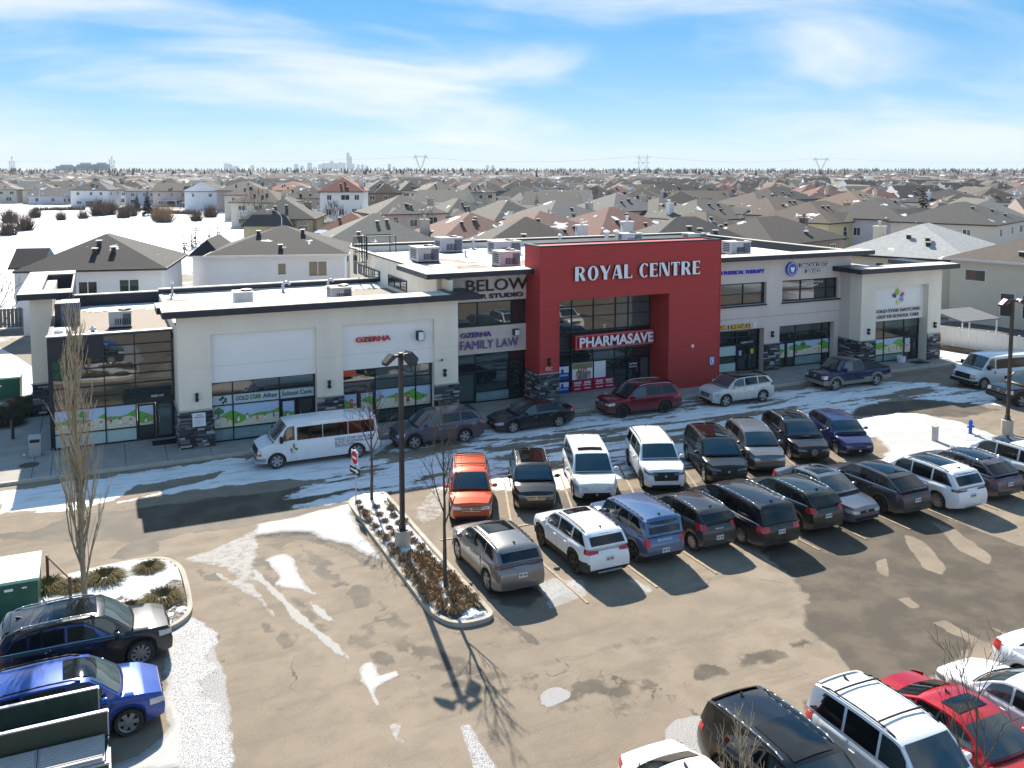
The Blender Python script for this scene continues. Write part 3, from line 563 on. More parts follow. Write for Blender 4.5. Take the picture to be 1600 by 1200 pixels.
def mural(parent, x0, x1, z0, z1, y, seed, horizon=0.55, big=1.0, tree=False):
    q = random.Random(seed); mb = MB(); w = x1 - x0; h = z1 - z0
    mb.poly([(x0, y, z0), (x1, y, z0), (x1, y, z1), (x0, y, z1)], 0)
    n = 14; ph = seed * 1.3
    def hz(x, k): return z0 + h * (horizon + 0.14 * math.sin(x * 1.9 + ph + k) + 0.06 * math.sin(x * 4.3 + k))
    def band(fu, fl, yy, m):
        for i in range(n):
            a, b = x0 + w * i / n, x0 + w * (i + 1) / n
            mb.poly([(a, yy, fl(a)), (b, yy, fl(b)), (b, yy, min(z1, fu(b))), (a, yy, min(z1, fu(a)))], m)
    band(lambda x: hz(x, 0) + 0.13 * h, lambda x: z0, y - .003, 1); band(lambda x: hz(x, 2) - 0.16 * h, lambda x: z0, y - .006, 2)
    def disc(cx, cz, r, yy, m, k=9): mb.poly([(cx + r * math.cos(-2 * math.pi * i / k), yy, cz + r * math.sin(-2 * math.pi * i / k)) for i in range(k)][::-1], m)
    if tree:
        tx = x0 + 0.3 * w; mb.poly([(tx - .03, y - .009, z0 + .4 * h), (tx + .03, y - .009, z0 + .4 * h), (tx + .03, y - .009, z0 + .8 * h), (tx - .03, y - .009, z0 + .8 * h)], 3)
        for dx_, dz_ in ((0, .82), (-.13, .74), (.13, .74)): disc(tx + dx_, z0 + dz_ * h, 0.14, y - .0105 - abs(dx_) * .01, 7)
    m_ = max(1, int(w / (0.42 * big)))
    for i in range(m_):
        cx = x0 + w * (i + 0.5) / m_ + q.uniform(-.06, .06); cz = z0 + h * q.uniform(0.12, 0.3); s = big * q.uniform(0.8, 1.1); yy = y - .012 - i * 0.0004
        cx = min(max(cx, x0 + .12 * s), x1 - .12 * s); cl = q.choice((5, 6, 9, 6, 8))
        mb.poly([(cx - .07 * s, yy, cz), (cx + .07 * s, yy, cz), (cx + .045 * s, yy, cz + .2 * s), (cx - .045 * s, yy, cz + .2 * s)], cl)
        disc(cx, cz + .26 * s, .078 * s, yy - .001, 3); disc(cx + .01, cz + .245 * s, .058 * s, yy - .002, 4)
        for dx_ in (-.04, .03): mb.poly([(cx + dx_ * s, yy, cz - .1 * s), (cx + (dx_ + .025) * s, yy, cz - .1 * s), (cx + (dx_ + .025) * s, yy, cz), (cx + dx_ * s, yy, cz)], 4)
        if i % 3 == 1: mb.poly([(cx + .1 * s, yy, cz - .02), (cx + .3 * s, yy, cz + .02), (cx + .3 * s, yy, cz + .05), (cx + .1 * s, yy, cz + .01)], 8) if cx + .3 * s < x1 else None
    return mb.build('mural', MU, parent)
def curtain(y, xs, zs, mats_=None, gap=0.055, dep=0.11, skip=(), name='window', fm=None, edge=0.07):
    """grid of panes between vertical lines xs and horizontal lines zs; mats_[(i,j)] sets a pane (i column from left, j row from bottom)"""
    mb = MB()
    for i, x in enumerate(xs):
        g = edge if i in (0, len(xs) - 1) else gap / 2
        mb.box(x - g if i else x, y - 0.03, zs[0], x + g if i < len(xs) - 1 else x, y + dep, zs[-1])
    for j, z in enumerate(zs):
        g = edge if j in (0, len(zs) - 1) else gap / 2
        for i in range(len(xs) - 1):
            a = xs[i] + (edge if i == 0 else gap / 2); b = xs[i + 1] - (edge if i == len(xs) - 2 else gap / 2)
            if (i, j) in skip and (i, j - 1) in skip: continue
            mb.box(a, y - 0.028, max(z - g, zs[0]), b, y + dep - 0.002, min(z + g, zs[-1]))
    w = mb.build(name, fm or M_frame, bld)
    for i in range(len(xs) - 1):
        for j in range(len(zs) - 1):
            if (i, j) in skip: continue
            a = xs[i] + (edge if i == 0 else gap / 2); b = xs[i + 1] - (edge if i == len(xs) - 2 else gap / 2)
            c = zs[j] + (edge if j == 0 else gap / 2); d = zs[j + 1] - (edge if j == len(zs) - 2 else gap / 2)
            pm = (mats_ or {}).get((i, j), M_glass)
            if pm == 'none': continue
            if isinstance(pm, tuple):
                pane_obj(M_glass, w, a, b, c, d, y + 0.03); mural(w, a + .01, b - .01, c + .01, d - .01, y + 0.022, *pm)
            else: pane_obj(pm, w, a, b, c, d, y + 0.03)
    return w
M_handle = mat('steel_bright', (0.55, 0.55, 0.55), 0.3, 0.9)
def door(x0, x1, z0, z1, y, glass=None, panes=None, handle='l', murals=None):
    mb = MB(); e = 0.09
    mb.box(x0, y - .04, z0, x0 + e, y + .05, z1); mb.box(x1 - e, y - .04, z0, x1, y + .05, z1); mb.box(x0 + e, y - .038, z1 - e, x1 - e, y + .048, z1); mb.box(x0 + e, y - .038, z0, x1 - e, y + .048, z0 + .16)
    d = mb.build('door', M_frame, bld)
    zz = panes or [z0 + .16, z1 - e]
    for a, b in zip(zz[:-1], zz[1:]):
        pane_obj(glass or M_glass, d, x0 + e, x1 - e, a, b, y)
    if murals: mural(d, x0 + e + .01, x1 - e - .01, *murals)
    mb = MB(); hx = x1 - .16 if handle == 'r' else x0 + .16
    mb.path([(hx, y - .05, 1.0), (hx, y - .12, 1.0), (hx, y - .12, 1.35), (hx, y - .05, 1.35)], 0.018, 6); mb.build('door_handle', M_handle, d)
    return d
zf = 0.14
# lobby at the left end
curtain(51.1, [-2.4, -1.36, 0.17, 1.66, 3.56], [zf, .88, 2.13, 2.70, 3.24, 3.74, 4.20, 4.78, 5.30, 5.93],
        {(0, 0): M_frost, (1, 0): M_frost, (2, 0): M_frost, (0, 1): (3, .42), (1, 1): (5, .5, 1, True), (2, 1): (8, .5)}, skip={(3, 0), (3, 1), (0, 7), (0, 8), (1, 7), (1, 8)})
door(1.70, 2.58, zf, 2.08, 51.1, handle='r', murals=(.95, 1.98, 51.09, 4, .45)); door(2.62, 3.5, zf, 2.08, 51.1, M_glass2, handle='l')
# two bays of the beige wing
curtain(49.0, [5.2, 6.3, 8.73, 10.65], [zf, .84, 2.08, 2.64, 3.36], {(0, 0): M_frost2, (1, 0): M_frost2, (0, 1): (11, .45, 1, True), (1, 1): (12, .48), (0, 2): M_frost, (1, 2): M_frost, (2, 2): M_frost}, skip={(2, 0), (2, 1)})
door(8.78, 9.6, zf, 2.05, 49.0, murals=(.8, 1.95, 48.99, 14, .45)); door(9.66, 10.58, zf, 2.05, 49.0)
curtain(49.0, [12.1, 14.04, 16.42, 17.4], [zf, .9, 2.08, 2.64, 3.36], {(1, 1): (21, .55, 1.5), (2, 1): (22, .55, 1.4), (1, 2): M_glass2, (1, 3): M_glass2, (2, 2): M_glass2, (2, 3): M_glass2}, skip={(0, 0), (0, 1)})
door(12.16, 13.05, zf, 2.05, 49.0, murals=(.85, 1.95, 48.99, 23, .55, 1.4)); door(13.1, 13.98, zf, 2.05, 49.0, murals=(.85, 1.95, 48.99, 24, .55, 1.4), handle='r')
# law office front and hair studio band
curtain(50.8, [19.6, 20.88, 23.15, 24.12], [zf, .80, 2.05, 2.6, 3.25], {(0, 3): M_glass2, (1, 0): M_frost2}, skip={(0, 0), (0, 1)})
door(19.66, 20.84, zf, 2.02, 50.8, M_glass2)
curtain(50.62, [19.6, 20.95, 23.26, 24.15], [4.9, 6.45], {}, edge=0.1)
# pharmacy portal: upper glazing, dark spandrel, lower glazing
curtain(50.7, [25.46, 27.5, 29.1, 30.75, 31.72, 33.44], [3.78, 4.08, 4.98, 5.68, 6.46], {(3, 1): M_glass2, (3, 2): M_glass2, (4, 1): M_glass2, (4, 2): M_glass2, (4, 3): M_glass2, (3, 3): M_glass2})
wallbox('spandrel', M_navy, (25.46, 50.5, 3.0, 33.44, 50.75, 3.78))
curtain(50.7, [25.46, 27.45, 29.07, 30.70, 31.65, 33.44], [zf, .9, 2.03, 2.64, 3.0], {(2, 3): M_glass2, (2, 2): M_glass2, (3, 3): M_glass2, (4, 3): M_glass2}, skip={(4, 0), (4, 1)})
door(31.7, 32.54, zf, 1.98, 50.7, handle='r'); door(32.6, 33.4, zf, 1.98, 50.7, M_glass2)
# grey right block
curtain(50.66, [38.4, 41.08, 42.93], [4.97, 5.72, 6.5], {(0, 1): M_glass2, (1, 1): M_glass2}, edge=0.09)
curtain(50.66, [44.4, 46.27, 48.7, 49.65], [4.97, 5.78, 6.5], {}, edge=0.09)
mb = MB(); mb.box(38.4, 50.3, 4.86, 42.95, 50.4, 4.96); mb.box(44.3, 50.3, 4.86, 49.8, 50.4, 4.96); mb.build('window_sill', M_frame, bld)
curtain(51.0, [38.6, 40.87, 42.8], [zf, .85, 1.3, 2.05, 2.62, 3.24], {(0, 0): M_frost, (0, 2): M_frost}, skip={(1, 0), (1, 1), (1, 2)})
door(40.92, 41.78, zf, 2.02, 51.0, handle='r'); door(41.84, 42.72, zf, 2.02, 51.0)
curtain(50.8, [44.22, 46.0, 48.55, 49.3], [zf, .86, 1.97, 2.63, 3.24], {(1, 1): (31, .6, .9, True), (2, 1): (32, .6, .9), (0, 3): M_glass2, (1, 0): M_frost2}, skip={(0, 0), (0, 1)})
door(44.3, 45.12, zf, 1.95, 50.8, murals=(.85, 1.85, 50.79, 34, .6, .9)); door(45.18, 45.96, zf, 1.95, 50.8, murals=(.85, 1.85, 50.79, 35, .6, .9))
curtain(49.1, [51.25, 52.95, 54.95, 56.5], [zf, .68, 1.9, 2.58, 3.28], {(0, 1): (41, .55, .9, True), (1, 1): (42, .6, .9), (0, 3): M_glass2, (1, 3): M_glass2, (2, 3): M_glass2, (0, 0): M_frost2, (1, 0): M_frost2}, skip={(2, 0), (2, 1)})
door(55.0, 55.75, zf, 1.86, 49.1, murals=(.7, 1.75, 49.09, 44, .6, .9)); door(55.8, 56.42, zf, 1.86, 49.1)
# windows and door in the side wall above the low roof
def sidewin(y0, y1, z0, z1, n):
    mb = MB(); x = 18.3; g = .05
    for k in range(n + 1):
        y = y0 + (y1 - y0) * k / n; mb.box(x - .05, y - g, z0, x + .02, y + g, z1)
    mb.box(x - .048, y0 + g, z0, x + .02, y1 - g, z0 + .09); mb.box(x - .048, y0 + g, z1 - .09, x + .02, y1 - g, z1)
    w = mb.build('window', M_frame, bld)
    for k in range(n):
        a = y0 + (y1 - y0) * k / n + g; b = y0 + (y1 - y0) * (k + 1) / n - g
        mb = MB(); mb.box(x - .02, a, z0 + .09, x - .004, b, z1 - .09); mb.build('pane', M_glass, w)
sidewin(62.3, 68.0, 6.45, 7.2, 4); sidewin(56.2, 60.2, 6.45, 7.2, 3)
mb = MB(); mb.box(18.26, 68.6, 6.3, 18.31, 69.5, 7.75); d_ = mb.build('door', M_navy, bld)

# ------------------------------------------------------------------ sidewalk of separate slabs, kerb
sw = thing('sidewalk', 'grey concrete sidewalk of large slabs along the shop fronts', 'sidewalk', (20, 49, 0), absolute=True); sw['kind'] = 'structure'
del sw['category']; del sw['label']
xs = [-12.0, -9.2, -6.2, -3.1, -2.3, 1.0, 2.9, 5.0, 7.2, 9.4, 11.6, 13.8, 16.0, 18.2, 20.4, 22.6, 24.8, 27.0, 29.2, 31.4, 33.6, 35.8, 38.0, 40.2, 42.4, 44.6, 46.8, 49.0, 51.2, 53.4, 55.6, 58.0]
for i, (a, b) in enumerate(zip(xs[:-1], xs[1:])):
    mb = MB(); mb.box(a + .012, 46.83, 0.0, b - .012, 51.05 if a > -2.5 else 58.6, 0.125 + (i % 3) * 0.003)
    mb.build('slab', M_conc, sw)
for a in range(-12, 58, 5):
    mb = MB(); mb.box(a + .01, 46.6, -.02, min(a + 5, 58) - .01, 46.82, 0.14); mb.build('kerb', M_conc2, sw)
apron = MB(); apron.poly([(58, 46.7, 0.02), (75, 46.7, 0.02), (75, 60, 0.02), (58, 60, 0.02)]); apron = apron.build('side_lane', mat('asphalt_old', (0.10, 0.095, 0.09), 0.85, 0, 0.3, 0.6)); tag(apron, kind='structure')
# ------------------------------------------------------------------ signs on the building (each sign a thing, big letters its parts)
def bounds(me):
    xs = [v.co.x for v in me.vertices]; ys = [v.co.y for v in me.vertices]
    return (min(xs), max(xs), min(ys), max(ys)) if xs else (0, 0, 0, 0)
def upright(me, sx, sz, ox, oz, y, m, name):      # text mesh (XY) to an upright mesh facing -Y
    n = me.copy(); n.name = name; front = [p.normal.z > 0.5 for p in n.polygons]
    for v in n.vertices:
        x, yy, z = v.co; v.co = (ox + x * sx, y - z, oz + yy * sz)
    n.materials.clear()
    for q in (m if isinstance(m, (list, tuple)) else [m]): n.materials.append(q)
    if isinstance(m, (list, tuple)):
        for p, f in zip(n.polygons, front): p.material_index = 0 if f else 1
    n.update(); return n
def letters(parent, s, x0, x1, z0, z1, y, m, ext=0.05, off=0.0, single=True, name='letter'):
    full = text_mesh(s, 1.0, 0.0, off); b = bounds(full); capb = bounds(text_mesh('H', 1.0, 0.0, off)); 
    sx = (x1 - x0) / (b[1] - b[0]); sz = (z1 - z0) / (capb[3] - capb[2]); ox = x0 - b[0] * sx; oz = z0 - capb[2] * sz
    if not single:
        me = text_mesh(s, 1.0, ext, off); return link('lettering', upright(me, sx, sz, ox, oz, y, m, 'lettering'), parent)
    for i, ch in enumerate(s):
        if ch == ' ': continue
        pre = bounds(text_mesh(s[:i + 1], 1.0, 0.0, off)); me = text_mesh(ch, 1.0, ext, off); cb = bounds(me)
        link(name, upright(me, sx, sz, ox + (pre[1] - cb[1]) * sx, oz, y, m, name), parent)
def sign(name, label, loc, group=None): return thing(name, label, 'sign', loc, 0, group, absolute=True)
M_ltr_white = mat('letter_white', (0.80, 0.80, 0.84), 0.4); M_ltr_side = mat('letter_return_dark', (0.015, 0.016, 0.03), 0.4)
M_ltr_black = mat('letter_black', (0.016, 0.016, 0.017), 0.5); M_ltr_red = mat('letter_red', (0.55, 0.02, 0.03), 0.4); M_ltr_purple = mat('letter_purple', (0.10, 0.045, 0.32), 0.4)
M_ltr_silver = mat('letter_silver', (0.5, 0.49, 0.55), 0.35, 0.4); M_ltr_blue = mat('letter_blue', (0.012, 0.02, 0.55), 0.4); M_ltr_yellow = mat('letter_yellow', (0.75, 0.42, 0.01), 0.4)
M_logo_blue = mat('logo_blue', (0.02, 0.07, 0.42), 0.3); M_sign_red = mat('sign_red', (0.60, 0.03, 0.045), 0.4); M_crimson = mat('sign_crimson', (0.45, 0.012, 0.06), 0.35)

# ROYAL CENTRE: high contrast display capitals, thick left stems and thin hairlines
def glyph(ch):
    P = []; W_ = 0.72; T = 0.27; t = 0.085
    def rect(a, b, c, d): P.append([(a, b), (c, b), (c, d), (a, d)])
    def line(p, q, w): P.append([(p[0], p[1]), (p[0] + w, p[1]), (q[0] + w, q[1]), (q[0], q[1])])
    def arc(cx, cz, rx, rz, a0, a1, tx, tz, n=14):
        for i in range(n):
            a, b = R(a0 + (a1 - a0) * i / n), R(a0 + (a1 - a0) * (i + 1) / n)
            f = lambda u: (cx + rx * math.cos(u), cz + rz * math.sin(u)); g = lambda u: (cx + (rx - tx) * math.cos(u), cz + (rz - tz) * math.sin(u))
            P.append([f(a), f(b), g(b), g(a)])
    if ch == 'R':
        rect(0, 0, T, 1); arc(.36, .74, .34, .26, -90, 90, .20, .07); rect(T, .93, .36, 1); rect(T, .48, .36, .55); line((.52, 0), (.30, .48), .26); W_ = .80
    elif ch == 'O': arc(.40, .5, .40, .52, 0, 360, .24, .07, 28); W_ = .80
    elif ch == 'Y': line((.27, .42), (-.02, 1), .29); rect(.27, 0, .54, .42); line((.46, .42), (.70, 1), .09); W_ = .80
    elif ch == 'A': line((0, 0), (.28, 1), .09); line((.50, 0), (.28, 1), .28); rect(.14, .26, .50, .34); W_ = .78
    elif ch == 'L': rect(0, 0, T, 1); rect(T, 0, .62, t); rect(.55, t, .62, .22); W_ = .64
    elif ch == 'C': arc(.40, .5, .40, .52, 48, 312, .24, .07, 22); rect(.58, .78, .66, .98); W_ = .70
    elif ch == 'E': rect(0, 0, T, 1); rect(T, 0, .62, t); rect(T, .48, .54, .55); rect(T, .92, .60, 1); rect(.54, t, .62, .2); rect(.53, .8, .60, .92); W_ = .64
    elif ch == 'N': rect(0, 0, .09, 1); line((.52, 0), (.09, 1), .26); rect(.70, .0, .79, 1); W_ = .80
    elif ch == 'T': rect(.22, 0, .22 + T, .92); rect(0, .92, .72, 1); rect(0, .78, .07, .92); rect(.65, .78, .72, .92); W_ = .72
    return P, W_
sg = sign('sign', 'big white ROYAL CENTRE lettering high on the red wall', (31, 48.5, 8))
word = 'ROYAL CENTRE'; tot = sum((glyph(c)[1] + .13) if c != ' ' else .42 for c in word) - .13
sx = (35.72 - 26.45) / tot; cur = 26.45
for c in word:
    if c == ' ': cur += .42 * sx; continue
    P, w = glyph(c); mb = MB()
    for i, pl in enumerate(P):
        y1 = 48.36 - (i % 4) * 0.0015; pts = [(cur + x * sx, y1, 7.64 + z * 0.87) for x, z in pl]
        a2 = sum(pts[k][0] * pts[(k + 1) % 4][2] - pts[(k + 1) % 4][0] * pts[k][2] for k in range(4))
        if a2 < 0: pts = pts[::-1]
        mb.poly(pts, 0); n_ = len(pts)
        for k in range(n_):
            p, q = pts[k], pts[(k + 1) % n_]; mb.poly([p, (p[0], 48.50, p[2]), (q[0], 48.50, q[2]), q], 1)
    mb.build('letter', [M_ltr_white, M_ltr_side], sg); cur += (w + .13) * sx

sg = sign('sign', 'red PHARMASAVE board with white raised letters in the red portal', (30, 50.1, 3.4))
mb = MB(); mb.box(27.4, 50.0, 3.0, 33.2, 50.48, 3.90); mb.build('board', M_sign_red, sg)
mb = MB()
for b in ((27.4, 49.97, 3.0, 33.2, 50.0, 3.06), (27.4, 49.97, 3.84, 33.2, 50.0, 3.90), (27.4, 49.97, 3.06, 27.46, 50.0, 3.84)): mb.box(*b)
mb.build('rim', mat('sign_rim', (0.6, 0.16, 0.17), 0.4), sg)
letters(sg, 'PHARMASAVE', 27.62, 33.16, 3.14, 3.80, 49.93, [M_ltr_white, M_ltr_side], 0.07, 0.034)
sg = sign('sign', 'black BELOW HAIR STUDIO lettering on grey wall under the roof edge', (22.5, 50.4, 7.2))
letters(sg, 'BELOW', 20.12, 24.2, 7.08, 7.78, 50.36, M_ltr_black, 0.04, 0.008); letters(sg, 'HAIR STUDIO', 20.02, 23.9, 6.62, 6.90, 50.36, M_ltr_black, 0.04, 0.03)
sg = sign('sign', 'purple OZERNA FAMILY LAW lettering on grey band above the office windows', (22, 50.4, 4))
letters(sg, 'OZERNA', 19.75, 21.75, 4.30, 4.60, 50.36, [M_ltr_purple, M_ltr_side], 0.05, 0.012, name='letter'); letters(sg, 'FAMILY LAW', 19.72, 23.55, 3.58, 4.10, 50.36, [M_ltr_purple, M_ltr_silver], 0.07, -0.004)
sg = sign('sign', 'red OZERNA lettering on the pale panel of the left wing', (13.8, 48.7, 5))
letters(sg, 'OZERNA', 12.85, 14.85, 4.90, 5.18, 48.62, M_ltr_red, 0.05, 0.025)
sg = sign('sign', 'small white projecting sign box on the pale panel right of red lettering', (16.5, 48.7, 5))
mb = MB(); mb.box(16.36, 48.28, 4.78, 16.72, 48.715, 5.30, 0); mb.box(16.39, 48.27, 4.81, 16.69, 48.28, 5.27, 1); mb.build('sign_case', [M_frame, M_white], sg)
sg = sign('sign', 'small white square projecting sign on grey wall above purple lettering', (23.6, 50.4, 4.4))
mb = MB(); mb.box(23.2, 50.1, 4.24, 23.55, 50.445, 4.62, 0); mb.box(23.23, 50.09, 4.27, 23.53, 50.1, 4.59, 1); mb.build('sign_case', [M_frame, M_white], sg)
sg = sign('sign', 'blue PHYSICAL THERAPY lettering on the grey upper wall', (41, 50.4, 7.3))
letters(sg, 'DANCHUK PHYSICAL THERAPY'.replace('DANCHUK', 'ALWIN'), 37.75, 42.7, 7.18, 7.44, 50.35, M_ltr_blue, 0.04, 0.03)
sg = sign('sign', 'white DANCHUK DENTAL SERVICES lettering with round blue tooth logo', (46.5, 50.4, 7.4))
mb = MB(); mb.lathe([(0.0, 50.22), (0.50, 50.22), (0.50, 50.4)], 28, 0, 'y', (45.1, 0, 7.33)); mb.lathe([(0.43, 50.215), (0.40, 50.215)], 28, 1, 'y', (45.1, 0, 7.33))
tooth = [(-.14, .16), (0, .12), (.14, .16), (.19, .05), (.13, -.08), (.08, -.22), (.03, -.22), (0, -.10), (-.03, -.22), (-.08, -.22), (-.13, -.08), (-.19, .05)]
mb.slab([(45.1 + a, 50.21, 7.33 + b) for a, b in tooth], (0, -0.01, 0), 1); mb.build('logo', [M_logo_blue, M_ltr_white], sg)
letters(sg, 'DANCHUK DENTAL', 45.85, 48.55, 7.42, 7.70, 50.3, [M_ltr_white, M_ltr_side], 0.06, 0.02); letters(sg, 'SERVICES', 46.4, 47.85, 6.98, 7.24, 50.3, [M_ltr_white, M_ltr_side], 0.06, 0.02)
sg = sign('sign', 'yellow CLINIC 1 MEDICAL lettering with white figure above glass door', (40.5, 50.4, 3.5))
letters(sg, 'CLINIC 1 MEDICAL', 38.1, 41.62, 3.34, 3.66, 50.33, [M_ltr_yellow, M_ltr_side], 0.05, 0.03)
mb = MB(); mb.slab([(41.72, 50.33, 3.76), (41.80, 50.33, 3.78), (41.90, 50.33, 3.62), (42.0, 50.33, 3.78), (42.08, 50.33, 3.76), (41.96, 50.33, 3.54), (41.96, 50.33, 3.32), (41.84, 50.33, 3.32), (41.84, 50.33, 3.54)], (0, .06, 0), 0); mb.build('logo', M_ltr_white, sg)
sg = sign('sign', 'dark GOLD STAR DAYCARE lettering below hand print flower on white panel', (53.8, 48.7, 4))
M_bronze = mat('letter_bronze', (0.17, 0.14, 0.11), 0.4, 0.3)
letters(sg, 'GOLD STAR DAYCARE', 51.42, 56.1, 3.92, 4.16, 48.66, M_bronze, 0.03, 0.004); letters(sg, '& OUT OF SCHOOL CARE', 51.42, 56.0, 3.50, 3.74, 48.66, M_bronze, 0.03, 0.004)
HANDC = [mat('hand_yellow', (0.62, 0.62, 0.06), 0.4), mat('hand_purple', (0.12, 0.02, 0.22), 0.4), mat('hand_magenta', (0.5, 0.03, 0.3), 0.4), mat('hand_blue', (0.12, 0.35, 0.7), 0.4), mat('hand_cream', (0.75, 0.68, 0.35), 0.4), mat('hand_green', (0.25, 0.5, 0.05), 0.4)]
def handprint(mbx, cx, cz, r, ang, m, y, ax='y'):
    def pt(u, v, k=0): 
        return (cx + u * math.cos(ang) - v * math.sin(ang), y - k, cz + u * math.sin(ang) + v * math.cos(ang))
    mbx.poly([pt(r * .42 * math.cos(2 * math.pi * i / 10), r * .42 * math.sin(2 * math.pi * i / 10)) for i in range(10)], m)
    for f, l in ((-50, .75), (-22, .95), (0, 1.0), (22, .92), (62, .75)):
        a = R(f); d = (math.sin(a), math.cos(a)); e = (d[1] * r * .11, -d[0] * r * .11)
        mbx.poly([pt(d[0] * r * .3 - e[0], d[1] * r * .3 - e[1], .001), pt(d[0] * r * .3 + e[0], d[1] * r * .3 + e[1], .001), pt(d[0] * r * l + e[0], d[1] * r * l + e[1], .001), pt(d[0] * r * l - e[0], d[1] * r * l - e[1], .001)][::-1], m)
def handflower(mbx, cx, cz, s, y):
    for k, (u, v, a) in enumerate(((0, .42, 0), (-.42, .05, 60), (.42, .1, -60), (.36, -.25, -120), (0, -.45, 180), (-.12, .3, 20))): handprint(mbx, cx + u * s, cz + v * s, .42 * s, R(a), k, y - k * .002)
mb = MB(); handflower(mb, 53.85, 5.05, 0.75, 48.70); mb.build('logo', HANDC, sg)
sg = sign('sign', 'GOLD STAR After School Care lettering on frosted window strip', (8, 49, 2.36))
letters(sg, 'GOLD STAR', 6.45, 7.75, 2.26, 2.50, 48.985, mat('print_green', (0.02, 0.06, 0.045), 0.4), 0.004, 0.01, single=False); letters(sg, 'After', 7.85, 8.62, 2.26, 2.50, 48.985, mat('print_navy', (0.02, 0.05, 0.16), 0.4), 0.004, 0.01, single=False)
letters(sg, 'School Care', 8.86, 10.45, 2.26, 2.50, 48.985, MATS['print_green'], 0.004, 0.01, single=False)
mb = MB(); handflower(mb, 5.8, 2.36, 0.26, 48.985); mb.build('logo', [MATS['print_green']] * 6, sg)
sg = sign('sign', 'white parking notice board on the stone pier beside glass lobby', (4.6, 48.4, 1.6))
mb = MB(); mb.box(4.2, 48.32, 1.28, 4.84, 48.36, 1.98); mb.build('board', M_white, sg)
M_print = mat('print_dark', (0.05, 0.03, 0.09), 0.5)
letters(sg, '2 HOUR', 4.36, 4.70, 1.84, 1.91, 48.318, M_print, 0.002, 0.02, single=False); letters(sg, 'PARKING', 4.30, 4.76, 1.72, 1.80, 48.318, M_print, 0.002, 0.02, single=False)
for k in range(4): letters(sg, 'CUSTOMERS ONLY', 4.32, 4.72, 1.60 - k * .07, 1.625 - k * .07, 48.318, M_print, 0.002, single=False)
sg = sign('sign', 'white unit number 16635 1101 above the lobby door', (2.7, 51, 2.5))
letters(sg, '16635-1101', 2.40, 3.02, 2.40, 2.52, 51.05, M_ltr_white, 0.004, 0.012, single=False)
sg = sign('sign', 'white unit number above the black clinic door', (41.9, 51, 2.2)); letters(sg, '16604-71 ST.', 41.25, 42.35, 2.14, 2.26, 50.96, M_ltr_white, 0.004, 0.01, single=False)
sg = sign('sign', 'white FDC letters on the red pier above stone', (24.8, 48.5, 2.3)); letters(sg, 'FDC', 24.55, 25.0, 2.24, 2.46, 48.52, mat('letter_pink', (0.8, 0.45, 0.47), 0.4), 0.02, 0.03)
sg = sign('sign', 'blue accessible parking sign on the red wall', (36.9, 48.5, 1.8))
mb = MB(); mb.box(36.68, 48.50, 1.48, 37.08, 48.53, 2.06, 0); mb.box(36.73, 48.495, 1.53, 37.03, 48.50, 2.01, 1)
mb.tube((36.88, 48.495, 1.9), (36.88, 48.485, 1.9), .04, n=10, m=0); mb.slab([(36.86, 48.494, 1.86), (36.86, 48.494, 1.68), (36.96, 48.494, 1.66), (36.99, 48.494, 1.58), (36.94, 48.494, 1.57), (36.91, 48.494, 1.62), (36.80, 48.494, 1.64), (36.80, 48.494, 1.86)], (0, -.006, 0), 0); mb.build('plate', [mat('sign_blue', (0.03, 0.10, 0.5), 0.4), M_white], sg)
# posters and stickers in the pharmacy windows (flat print where it hangs)
def poster(label, x0, x1, z0, z1, y, draw):
    t_ = thing('poster', label, 'poster', ((x0 + x1) / 2, y, z0), 0, absolute=True); mbx = MB(); draw(mbx, x0, x1, z0, z1, y); mbx.build('sheet', POST, t_); return t_
POST = [M_white, M_crimson, MATS['mural_skin'], MATS['mural_dark'], mat('poster_blue', (0.03, 0.08, 0.42), 0.3), mat('poster_sky', (0.35, 0.5, 0.75), 0.3), mat('poster_leaf', (0.25, 0.22, 0.12), 0.4), mat('poster_brown', (0.22, 0.10, 0.05), 0.4), mat('poster_dress', (0.60, 0.42, 0.42), 0.4), M_sign_red, mat('poster_yellow', (0.6, 0.62, 0.05), 0.4), mat('poster_grey', (0.2, 0.2, 0.22), 0.4)]
def q4(mbx, a, b, c, d, y, m): mbx.poly([(a, y, b), (c, y, b), (c, y, d), (a, y, d)], m)
def dsc(mbx, cx, cz, rx, rz, y, m, n=14): mbx.poly([(cx + rx * math.cos(2 * math.pi * i / n), y, cz + rz * math.sin(2 * math.pi * i / n)) for i in range(n)], m)
def people(mbx, x0, x1, z0, z1, y):
    q4(mbx, x0, z0, x1, z1, y, 0); w, h = x1 - x0, z1 - z0
    q4(mbx, x0 + .02, z1 - .35 * h, x1 - .02, z1 - .02, y - .003, 6)
    for cx, cz, s, hair, sk, dr in ((.28, .34, .9, 3, 2, 8), (.38, .62, 1.0, 7, 2, 11), (.62, .52, 1.0, 7, 2, 11), (.82, .30, .85, 3, 2, 8)):
        X, Z = x0 + cx * w, z0 + cz * h; k = y - .006 - cx * .02
        q4(mbx, X - .17 * s, z0 + .02, X + .17 * s, Z - .05, k, dr); dsc(mbx, X, Z + .03, .15 * s, .19 * s, k - .002, hair); dsc(mbx, X, Z, .10 * s, .14 * s, k - .004, sk)
poster('poster of a smiling family group in the pharmacy window', 27.52, 29.02, .92, 2.0, 50.64, people)
def white_ad(mbx, x0, x1, z0, z1, y):
    q4(mbx, x0, z0, x1, z1, y, 0)
    for i, (u, v) in enumerate(((.15, .4), (.35, .62), (.45, .35), (.62, .55), (.8, .38))): mbx.tube((x0 + u * (x1 - x0), y - .003, z0 + v * .7), (x0 + (u + .1) * (x1 - x0), y - .003, z0 + (v - .15) * .7), .008, n=4, m=4)
poster('tall white poster with thin handwriting in the pharmacy window', 29.14, 30.0, .92, 2.0, 50.64, white_ad)
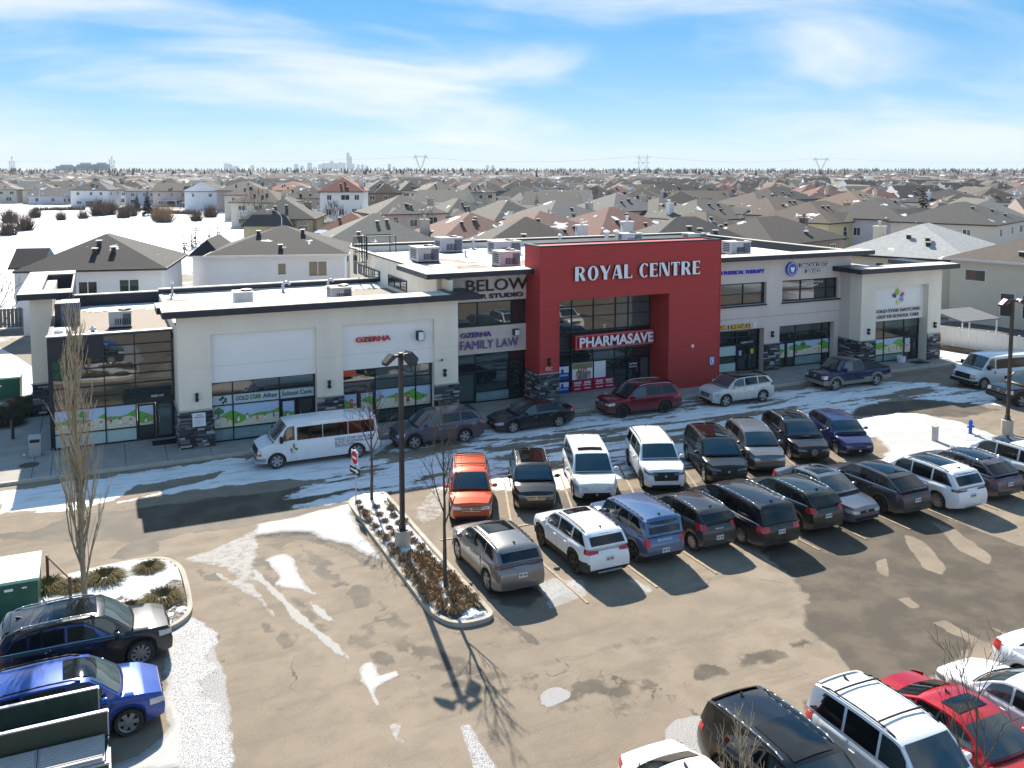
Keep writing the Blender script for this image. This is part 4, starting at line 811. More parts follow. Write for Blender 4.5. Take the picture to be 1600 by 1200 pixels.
def red_ad(mbx, x0, x1, z0, z1, y):
    q4(mbx, x0, z0, x1, z1, y, 1); q = random.Random(int(x0 * 10))
    for c in range(2):
        for r_ in range(3):
            cx = x0 + (x1 - x0) * (.28 + .46 * c); cz = z1 - .17 - r_ * .21
            q4(mbx, cx - q.uniform(.2, .3), cz, cx + q.uniform(.2, .3), cz + .055, y - .003, 0)
            if r_ == 0: q4(mbx, cx - .25, cz - .085, cx + .25, cz - .03, y - .003, 0)
poster('crimson panel with white lines of print under the family poster', 27.5, 29.04, .16, .88, 50.64, red_ad)
poster('crimson panel with white lines of print under the white poster', 29.1, 30.68, .16, .88, 50.64, red_ad)
def blue_ad(mbx, x0, x1, z0, z1, y):
    q4(mbx, x0, z0, x1, z1, y, 4); q4(mbx, x0 + .04, z0 + .5 * (z1 - z0), x1 - .04, z1 - .04, y - .003, 0); dsc(mbx, x0 + .3, z0 + .62 * (z1 - z0), .1, .16, y - .005, 4); q4(mbx, x0 + .08, z0 + .25 * (z1 - z0), x1 - .08, z0 + .38 * (z1 - z0), y - .003, 5)
poster('upper blue and white poster at the left edge of pharmacy window', 26.5, 27.3, 1.02, 1.9, 50.64, blue_ad)
poster('lower blue and white poster at the left edge of pharmacy window', 26.5, 27.3, .17, .88, 50.64, blue_ad)
poster('yellow notice on the black clinic door leaf', 42.1, 42.36, 1.35, 1.7, 50.95, lambda m_, a, b, c, d, y: q4(m_, a, c, b, d, y, 10))
poster('pale green notice on the left clinic door leaf', 41.06, 41.3, 1.3, 1.65, 50.95, lambda m_, a, b, c, d, y: q4(m_, a, c, b, d, y, 5))
sg = sign('sign', 'white 2nd Floor Entrance print on the pharmacy glass door', (32, 50.6, 1.6)); letters(sg, '2nd Floor', 31.8, 32.42, 1.55, 1.68, 50.62, M_ltr_white, .003, .01, single=False); letters(sg, 'Entrance', 31.8, 32.40, 1.36, 1.48, 50.62, M_ltr_white, .003, .01, single=False)
sg = sign('sign', 'white DANCHUK PHYSICAL THERAPY print on the upper window', (47.5, 50.6, 6.2)); letters(sg, 'DANCHUK PHYSICAL', 46.4, 48.4, 6.18, 6.32, 50.63, M_ltr_white, .003, .006, single=False); letters(sg, 'THERAPY', 46.9, 47.9, 5.95, 6.09, 50.63, M_ltr_white, .003, .006, single=False)

# wall lamps: two black cubes one over the other
def wall_lamp(x, y, z, label):
    t_ = thing('wall_lamp', label, 'wall lamp', (x, y, z), 0, 'twin cube lamps on the shop wall')
    for dz in (-.125, .125):
        mb = MB(); mb.box(-.075, -.16, dz - .085, .075, 0, dz + .085); mb.build('lamp_cube', M_black, t_)
    mb = MB(); mb.box(-.05, -.02, -.2, .05, 0, .2); mb.build('back_plate', M_black, t_)
for x, y, z, l in ((4.45, 48.48, 2.78, 'twin cube lamp on the pier above the white notice board'), (11.3, 48.48, 2.78, 'twin cube lamp on the pier between the two pale panels'), (18.0, 48.48, 2.78, 'twin cube lamp on the pier under the white camera'), (24.75, 48.52, 2.8, 'twin cube lamp on the red pier above the FDC letters'),
                   (43.5, 50.38, 2.75, 'twin cube lamp beside the clinic door on grey wall'), (50.5, 48.28, 2.75, 'twin cube lamp left of the daycare entrance at the far end'), (57.2, 48.28, 2.75, 'twin cube lamp on the last pier at the far right end')):
    wall_lamp(x, y, z, l)
t_ = thing('security_camera', 'small white dome camera on the beige pier under the joint', 'camera', (17.75, 48.49, 3.6))
mb = MB(); mb.box(-.12, -.05, -.06, .12, 0, .06); mb.build('mount', M_white, t_); mb = MB(); mb.lathe([(0, -.12), (.05, -.11), (.07, -.06), (.07, 0)], 12, 0, 'z', (.05, -.12, 0)); mb.build('dome', M_black, t_); mb = MB(); mb.lathe([(.075, 0), (.075, .06), (0, .06)], 12, 0, 'z', (-.05, -.1, -.03)); mb.build('housing', M_white, t_)
t_ = thing('alarm_box', 'small white alarm box on the plain red wall', 'alarm', (35.3, 48.53, 2.9)); mb = MB(); mb.box(-.09, -.08, -.09, .09, 0, .09); mb.build('case', M_white, t_); mb = MB(); mb.tube((0, -.02, -.09), (0, -.02, -.35), .008, n=5); mb.build('wire', M_alu, t_)
for x, y, l in ((3.0, 50.2, 'black rubber door mat in front of the glass lobby'), (55.3, 47.85, 'black door mat before the daycare entrance at the right end')):
    mb = MB(); mb.box(-.62, -.42, 0, .62, .42, .015); mb.box(-.66, -.46, 0, .66, .46, .008); o = mb.build('door_mat', M_black); o.location = (x, y, .14); tag(o, l, 'mat')
t_ = thing('planter_bin', 'low white tub with handle beside the daycare entrance', 'tub', (54.2, 48.55, .135)); mb = MB(); mb.lathe([(0, 0), (.28, 0), (.34, .42), (.30, .42), (.26, .05)], 18); mb.build('tub', M_white, t_); mb = MB(); mb.tube((.2, .1, .3), (.24, .12, 1.4), .02, n=6); mb.build('shovel_handle', M_alu, t_)
t_ = thing('litter_bin', 'grey concrete litter bin on the sidewalk left of lobby', 'bin', (-3.1, 50.6, .13)); mb = MB(); mb.lathe([(0, 0), (.36, 0), (.39, .85), (.33, .92), (.33, .85)], 4); mb.v = [(a * math.cos(.785) - b * math.sin(.785), a * math.sin(.785) + b * math.cos(.785), c) for a, b, c in mb.v]; mb.build('drum', MATS['metal_light'], t_)
mb = MB(); mb.box(-.29, -.29, .9, .29, .29, 1.0); mb.box(-.22, -.3, .72, .22, -.27, .86, 1); mb.build('lid', [M_alu, M_black], t_)
mb = MB(); mb.lathe([(0, .004), (.42, .004), (.45, 0)], 24); o = mb.build('manhole_cover', mat('rust_iron', (0.10, 0.075, 0.055), 0.7, 0.4)); o.location = (-3.3, 49.0, .136); tag(o, 'brown round manhole cover in the sidewalk by the litter bin', 'manhole cover')

# ------------------------------------------------------------------ roof top units and vents (rest on the roof: things)
def rooftop_unit(x, y, z, w, d, h, rz, label, louver=True):
    w *= .86; d *= .86; h *= .80
    t_ = thing('rooftop_unit', label, 'air conditioner', (x, y, z), rz, 'air conditioning units on the flat roofs')
    mb = MB(); mb.box(-w / 2, -d / 2, 0, w / 2, d / 2, .12); mb.build('curb', M_navy, t_)
    mb = MB(); mb.box(-w / 2 + .02, -d / 2 + .02, .12, w / 2 - .02, d / 2 - .02, h); mb.build('casing', M_alu, t_)
    mb = MB(); mb.box(-w / 2 - .03, -d / 2 - .03, h, w / 2 + .03, d / 2 + .03, h + .05); mb.build('top_cover', M_cap, t_)
    mb = MB(); mb.lathe([(.34, h + .05), (.34, h + .14), (.30, h + .14), (.0, h + .08)], 16, 0, 'z', (w * .2, 0, 0)); mb.build('fan', M_navy, t_)
    if louver:
        mb = MB()
        for k in range(7): mb.box(-w * .22 + k * .12, -d / 2 - .005, .25, -w * .22 + k * .12 + .06, -d / 2 + .03, h * .62)
        for k in range(5): mb.box(-w / 2 - .005, -d * .3, .3 + k * .14, -w / 2 + .03, d * .3, .38 + k * .14)
        mb.build('louver', M_frame, t_)
        mb = MB(); mb.box(w * .12, -d / 2 + .0, .2, w * .46, -d / 2 + .018, h * .9); mb.build('access_panel', MATS['metal_bluegrey'], t_)
    return t_
rooftop_unit(1.1, 54.3, 5.72, 1.35, 1.2, 1.15, -.05, 'square grey unit on the gravel roof of the lobby')
rooftop_unit(8.0, 56.6, 6.2, 1.3, 1.5, 1.05, -.03, 'grey unit on the snowy low roof near the cream canopy corner', False)
rooftop_unit(13.85, 56.3, 6.2, 1.55, 1.6, 1.05, 0, 'pale unit on the low roof close to the two storey wall')
rooftop_unit(21.6, 62.3, 7.75, 1.9, 2.4, 1.35, 0, 'large grey unit on the high roof behind the ladder cage')
rooftop_unit(25.8, 68.4, 7.75, 2.2, 1.8, 1.5, 0, 'wide blue grey unit at the back of the high roof')
rooftop_unit(25.6, 56.7, 7.75, 1.8, 1.7, 1.35, 0, 'grey louvred unit close to the red frame'); rooftop_unit(29.0, 64.6, 7.75, 2.6, 1.9, 1.35, 0, 'pale unit half hidden behind the one near the red frame')
rooftop_unit(45.6, 57.2, 7.75, 2.2, 1.6, 1.3, 0, 'grey louvred unit right of the red frame on snow'); rooftop_unit(43.0, 68.8, 7.75, 2.4, 1.6, 1.25, 0, 'grey unit standing behind the top edge of the red frame'); rooftop_unit(49.2, 67.6, 7.75, 2.2, 1.4, 1.1, 0, 'low long pale unit at the back right of the roof')
def vent(x, y, z, h, r, label, kind='goose'):
    t_ = thing('roof_vent', label, 'vent', (x, y, z), 0, 'vents on the flat roofs')
    mb = MB(); mb.box(-r * 2.2, -r * 2.2, 0, r * 2.2, r * 2.2, .16); mb.build('curb', M_alu, t_)
    if kind == 'goose':
        mb = MB(); pts = [(0, 0, .1), (0, 0, h)] + [(r * 1.6 - r * 1.6 * math.cos(a), 0, h + r * 1.6 * math.sin(a)) for a in (.6, 1.2, 1.8, 2.4, 3.0)]; mb.path(pts, r * .7, 8); mb.build('pipe', M_alu, t_)
    else:
        mb = MB(); mb.tube((0, 0, .1), (0, 0, h), r, n=10); mb.build('pipe', M_alu, t_); mb = MB(); mb.lathe([(0, h + .18), (r * 1.7, h + .05), (r * 1.7, h - .06)], 12); mb.build('cap', M_white, t_)
for a in ((11.2, 60.8, 6.2, .55, .14, 'short goose neck vent on the low roof by the parapet'), (14.4, 61.6, 6.2, .5, .12, 'small goose neck vent beside the pale roof unit'), (27.2, 60.2, 7.75, .7, .14, 'goose neck vent on square base in the middle of the high roof'), (25.2, 63.2, 7.75, .5, .07, 'thin pipe vent in the snow of the high roof', 'pipe'), (28.3, 69.3, 7.75, .9, .12, 'capped vent behind the wide blue grey unit', 'pipe'),
          (40.4, 68.2, 7.75, 1.25, .18, 'left one of two capped white flues at the back roof', 'pipe'), (41.4, 68.2, 7.75, 1.25, .18, 'right one of two capped white flues at the back roof', 'pipe'), (-.3, 52.6, 5.72, .3, .1, 'short black vent on gravel left of the square unit', 'pipe'), (-1.9, 52.2, 5.72, .35, .14, 'small box vent at the lobby roof corner', 'pipe'), (4.4, 62.3, 6.2, .9, .07, 'tall thin pipe by the back edge of the low roof', 'pipe'), (36.5, 69.5, 7.75, 1.0, .1, 'leaning white pipe vent above the red frame', 'pipe')): vent(*a)
# caged roof ladder on the side wall
lad = thing('roof_ladder', 'dark steel ladder with safety cage on the wing side wall', 'ladder', (18.3, 65.2, 6.3), absolute=True)
for y in (64.95, 65.4):
    mb = MB(); mb.tube((18.05, y, 6.3), (18.05, y, 9.6), .035, n=6); mb.build('rail', M_frame, lad)
mb = MB()
for k in range(11): mb.tube((18.05, 64.95, 6.5 + k * .3), (18.05, 65.4, 6.5 + k * .3), .02, n=5)
mb.build('rung', M_frame, lad)
cage = MB()
for z in (7.6, 8.4, 9.5):
    cage.path([(18.05, 64.75, z), (17.3, 64.75, z), (17.3, 65.6, z), (18.05, 65.6, z)], .03, 5)
for p in ((17.3, 64.75), (17.3, 65.2), (17.3, 65.6), (17.7, 64.75), (17.7, 65.6)): cage.tube((*p, 7.6), (*p, 9.5), .025, n=5)
cage.path([(18.1, 64.9, 9.5), (20.3, 64.9, 9.5), (20.3, 66.4, 9.5), (18.1, 66.4, 9.5), (18.1, 64.9, 9.5)], .035, 5); cage.path([(18.1, 64.9, 8.9), (20.3, 64.9, 8.9), (20.3, 66.4, 8.9), (18.1, 66.4, 8.9)], .03, 5)
for p in ((18.1, 64.9), (20.3, 64.9), (20.3, 66.4), (18.1, 66.4)): cage.tube((*p, 7.8), (*p, 9.5), .035, n=5)
cage.build('cage', M_frame, lad)
# ------------------------------------------------------------------ vehicles: lofted bodies with panes, doors, lamps, wheels as parts
def paint(name, col, metal=0.25, dirt=0.35, rough=0.28):
    m = bpy.data.materials.new('paint_' + name); m.use_nodes = True; t = m.node_tree; b = t.nodes['Principled BSDF']
    b.inputs['Specular IOR Level'].default_value = 0.15; b.inputs['Metallic'].default_value = metal; b.inputs['Roughness'].default_value = rough; b.inputs['Coat Weight'].default_value = 0.9; b.inputs['Coat Roughness'].default_value = 0.05
    tc = t.nodes.new('ShaderNodeTexCoord'); sp = t.nodes.new('ShaderNodeSeparateXYZ'); t.links.new(tc.outputs['Object'], sp.inputs[0])
    n = t.nodes.new('ShaderNodeTexNoise'); n.inputs['Scale'].default_value = 2.2; n.inputs['Detail'].default_value = 6; t.links.new(tc.outputs['Object'], n.inputs['Vector'])
    a = t.nodes.new('ShaderNodeMath'); a.operation = 'MULTIPLY_ADD'; t.links.new(n.outputs['Fac'], a.inputs[0]); a.inputs[1].default_value = 0.9; t.links.new(sp.outputs['Z'], a.inputs[2])
    mr = t.nodes.new('ShaderNodeMapRange'); t.links.new(a.outputs[0], mr.inputs['Value']); mr.inputs['From Min'].default_value = 0.65; mr.inputs['From Max'].default_value = 1.35; mr.inputs['To Min'].default_value = min(.9, dirt * 1.7); mr.inputs['To Max'].default_value = dirt * .12
    mx = t.nodes.new('ShaderNodeMix'); mx.data_type = 'RGBA'; t.links.new(mr.outputs[0], mx.inputs['Factor']); mx.inputs[6].default_value = (*col, 1); mx.inputs[7].default_value = (0.19, 0.165, 0.135, 1)
    t.links.new(mx.outputs[2], b.inputs['Base Color'])
    m2 = t.nodes.new('ShaderNodeMapRange'); t.links.new(mr.outputs[0], m2.inputs['Value']); m2.inputs['To Min'].default_value = 0.9; m2.inputs['To Max'].default_value = 0.0; t.links.new(m2.outputs[0], b.inputs['Coat Weight'])
    MATS['paint_' + name] = m; return m
PT = {}
for k_, c_, me_, d_ in (('white', (.74, .75, .74), 0, .22), ('white_clean', (.80, .81, .81), 0, .12), ('pearl', (.66, .65, .61), .1, .3), ('black', (.004, .004, .005), 0, .13), ('black_dirty', (.006, .006, .007), 0, .25), ('navy_black', (.004, .006, .012), .1, .14),
                        ('orange', (.62, .088, .022), .2, .15), ('grey', (.20, .20, .20), .5, .5), ('dark_grey', (.035, .038, .045), .3, .38), ('mid_grey', (.13, .14, .15), .4, .25), ('silver_blue', (.15, .165, .20), .5, .3), ('steel_blue', (.085, .15, .28), .45, .2),
                        ('violet_grey', (.085, .075, .105), .5, .3), ('maroon', (.17, .008, .018), .3, .2), ('red', (.46, .012, .02), .3, .1), ('blue', (.016, .024, .115), .3, .2), ('bright_blue', (.012, .055, .30), .25, .1), ('navy', (.012, .018, .075), .3, .3), ('dark_green', (.010, .022, .018), .3, .3), ('tan', (.36, .33, .26), .4, .3)): PT[k_] = paint(k_, c_, me_, d_)
M_cglass = mat('car_glass', (0.028, 0.042, 0.046), 0.03, ior=1.75, coat=0.3); M_cglass2 = mat('car_glass_light', (0.06, 0.085, 0.085), 0.04, ior=1.75)  # windscreen tint carries blue-green reflections in its base colour
M_cpriv = mat('car_glass_tinted', (0.006, 0.008, 0.009), 0.05, ior=1.55)
M_trim = mat('car_trim_black', (0.018, 0.018, 0.019), 0.65, 0, 0.2, 6); M_under = mat('car_underside', (0.010, 0.010, 0.010), 0.9)
M_tyre = mat('tyre_rubber', (0.022, 0.021, 0.020), 0.85, 0, 0.4, 8, col2=(0.06, 0.052, 0.045)); M_rim = mat('rim_silver', (0.42, 0.42, 0.42), 0.32, 0.7); M_rimd = mat('rim_dark', (0.03, 0.03, 0.032), 0.4, 0.6)
M_lamp = mat('lamp_clear', (0.50, 0.52, 0.54), 0.08, 0.2, ior=1.6, coat=0.8); M_lampd = mat('lamp_dark_lens', (0.10, 0.11, 0.12), 0.08, ior=1.6, coat=0.8); M_tail = mat('lamp_red', (0.42, 0.008, 0.012), 0.12, coat=0.8); M_taild = mat('lamp_red_dark', (0.16, 0.006, 0.012), 0.12, coat=0.8)
M_chrome = mat('chrome', (0.55, 0.56, 0.57), 0.15, 0.95); M_plate = mat('plate_white', (0.62, 0.63, 0.62), 0.5); M_grille = mat('grille_black', (0.012, 0.012, 0.014), 0.45, 0.2); M_amber = mat('lamp_amber', (0.55, 0.18, 0.02), 0.2)
M_seam = mat('seam_dark', (0.006, 0.006, 0.006), 0.9)
WHEEL = {}
def wheel_meshes(r, style, w=0.23):
    key = (round(r, 3), style)
    if key in WHEEL: return WHEEL[key]
    mb = MB(); h = w / 2; ri = r * 0.69
    mb.lathe([(ri, -h * .8), (r * .93, -h), (r, -h * .7), (r, h * .7), (r * .93, h), (ri, h * .8)], 22, 0, 'y')
    ty = mb.mesh('wheel', M_tyre, True, 50)
    mb = MB(); rm = M_rimd if 'dark' in style else M_rim
    mb.lathe([(ri, h * .8), (ri * .95, h * .75), (ri * .90, h * .45)], 22, 0, 'y'); mb.lathe([(ri * .93, h * .35), (0.001, h * .35)], 22, 1, 'y'); mb.lathe([(.075, h * .5), (.07, h * .78), (.001, h * .8)], 10, 0, 'y')
    mb.lathe([(ri, -h * .8), (.001, -h * .3)], 22, 1, 'y')
    ns = 10 if 'multi' in style else (6 if 'six' in style else 5); ws = .035 if 'multi' in style else .06
    for k in range(ns):
        a = 2 * math.pi * k / ns; ca, sa = math.cos(a), math.sin(a); L0, L1 = .05, ri * .95
        pts = [(L0, -ws * .8), (L1, -ws), (L1, ws), (L0, ws * .8)]
        mb.slab([(u * ca - v * sa, h * .74, u * sa + v * ca) for u, v in pts], (0, -h * .3, 0), 0)
    rim = mb.mesh('rim', [rm, M_rimd if 'dark' in style else M_grille]); WHEEL[key] = (ty, rim); return WHEEL[key]

class Car:
    def __init__(s, **k):
        s.L, s.W, s.H = 4.6, 1.86, 1.68; s.wb = 2.70; s.fo = 0.90; s.r = 0.36; s.clear = 0.24
        s.belt_f, s.belt_r = 1.00, 1.10; s.hood_n, s.hood_c = 0.86, 1.03; s.tail = 1.08
        s.cowl, s.rf, s.rr, s.tb = 0.235, 0.40, 0.90, 0.975      # fractions of the length from the nose: windscreen base, roof front, roof rear, rear glass base
        s.tumble = 0.78; s.nose = 0.80; s.rear = 0.86; s.doors = (0.285, 0.50, 0.715); s.glass_end = 0.93
        s.clad = False; s.rails = None; s.sunroof = None; s.wheel = 'five'; s.paint = 'white'; s.roofmat = None; s.head = 'wide'; s.taillamp = 'wide'; s.grille = 'mid'; s.plate = True; s.plate_f = False; s.nose_k = 0.16; s.tail_k = 0.14; s.priv = True; s.lower = None; s.chrome_line = False; s.spare = False; s.bars = 0; s.hatch = True; s.badge = True; s.fin = True; s.gr_chrome = False; s.skid = False; s.star = False; s.tail_text = None
        for a, b in k.items(): setattr(s, a, b)
    # x runs from -L/2 (rear) to L/2 (nose)
    def X(s, f): return s.L / 2 - f * s.L
    def hw(s, x):
        h = s.L / 2; f = 1.0
        x0 = h - 0.22 * s.L
        if x > x0: u = (x - x0) / (h - x0); f = 1 - (1 - s.nose) * u ** 2.4
        x1 = -h + 0.16 * s.L
        if x < x1: u = (x1 - x) / (x1 + h); f = 1 - (1 - s.rear) * u ** 2.4
        return s.W / 2 * f
    def belt(s, x):
        u = (s.L / 2 - x) / s.L; return s.belt_f + (s.belt_r - s.belt_f) * min(1, max(0, (u - .2) / .7))
    def deck(s, x):
        u = (s.L / 2 - x) / s.L
        if u < s.cowl:
            v = u / s.cowl; return s.hood_n + (s.hood_c - s.hood_n) * (1 - (1 - v) ** 1.7)
        if u > s.tb: return s.tail
        return s.belt(x) + 0.01
    def zb(s, x):
        z = s.clear; h = s.L / 2
        if x > h - .35: z += .05 * ((x - h + .35) / .35)
        if x < -h + .4: z += .12 * ((-h + .4 - x) / .4)
        for xa in (s.xf, s.xr):
            ra = s.r + 0.065; d = abs(x - xa)
            if d < ra: z = max(z, s.r * 0.92 + math.sqrt(ra * ra - d * d))
        return z
    @property
    def xf(s): return s.L / 2 - s.fo
    @property
    def xr(s): return s.L / 2 - s.fo - s.wb
    def prof(s, x):
        w = s.hw(x); zb = s.zb(x); zd = s.deck(x); zs = min(s.belt(x), zd - 0.015)
        if (s.L / 2 - x) / s.L < s.cowl: zs = min(zs, zd - .03)
        H_ = zs - zb; a = max(.25, H_)
        f = lambda q: zb + q * H_
        return [(w * .84, zb + (.0 if zb < s.clear + .2 else .02)), (w * .955, zb), (w * .985, f(.12)), (w * 1.0, f(.45)), (w * .995, f(.72)), (w * .972, f(.93)), (w * .93, zs + .012), (w * .60, zs + .012 + (zd - zs - .012) * .75), (0.0, zd + .012)]
    def shift(s, x, z):
        h = s.L / 2; d = 0
        if x > h - .5: d -= s.nose_k * max(0, ((z - .52) / .5)) ** 2 * ((x - h + .5) / .5) + .05 * max(0, (.45 - z) / .25) * ((x - h + .5) / .5)
        if x < -h + .5: d += (s.tail_k * max(0, ((z - .62) / .5)) ** 2 + .05 * max(0, (.5 - z) / .25)) * ((-h + .5 - x) / .5)
        return x + d
    def stations(s):
        h = s.L / 2; xs = set(np.linspace(-h, h, 25).round(4)); ra = s.r + .065
        for xa in (s.xf, s.xr):
            for k in range(9): xs.add(round(xa + ra * math.cos(math.pi * k / 8), 4))
            xs.add(round(xa + ra + .004, 4)); xs.add(round(xa - ra - .004, 4))
        for k in (.03, .08, .16): xs.add(round(h - k, 4)); xs.add(round(-h + k, 4))
        for f in (s.cowl, s.tb): xs.add(round(s.X(f) + .004, 4)); xs.add(round(s.X(f) - .004, 4))
        return sorted(xs)
    def body(s):
        mb = MB(); st = s.stations(); K = 9; ring = []
        for x in st:
            p = s.prof(x); row = [(s.shift(x, z), -y, z) for y, z in p] + [(s.shift(x, z), y, z) for y, z in p[:-1][::-1]]
            ring.append(row)
        n = len(ring[0])
        for i, row in enumerate(ring): mb.v += row
        low = 2 if s.clad else 0
        for i in range(len(ring) - 1):
            for j in range(n - 1):
                jj = min(j, n - 2 - j)
                m = 1 if jj == 0 else (2 if (jj == 1 and s.clad) or (jj == 2 and s.clad == 'high') else 0)
                if s.lower and jj in (1, 2): m = 3
                mb.f.append((i * n + j, (i + 1) * n + j, (i + 1) * n + j + 1, i * n + j + 1)); mb.m.append(m)
            mb.f.append((i * n + n - 1, (i + 1) * n + n - 1, (i + 1) * n, i * n)); mb.m.append(1)
        for i, rev in ((0, False), (len(ring) - 1, True)):
            for j in range(K - 1):
                q = (i * n + j, i * n + j + 1, i * n + n - 2 - j, i * n + n - 1 - j) if j < K - 2 else (i * n + j, i * n + j + 1, i * n + n - 1 - j)
                mb.f.append(q[::-1] if rev else q); mb.m.append(0 if not (s.clad and j < 2) else 2)
        return mb
    # greenhouse
    def gz(s, x):          # height of the roof edge line over x
        u = (s.L / 2 - x) / s.L; zr = s.H - .055; zc = s.hood_c + .0; zt = s.tail if not s.hatch else s.belt_r + .02
        pts = [(s.cowl, zc), (s.cowl + (s.rf - s.cowl) * .5, zc + (zr - zc) * .55), (s.rf - .012, zr - .045), (s.rf + .03, zr - .005), ((s.rf + s.rr) / 2 - .03, zr + .02), (s.rr - .03, zr - .02), (s.rr, zr - .06), (s.tb, zt)]
        return float(np.interp(u, [p[0] for p in pts], [p[1] for p in pts]))
    def gsec(s, x):
        zb_ = s.belt(x); zt = s.gz(x); wb_ = s.hw(x) * .935; wr = s.W / 2 * s.tumble
        f = min(1.0, max(0.0, (zt - zb_) / (s.H - .055 - zb_)))
        u = (s.L / 2 - x) / s.L
        if u > s.rr: wr = min(wr, wb_ * .9)
        y = wb_ + (wr - wb_) * f; return wb_, zb_, y, max(zt, zb_ + .002)
    def gpt(s, x, t, off=0.0, side=1):
        wb_, zb_, y, zt = s.gsec(x); return (x, side * (wb_ + (y - wb_) * t + off), zb_ + (zt - zb_) * t + off * .3)
    def crown(s, x, u, off=0.0):          # roof / screens: u in -1..1 across
        wb_, zb_, y, zt = s.gsec(x); f = min(1.0, max(0.0, (zt - zb_) / (s.H - .06 - zb_)))
        uu = (s.L / 2 - x) / s.L; bow = .055
        slope = 1.0 if uu < s.rf else 0.0
        z = zt + (bow + (.0)) * (1 - u * u) ** 1.0 * (1 if s.rf <= uu <= s.rr else .75)
        xx = x
        if uu < s.rf: xx = x + .10 * (1 - u * u) * (1 - f * .5)
        if uu > s.rr: xx = x - .07 * (1 - u * u)
        return (xx, u * y, z + off)
    def xs_g(s):
        return [s.X(f) for f in np.unique(np.concatenate([np.linspace(s.cowl + .001, s.rf - .012, 6), np.linspace(s.rf - .012, s.rr, 9), np.linspace(s.rr, s.tb - .0005, 5)]))]
    def greenhouse(s):
        mb = MB(); xs = s.xs_g(); us = (-1, -.93, -.78, -.5, 0, .5, .78, .93, 1); n = len(us) + 2
        for x in xs:
            wb_, zb_, y, zt = s.gsec(x)
            mb.v.append((x, -wb_, zb_ - .01)); mb.v += [s.crown(x, u) for u in us]; mb.v.append((x, wb_, zb_ - .01))
        for i in range(len(xs) - 1):
            for j in range(n - 1): mb.f.append((i * n + j, i * n + j + 1, (i + 1) * n + j + 1, (i + 1) * n + j)); mb.m.append(1 if (s.roofmat and 1 <= j <= n - 3 and (s.L / 2 - xs[i]) / s.L > s.rf - .02) else 0)
        for i in (0, len(xs) - 1): mb.f.append(tuple(i * n + j for j in range(n))); mb.m.append(0)
        return mb
    def screen(s, f0, f1, umax, off=.008, nu=8, nv=6):
        mb = MB(); nrm = 1
        for i in range(nv + 1):
            x = s.X(f0 + (f1 - f0) * i / nv)
            for j in range(nu + 1):
                p = s.crown(x, -umax + 2 * umax * j / nu)
                d = 1 if f0 < .5 else -1
                mb.v.append((p[0] + d * off * .8, p[1], p[2] + off))
        for i in range(nv):
            for j in range(nu): mb.f.append((i * (nu + 1) + j, i * (nu + 1) + j + 1, (i + 1) * (nu + 1) + j + 1, (i + 1) * (nu + 1) + j)); mb.m.append(0)
        return mb
    def sidewin(s, f0, f1, side, t0=.10, t1=.90, n=7, off=.008, slant0=0., slant1=0.):
        mb = MB()
        for i in range(n + 1):
            for k, t in enumerate((t0, t1)):
                a = f0 + slant0 * (t - t0) / (t1 - t0); b = f1 + slant1 * (t - t0) / (t1 - t0)
                mb.v.append(s.gpt(s.X(a + (b - a) * i / n), t, off, side))
        for i in range(n):
            q = (2 * i, 2 * i + 1, 2 * i + 3, 2 * i + 2); mb.f.append(q if side > 0 else q[::-1]); mb.m.append(0)
        return mb
    def bside(s, x, q, off, side):        # point on the body side, q in 0..1 from sill to shoulder
        p = s.prof(x); seg = [p[1], p[2], p[3], p[4], p[5]]; z0, z1 = seg[0][1], seg[-1][1]
        z = z0 + (z1 - z0) * q; y = float(np.interp(z, [a[1] for a in seg], [a[0] for a in seg]))
        return (s.shift(x, z), side * (y + off), z)
    def doorpanel(s, f0, f1, side, q0=.13, q1=.99):
        mb = MB(); n = 6; m = 4
        x0, x1 = s.X(f0), s.X(f1); zlo = s.clear + .12
        for i in range(n + 1):
            x = x0 + (x1 - x0) * i / n
            for k in range(m + 1):
                p = s.prof(x); lo = max(q0, 0.0); mb.v.append(s.bside(x, lo + (q1 - lo) * k / m, .006, side))
        for i in range(n):
            for k in range(m):
                q = (i * (m + 1) + k, i * (m + 1) + k + 1, (i + 1) * (m + 1) + k + 1, (i + 1) * (m + 1) + k); mb.f.append(q if side > 0 else q[::-1]); mb.m.append(0)
        return mb
    def ysurf(s, x, z):
        p = s.prof(x); seg = p[1:7]; return float(np.interp(z, [a[1] for a in seg], [a[0] for a in seg]))
    def wrap(s, end, side, ls, zs0, zs1, yin, zi0, zi1, off=.012, n=5):
        """strip that starts on the flank ls before the end of the car and runs round the corner to y = yin on the end face"""
        h = s.L / 2; mb = MB(); pts = []
        def put(x, y, z):
            xx = s.shift(x if end > 0 else x, z); return (xx, y, z)
        path = []
        for i in range(n + 1):
            x = end * (h - ls * (1 - i / n)); path.append(('s', x))
        yw = s.hw(end * h)
        for i in range(1, 5): path.append(('f', yw * .98 + (yin - yw * .98) * i / 4))
        tot = len(path) - 1
        for i, (k, v) in enumerate(path):
            t = i / tot; z0 = zs0 + (zi0 - zs0) * t; z1 = zs1 + (zi1 - zs1) * t
            for z in (z0, (z0 + z1) / 2, z1):
                if k == 's': mb.v.append(put(v, side * (s.ysurf(v, z) + off * .7), z)); mb.v[-1] = (mb.v[-1][0] + end * off * .6, mb.v[-1][1], mb.v[-1][2])
                else: mb.v.append((s.shift(end * h, z) + end * off, side * min(v, s.ysurf(end * h, z)), z))
        for i in range(tot):
            for k in range(2):
                q = (3 * i + k, 3 * i + k + 1, 3 * i + k + 4, 3 * i + k + 3); mb.f.append(q if side * end < 0 else q[::-1]); mb.m.append(0)
        return mb
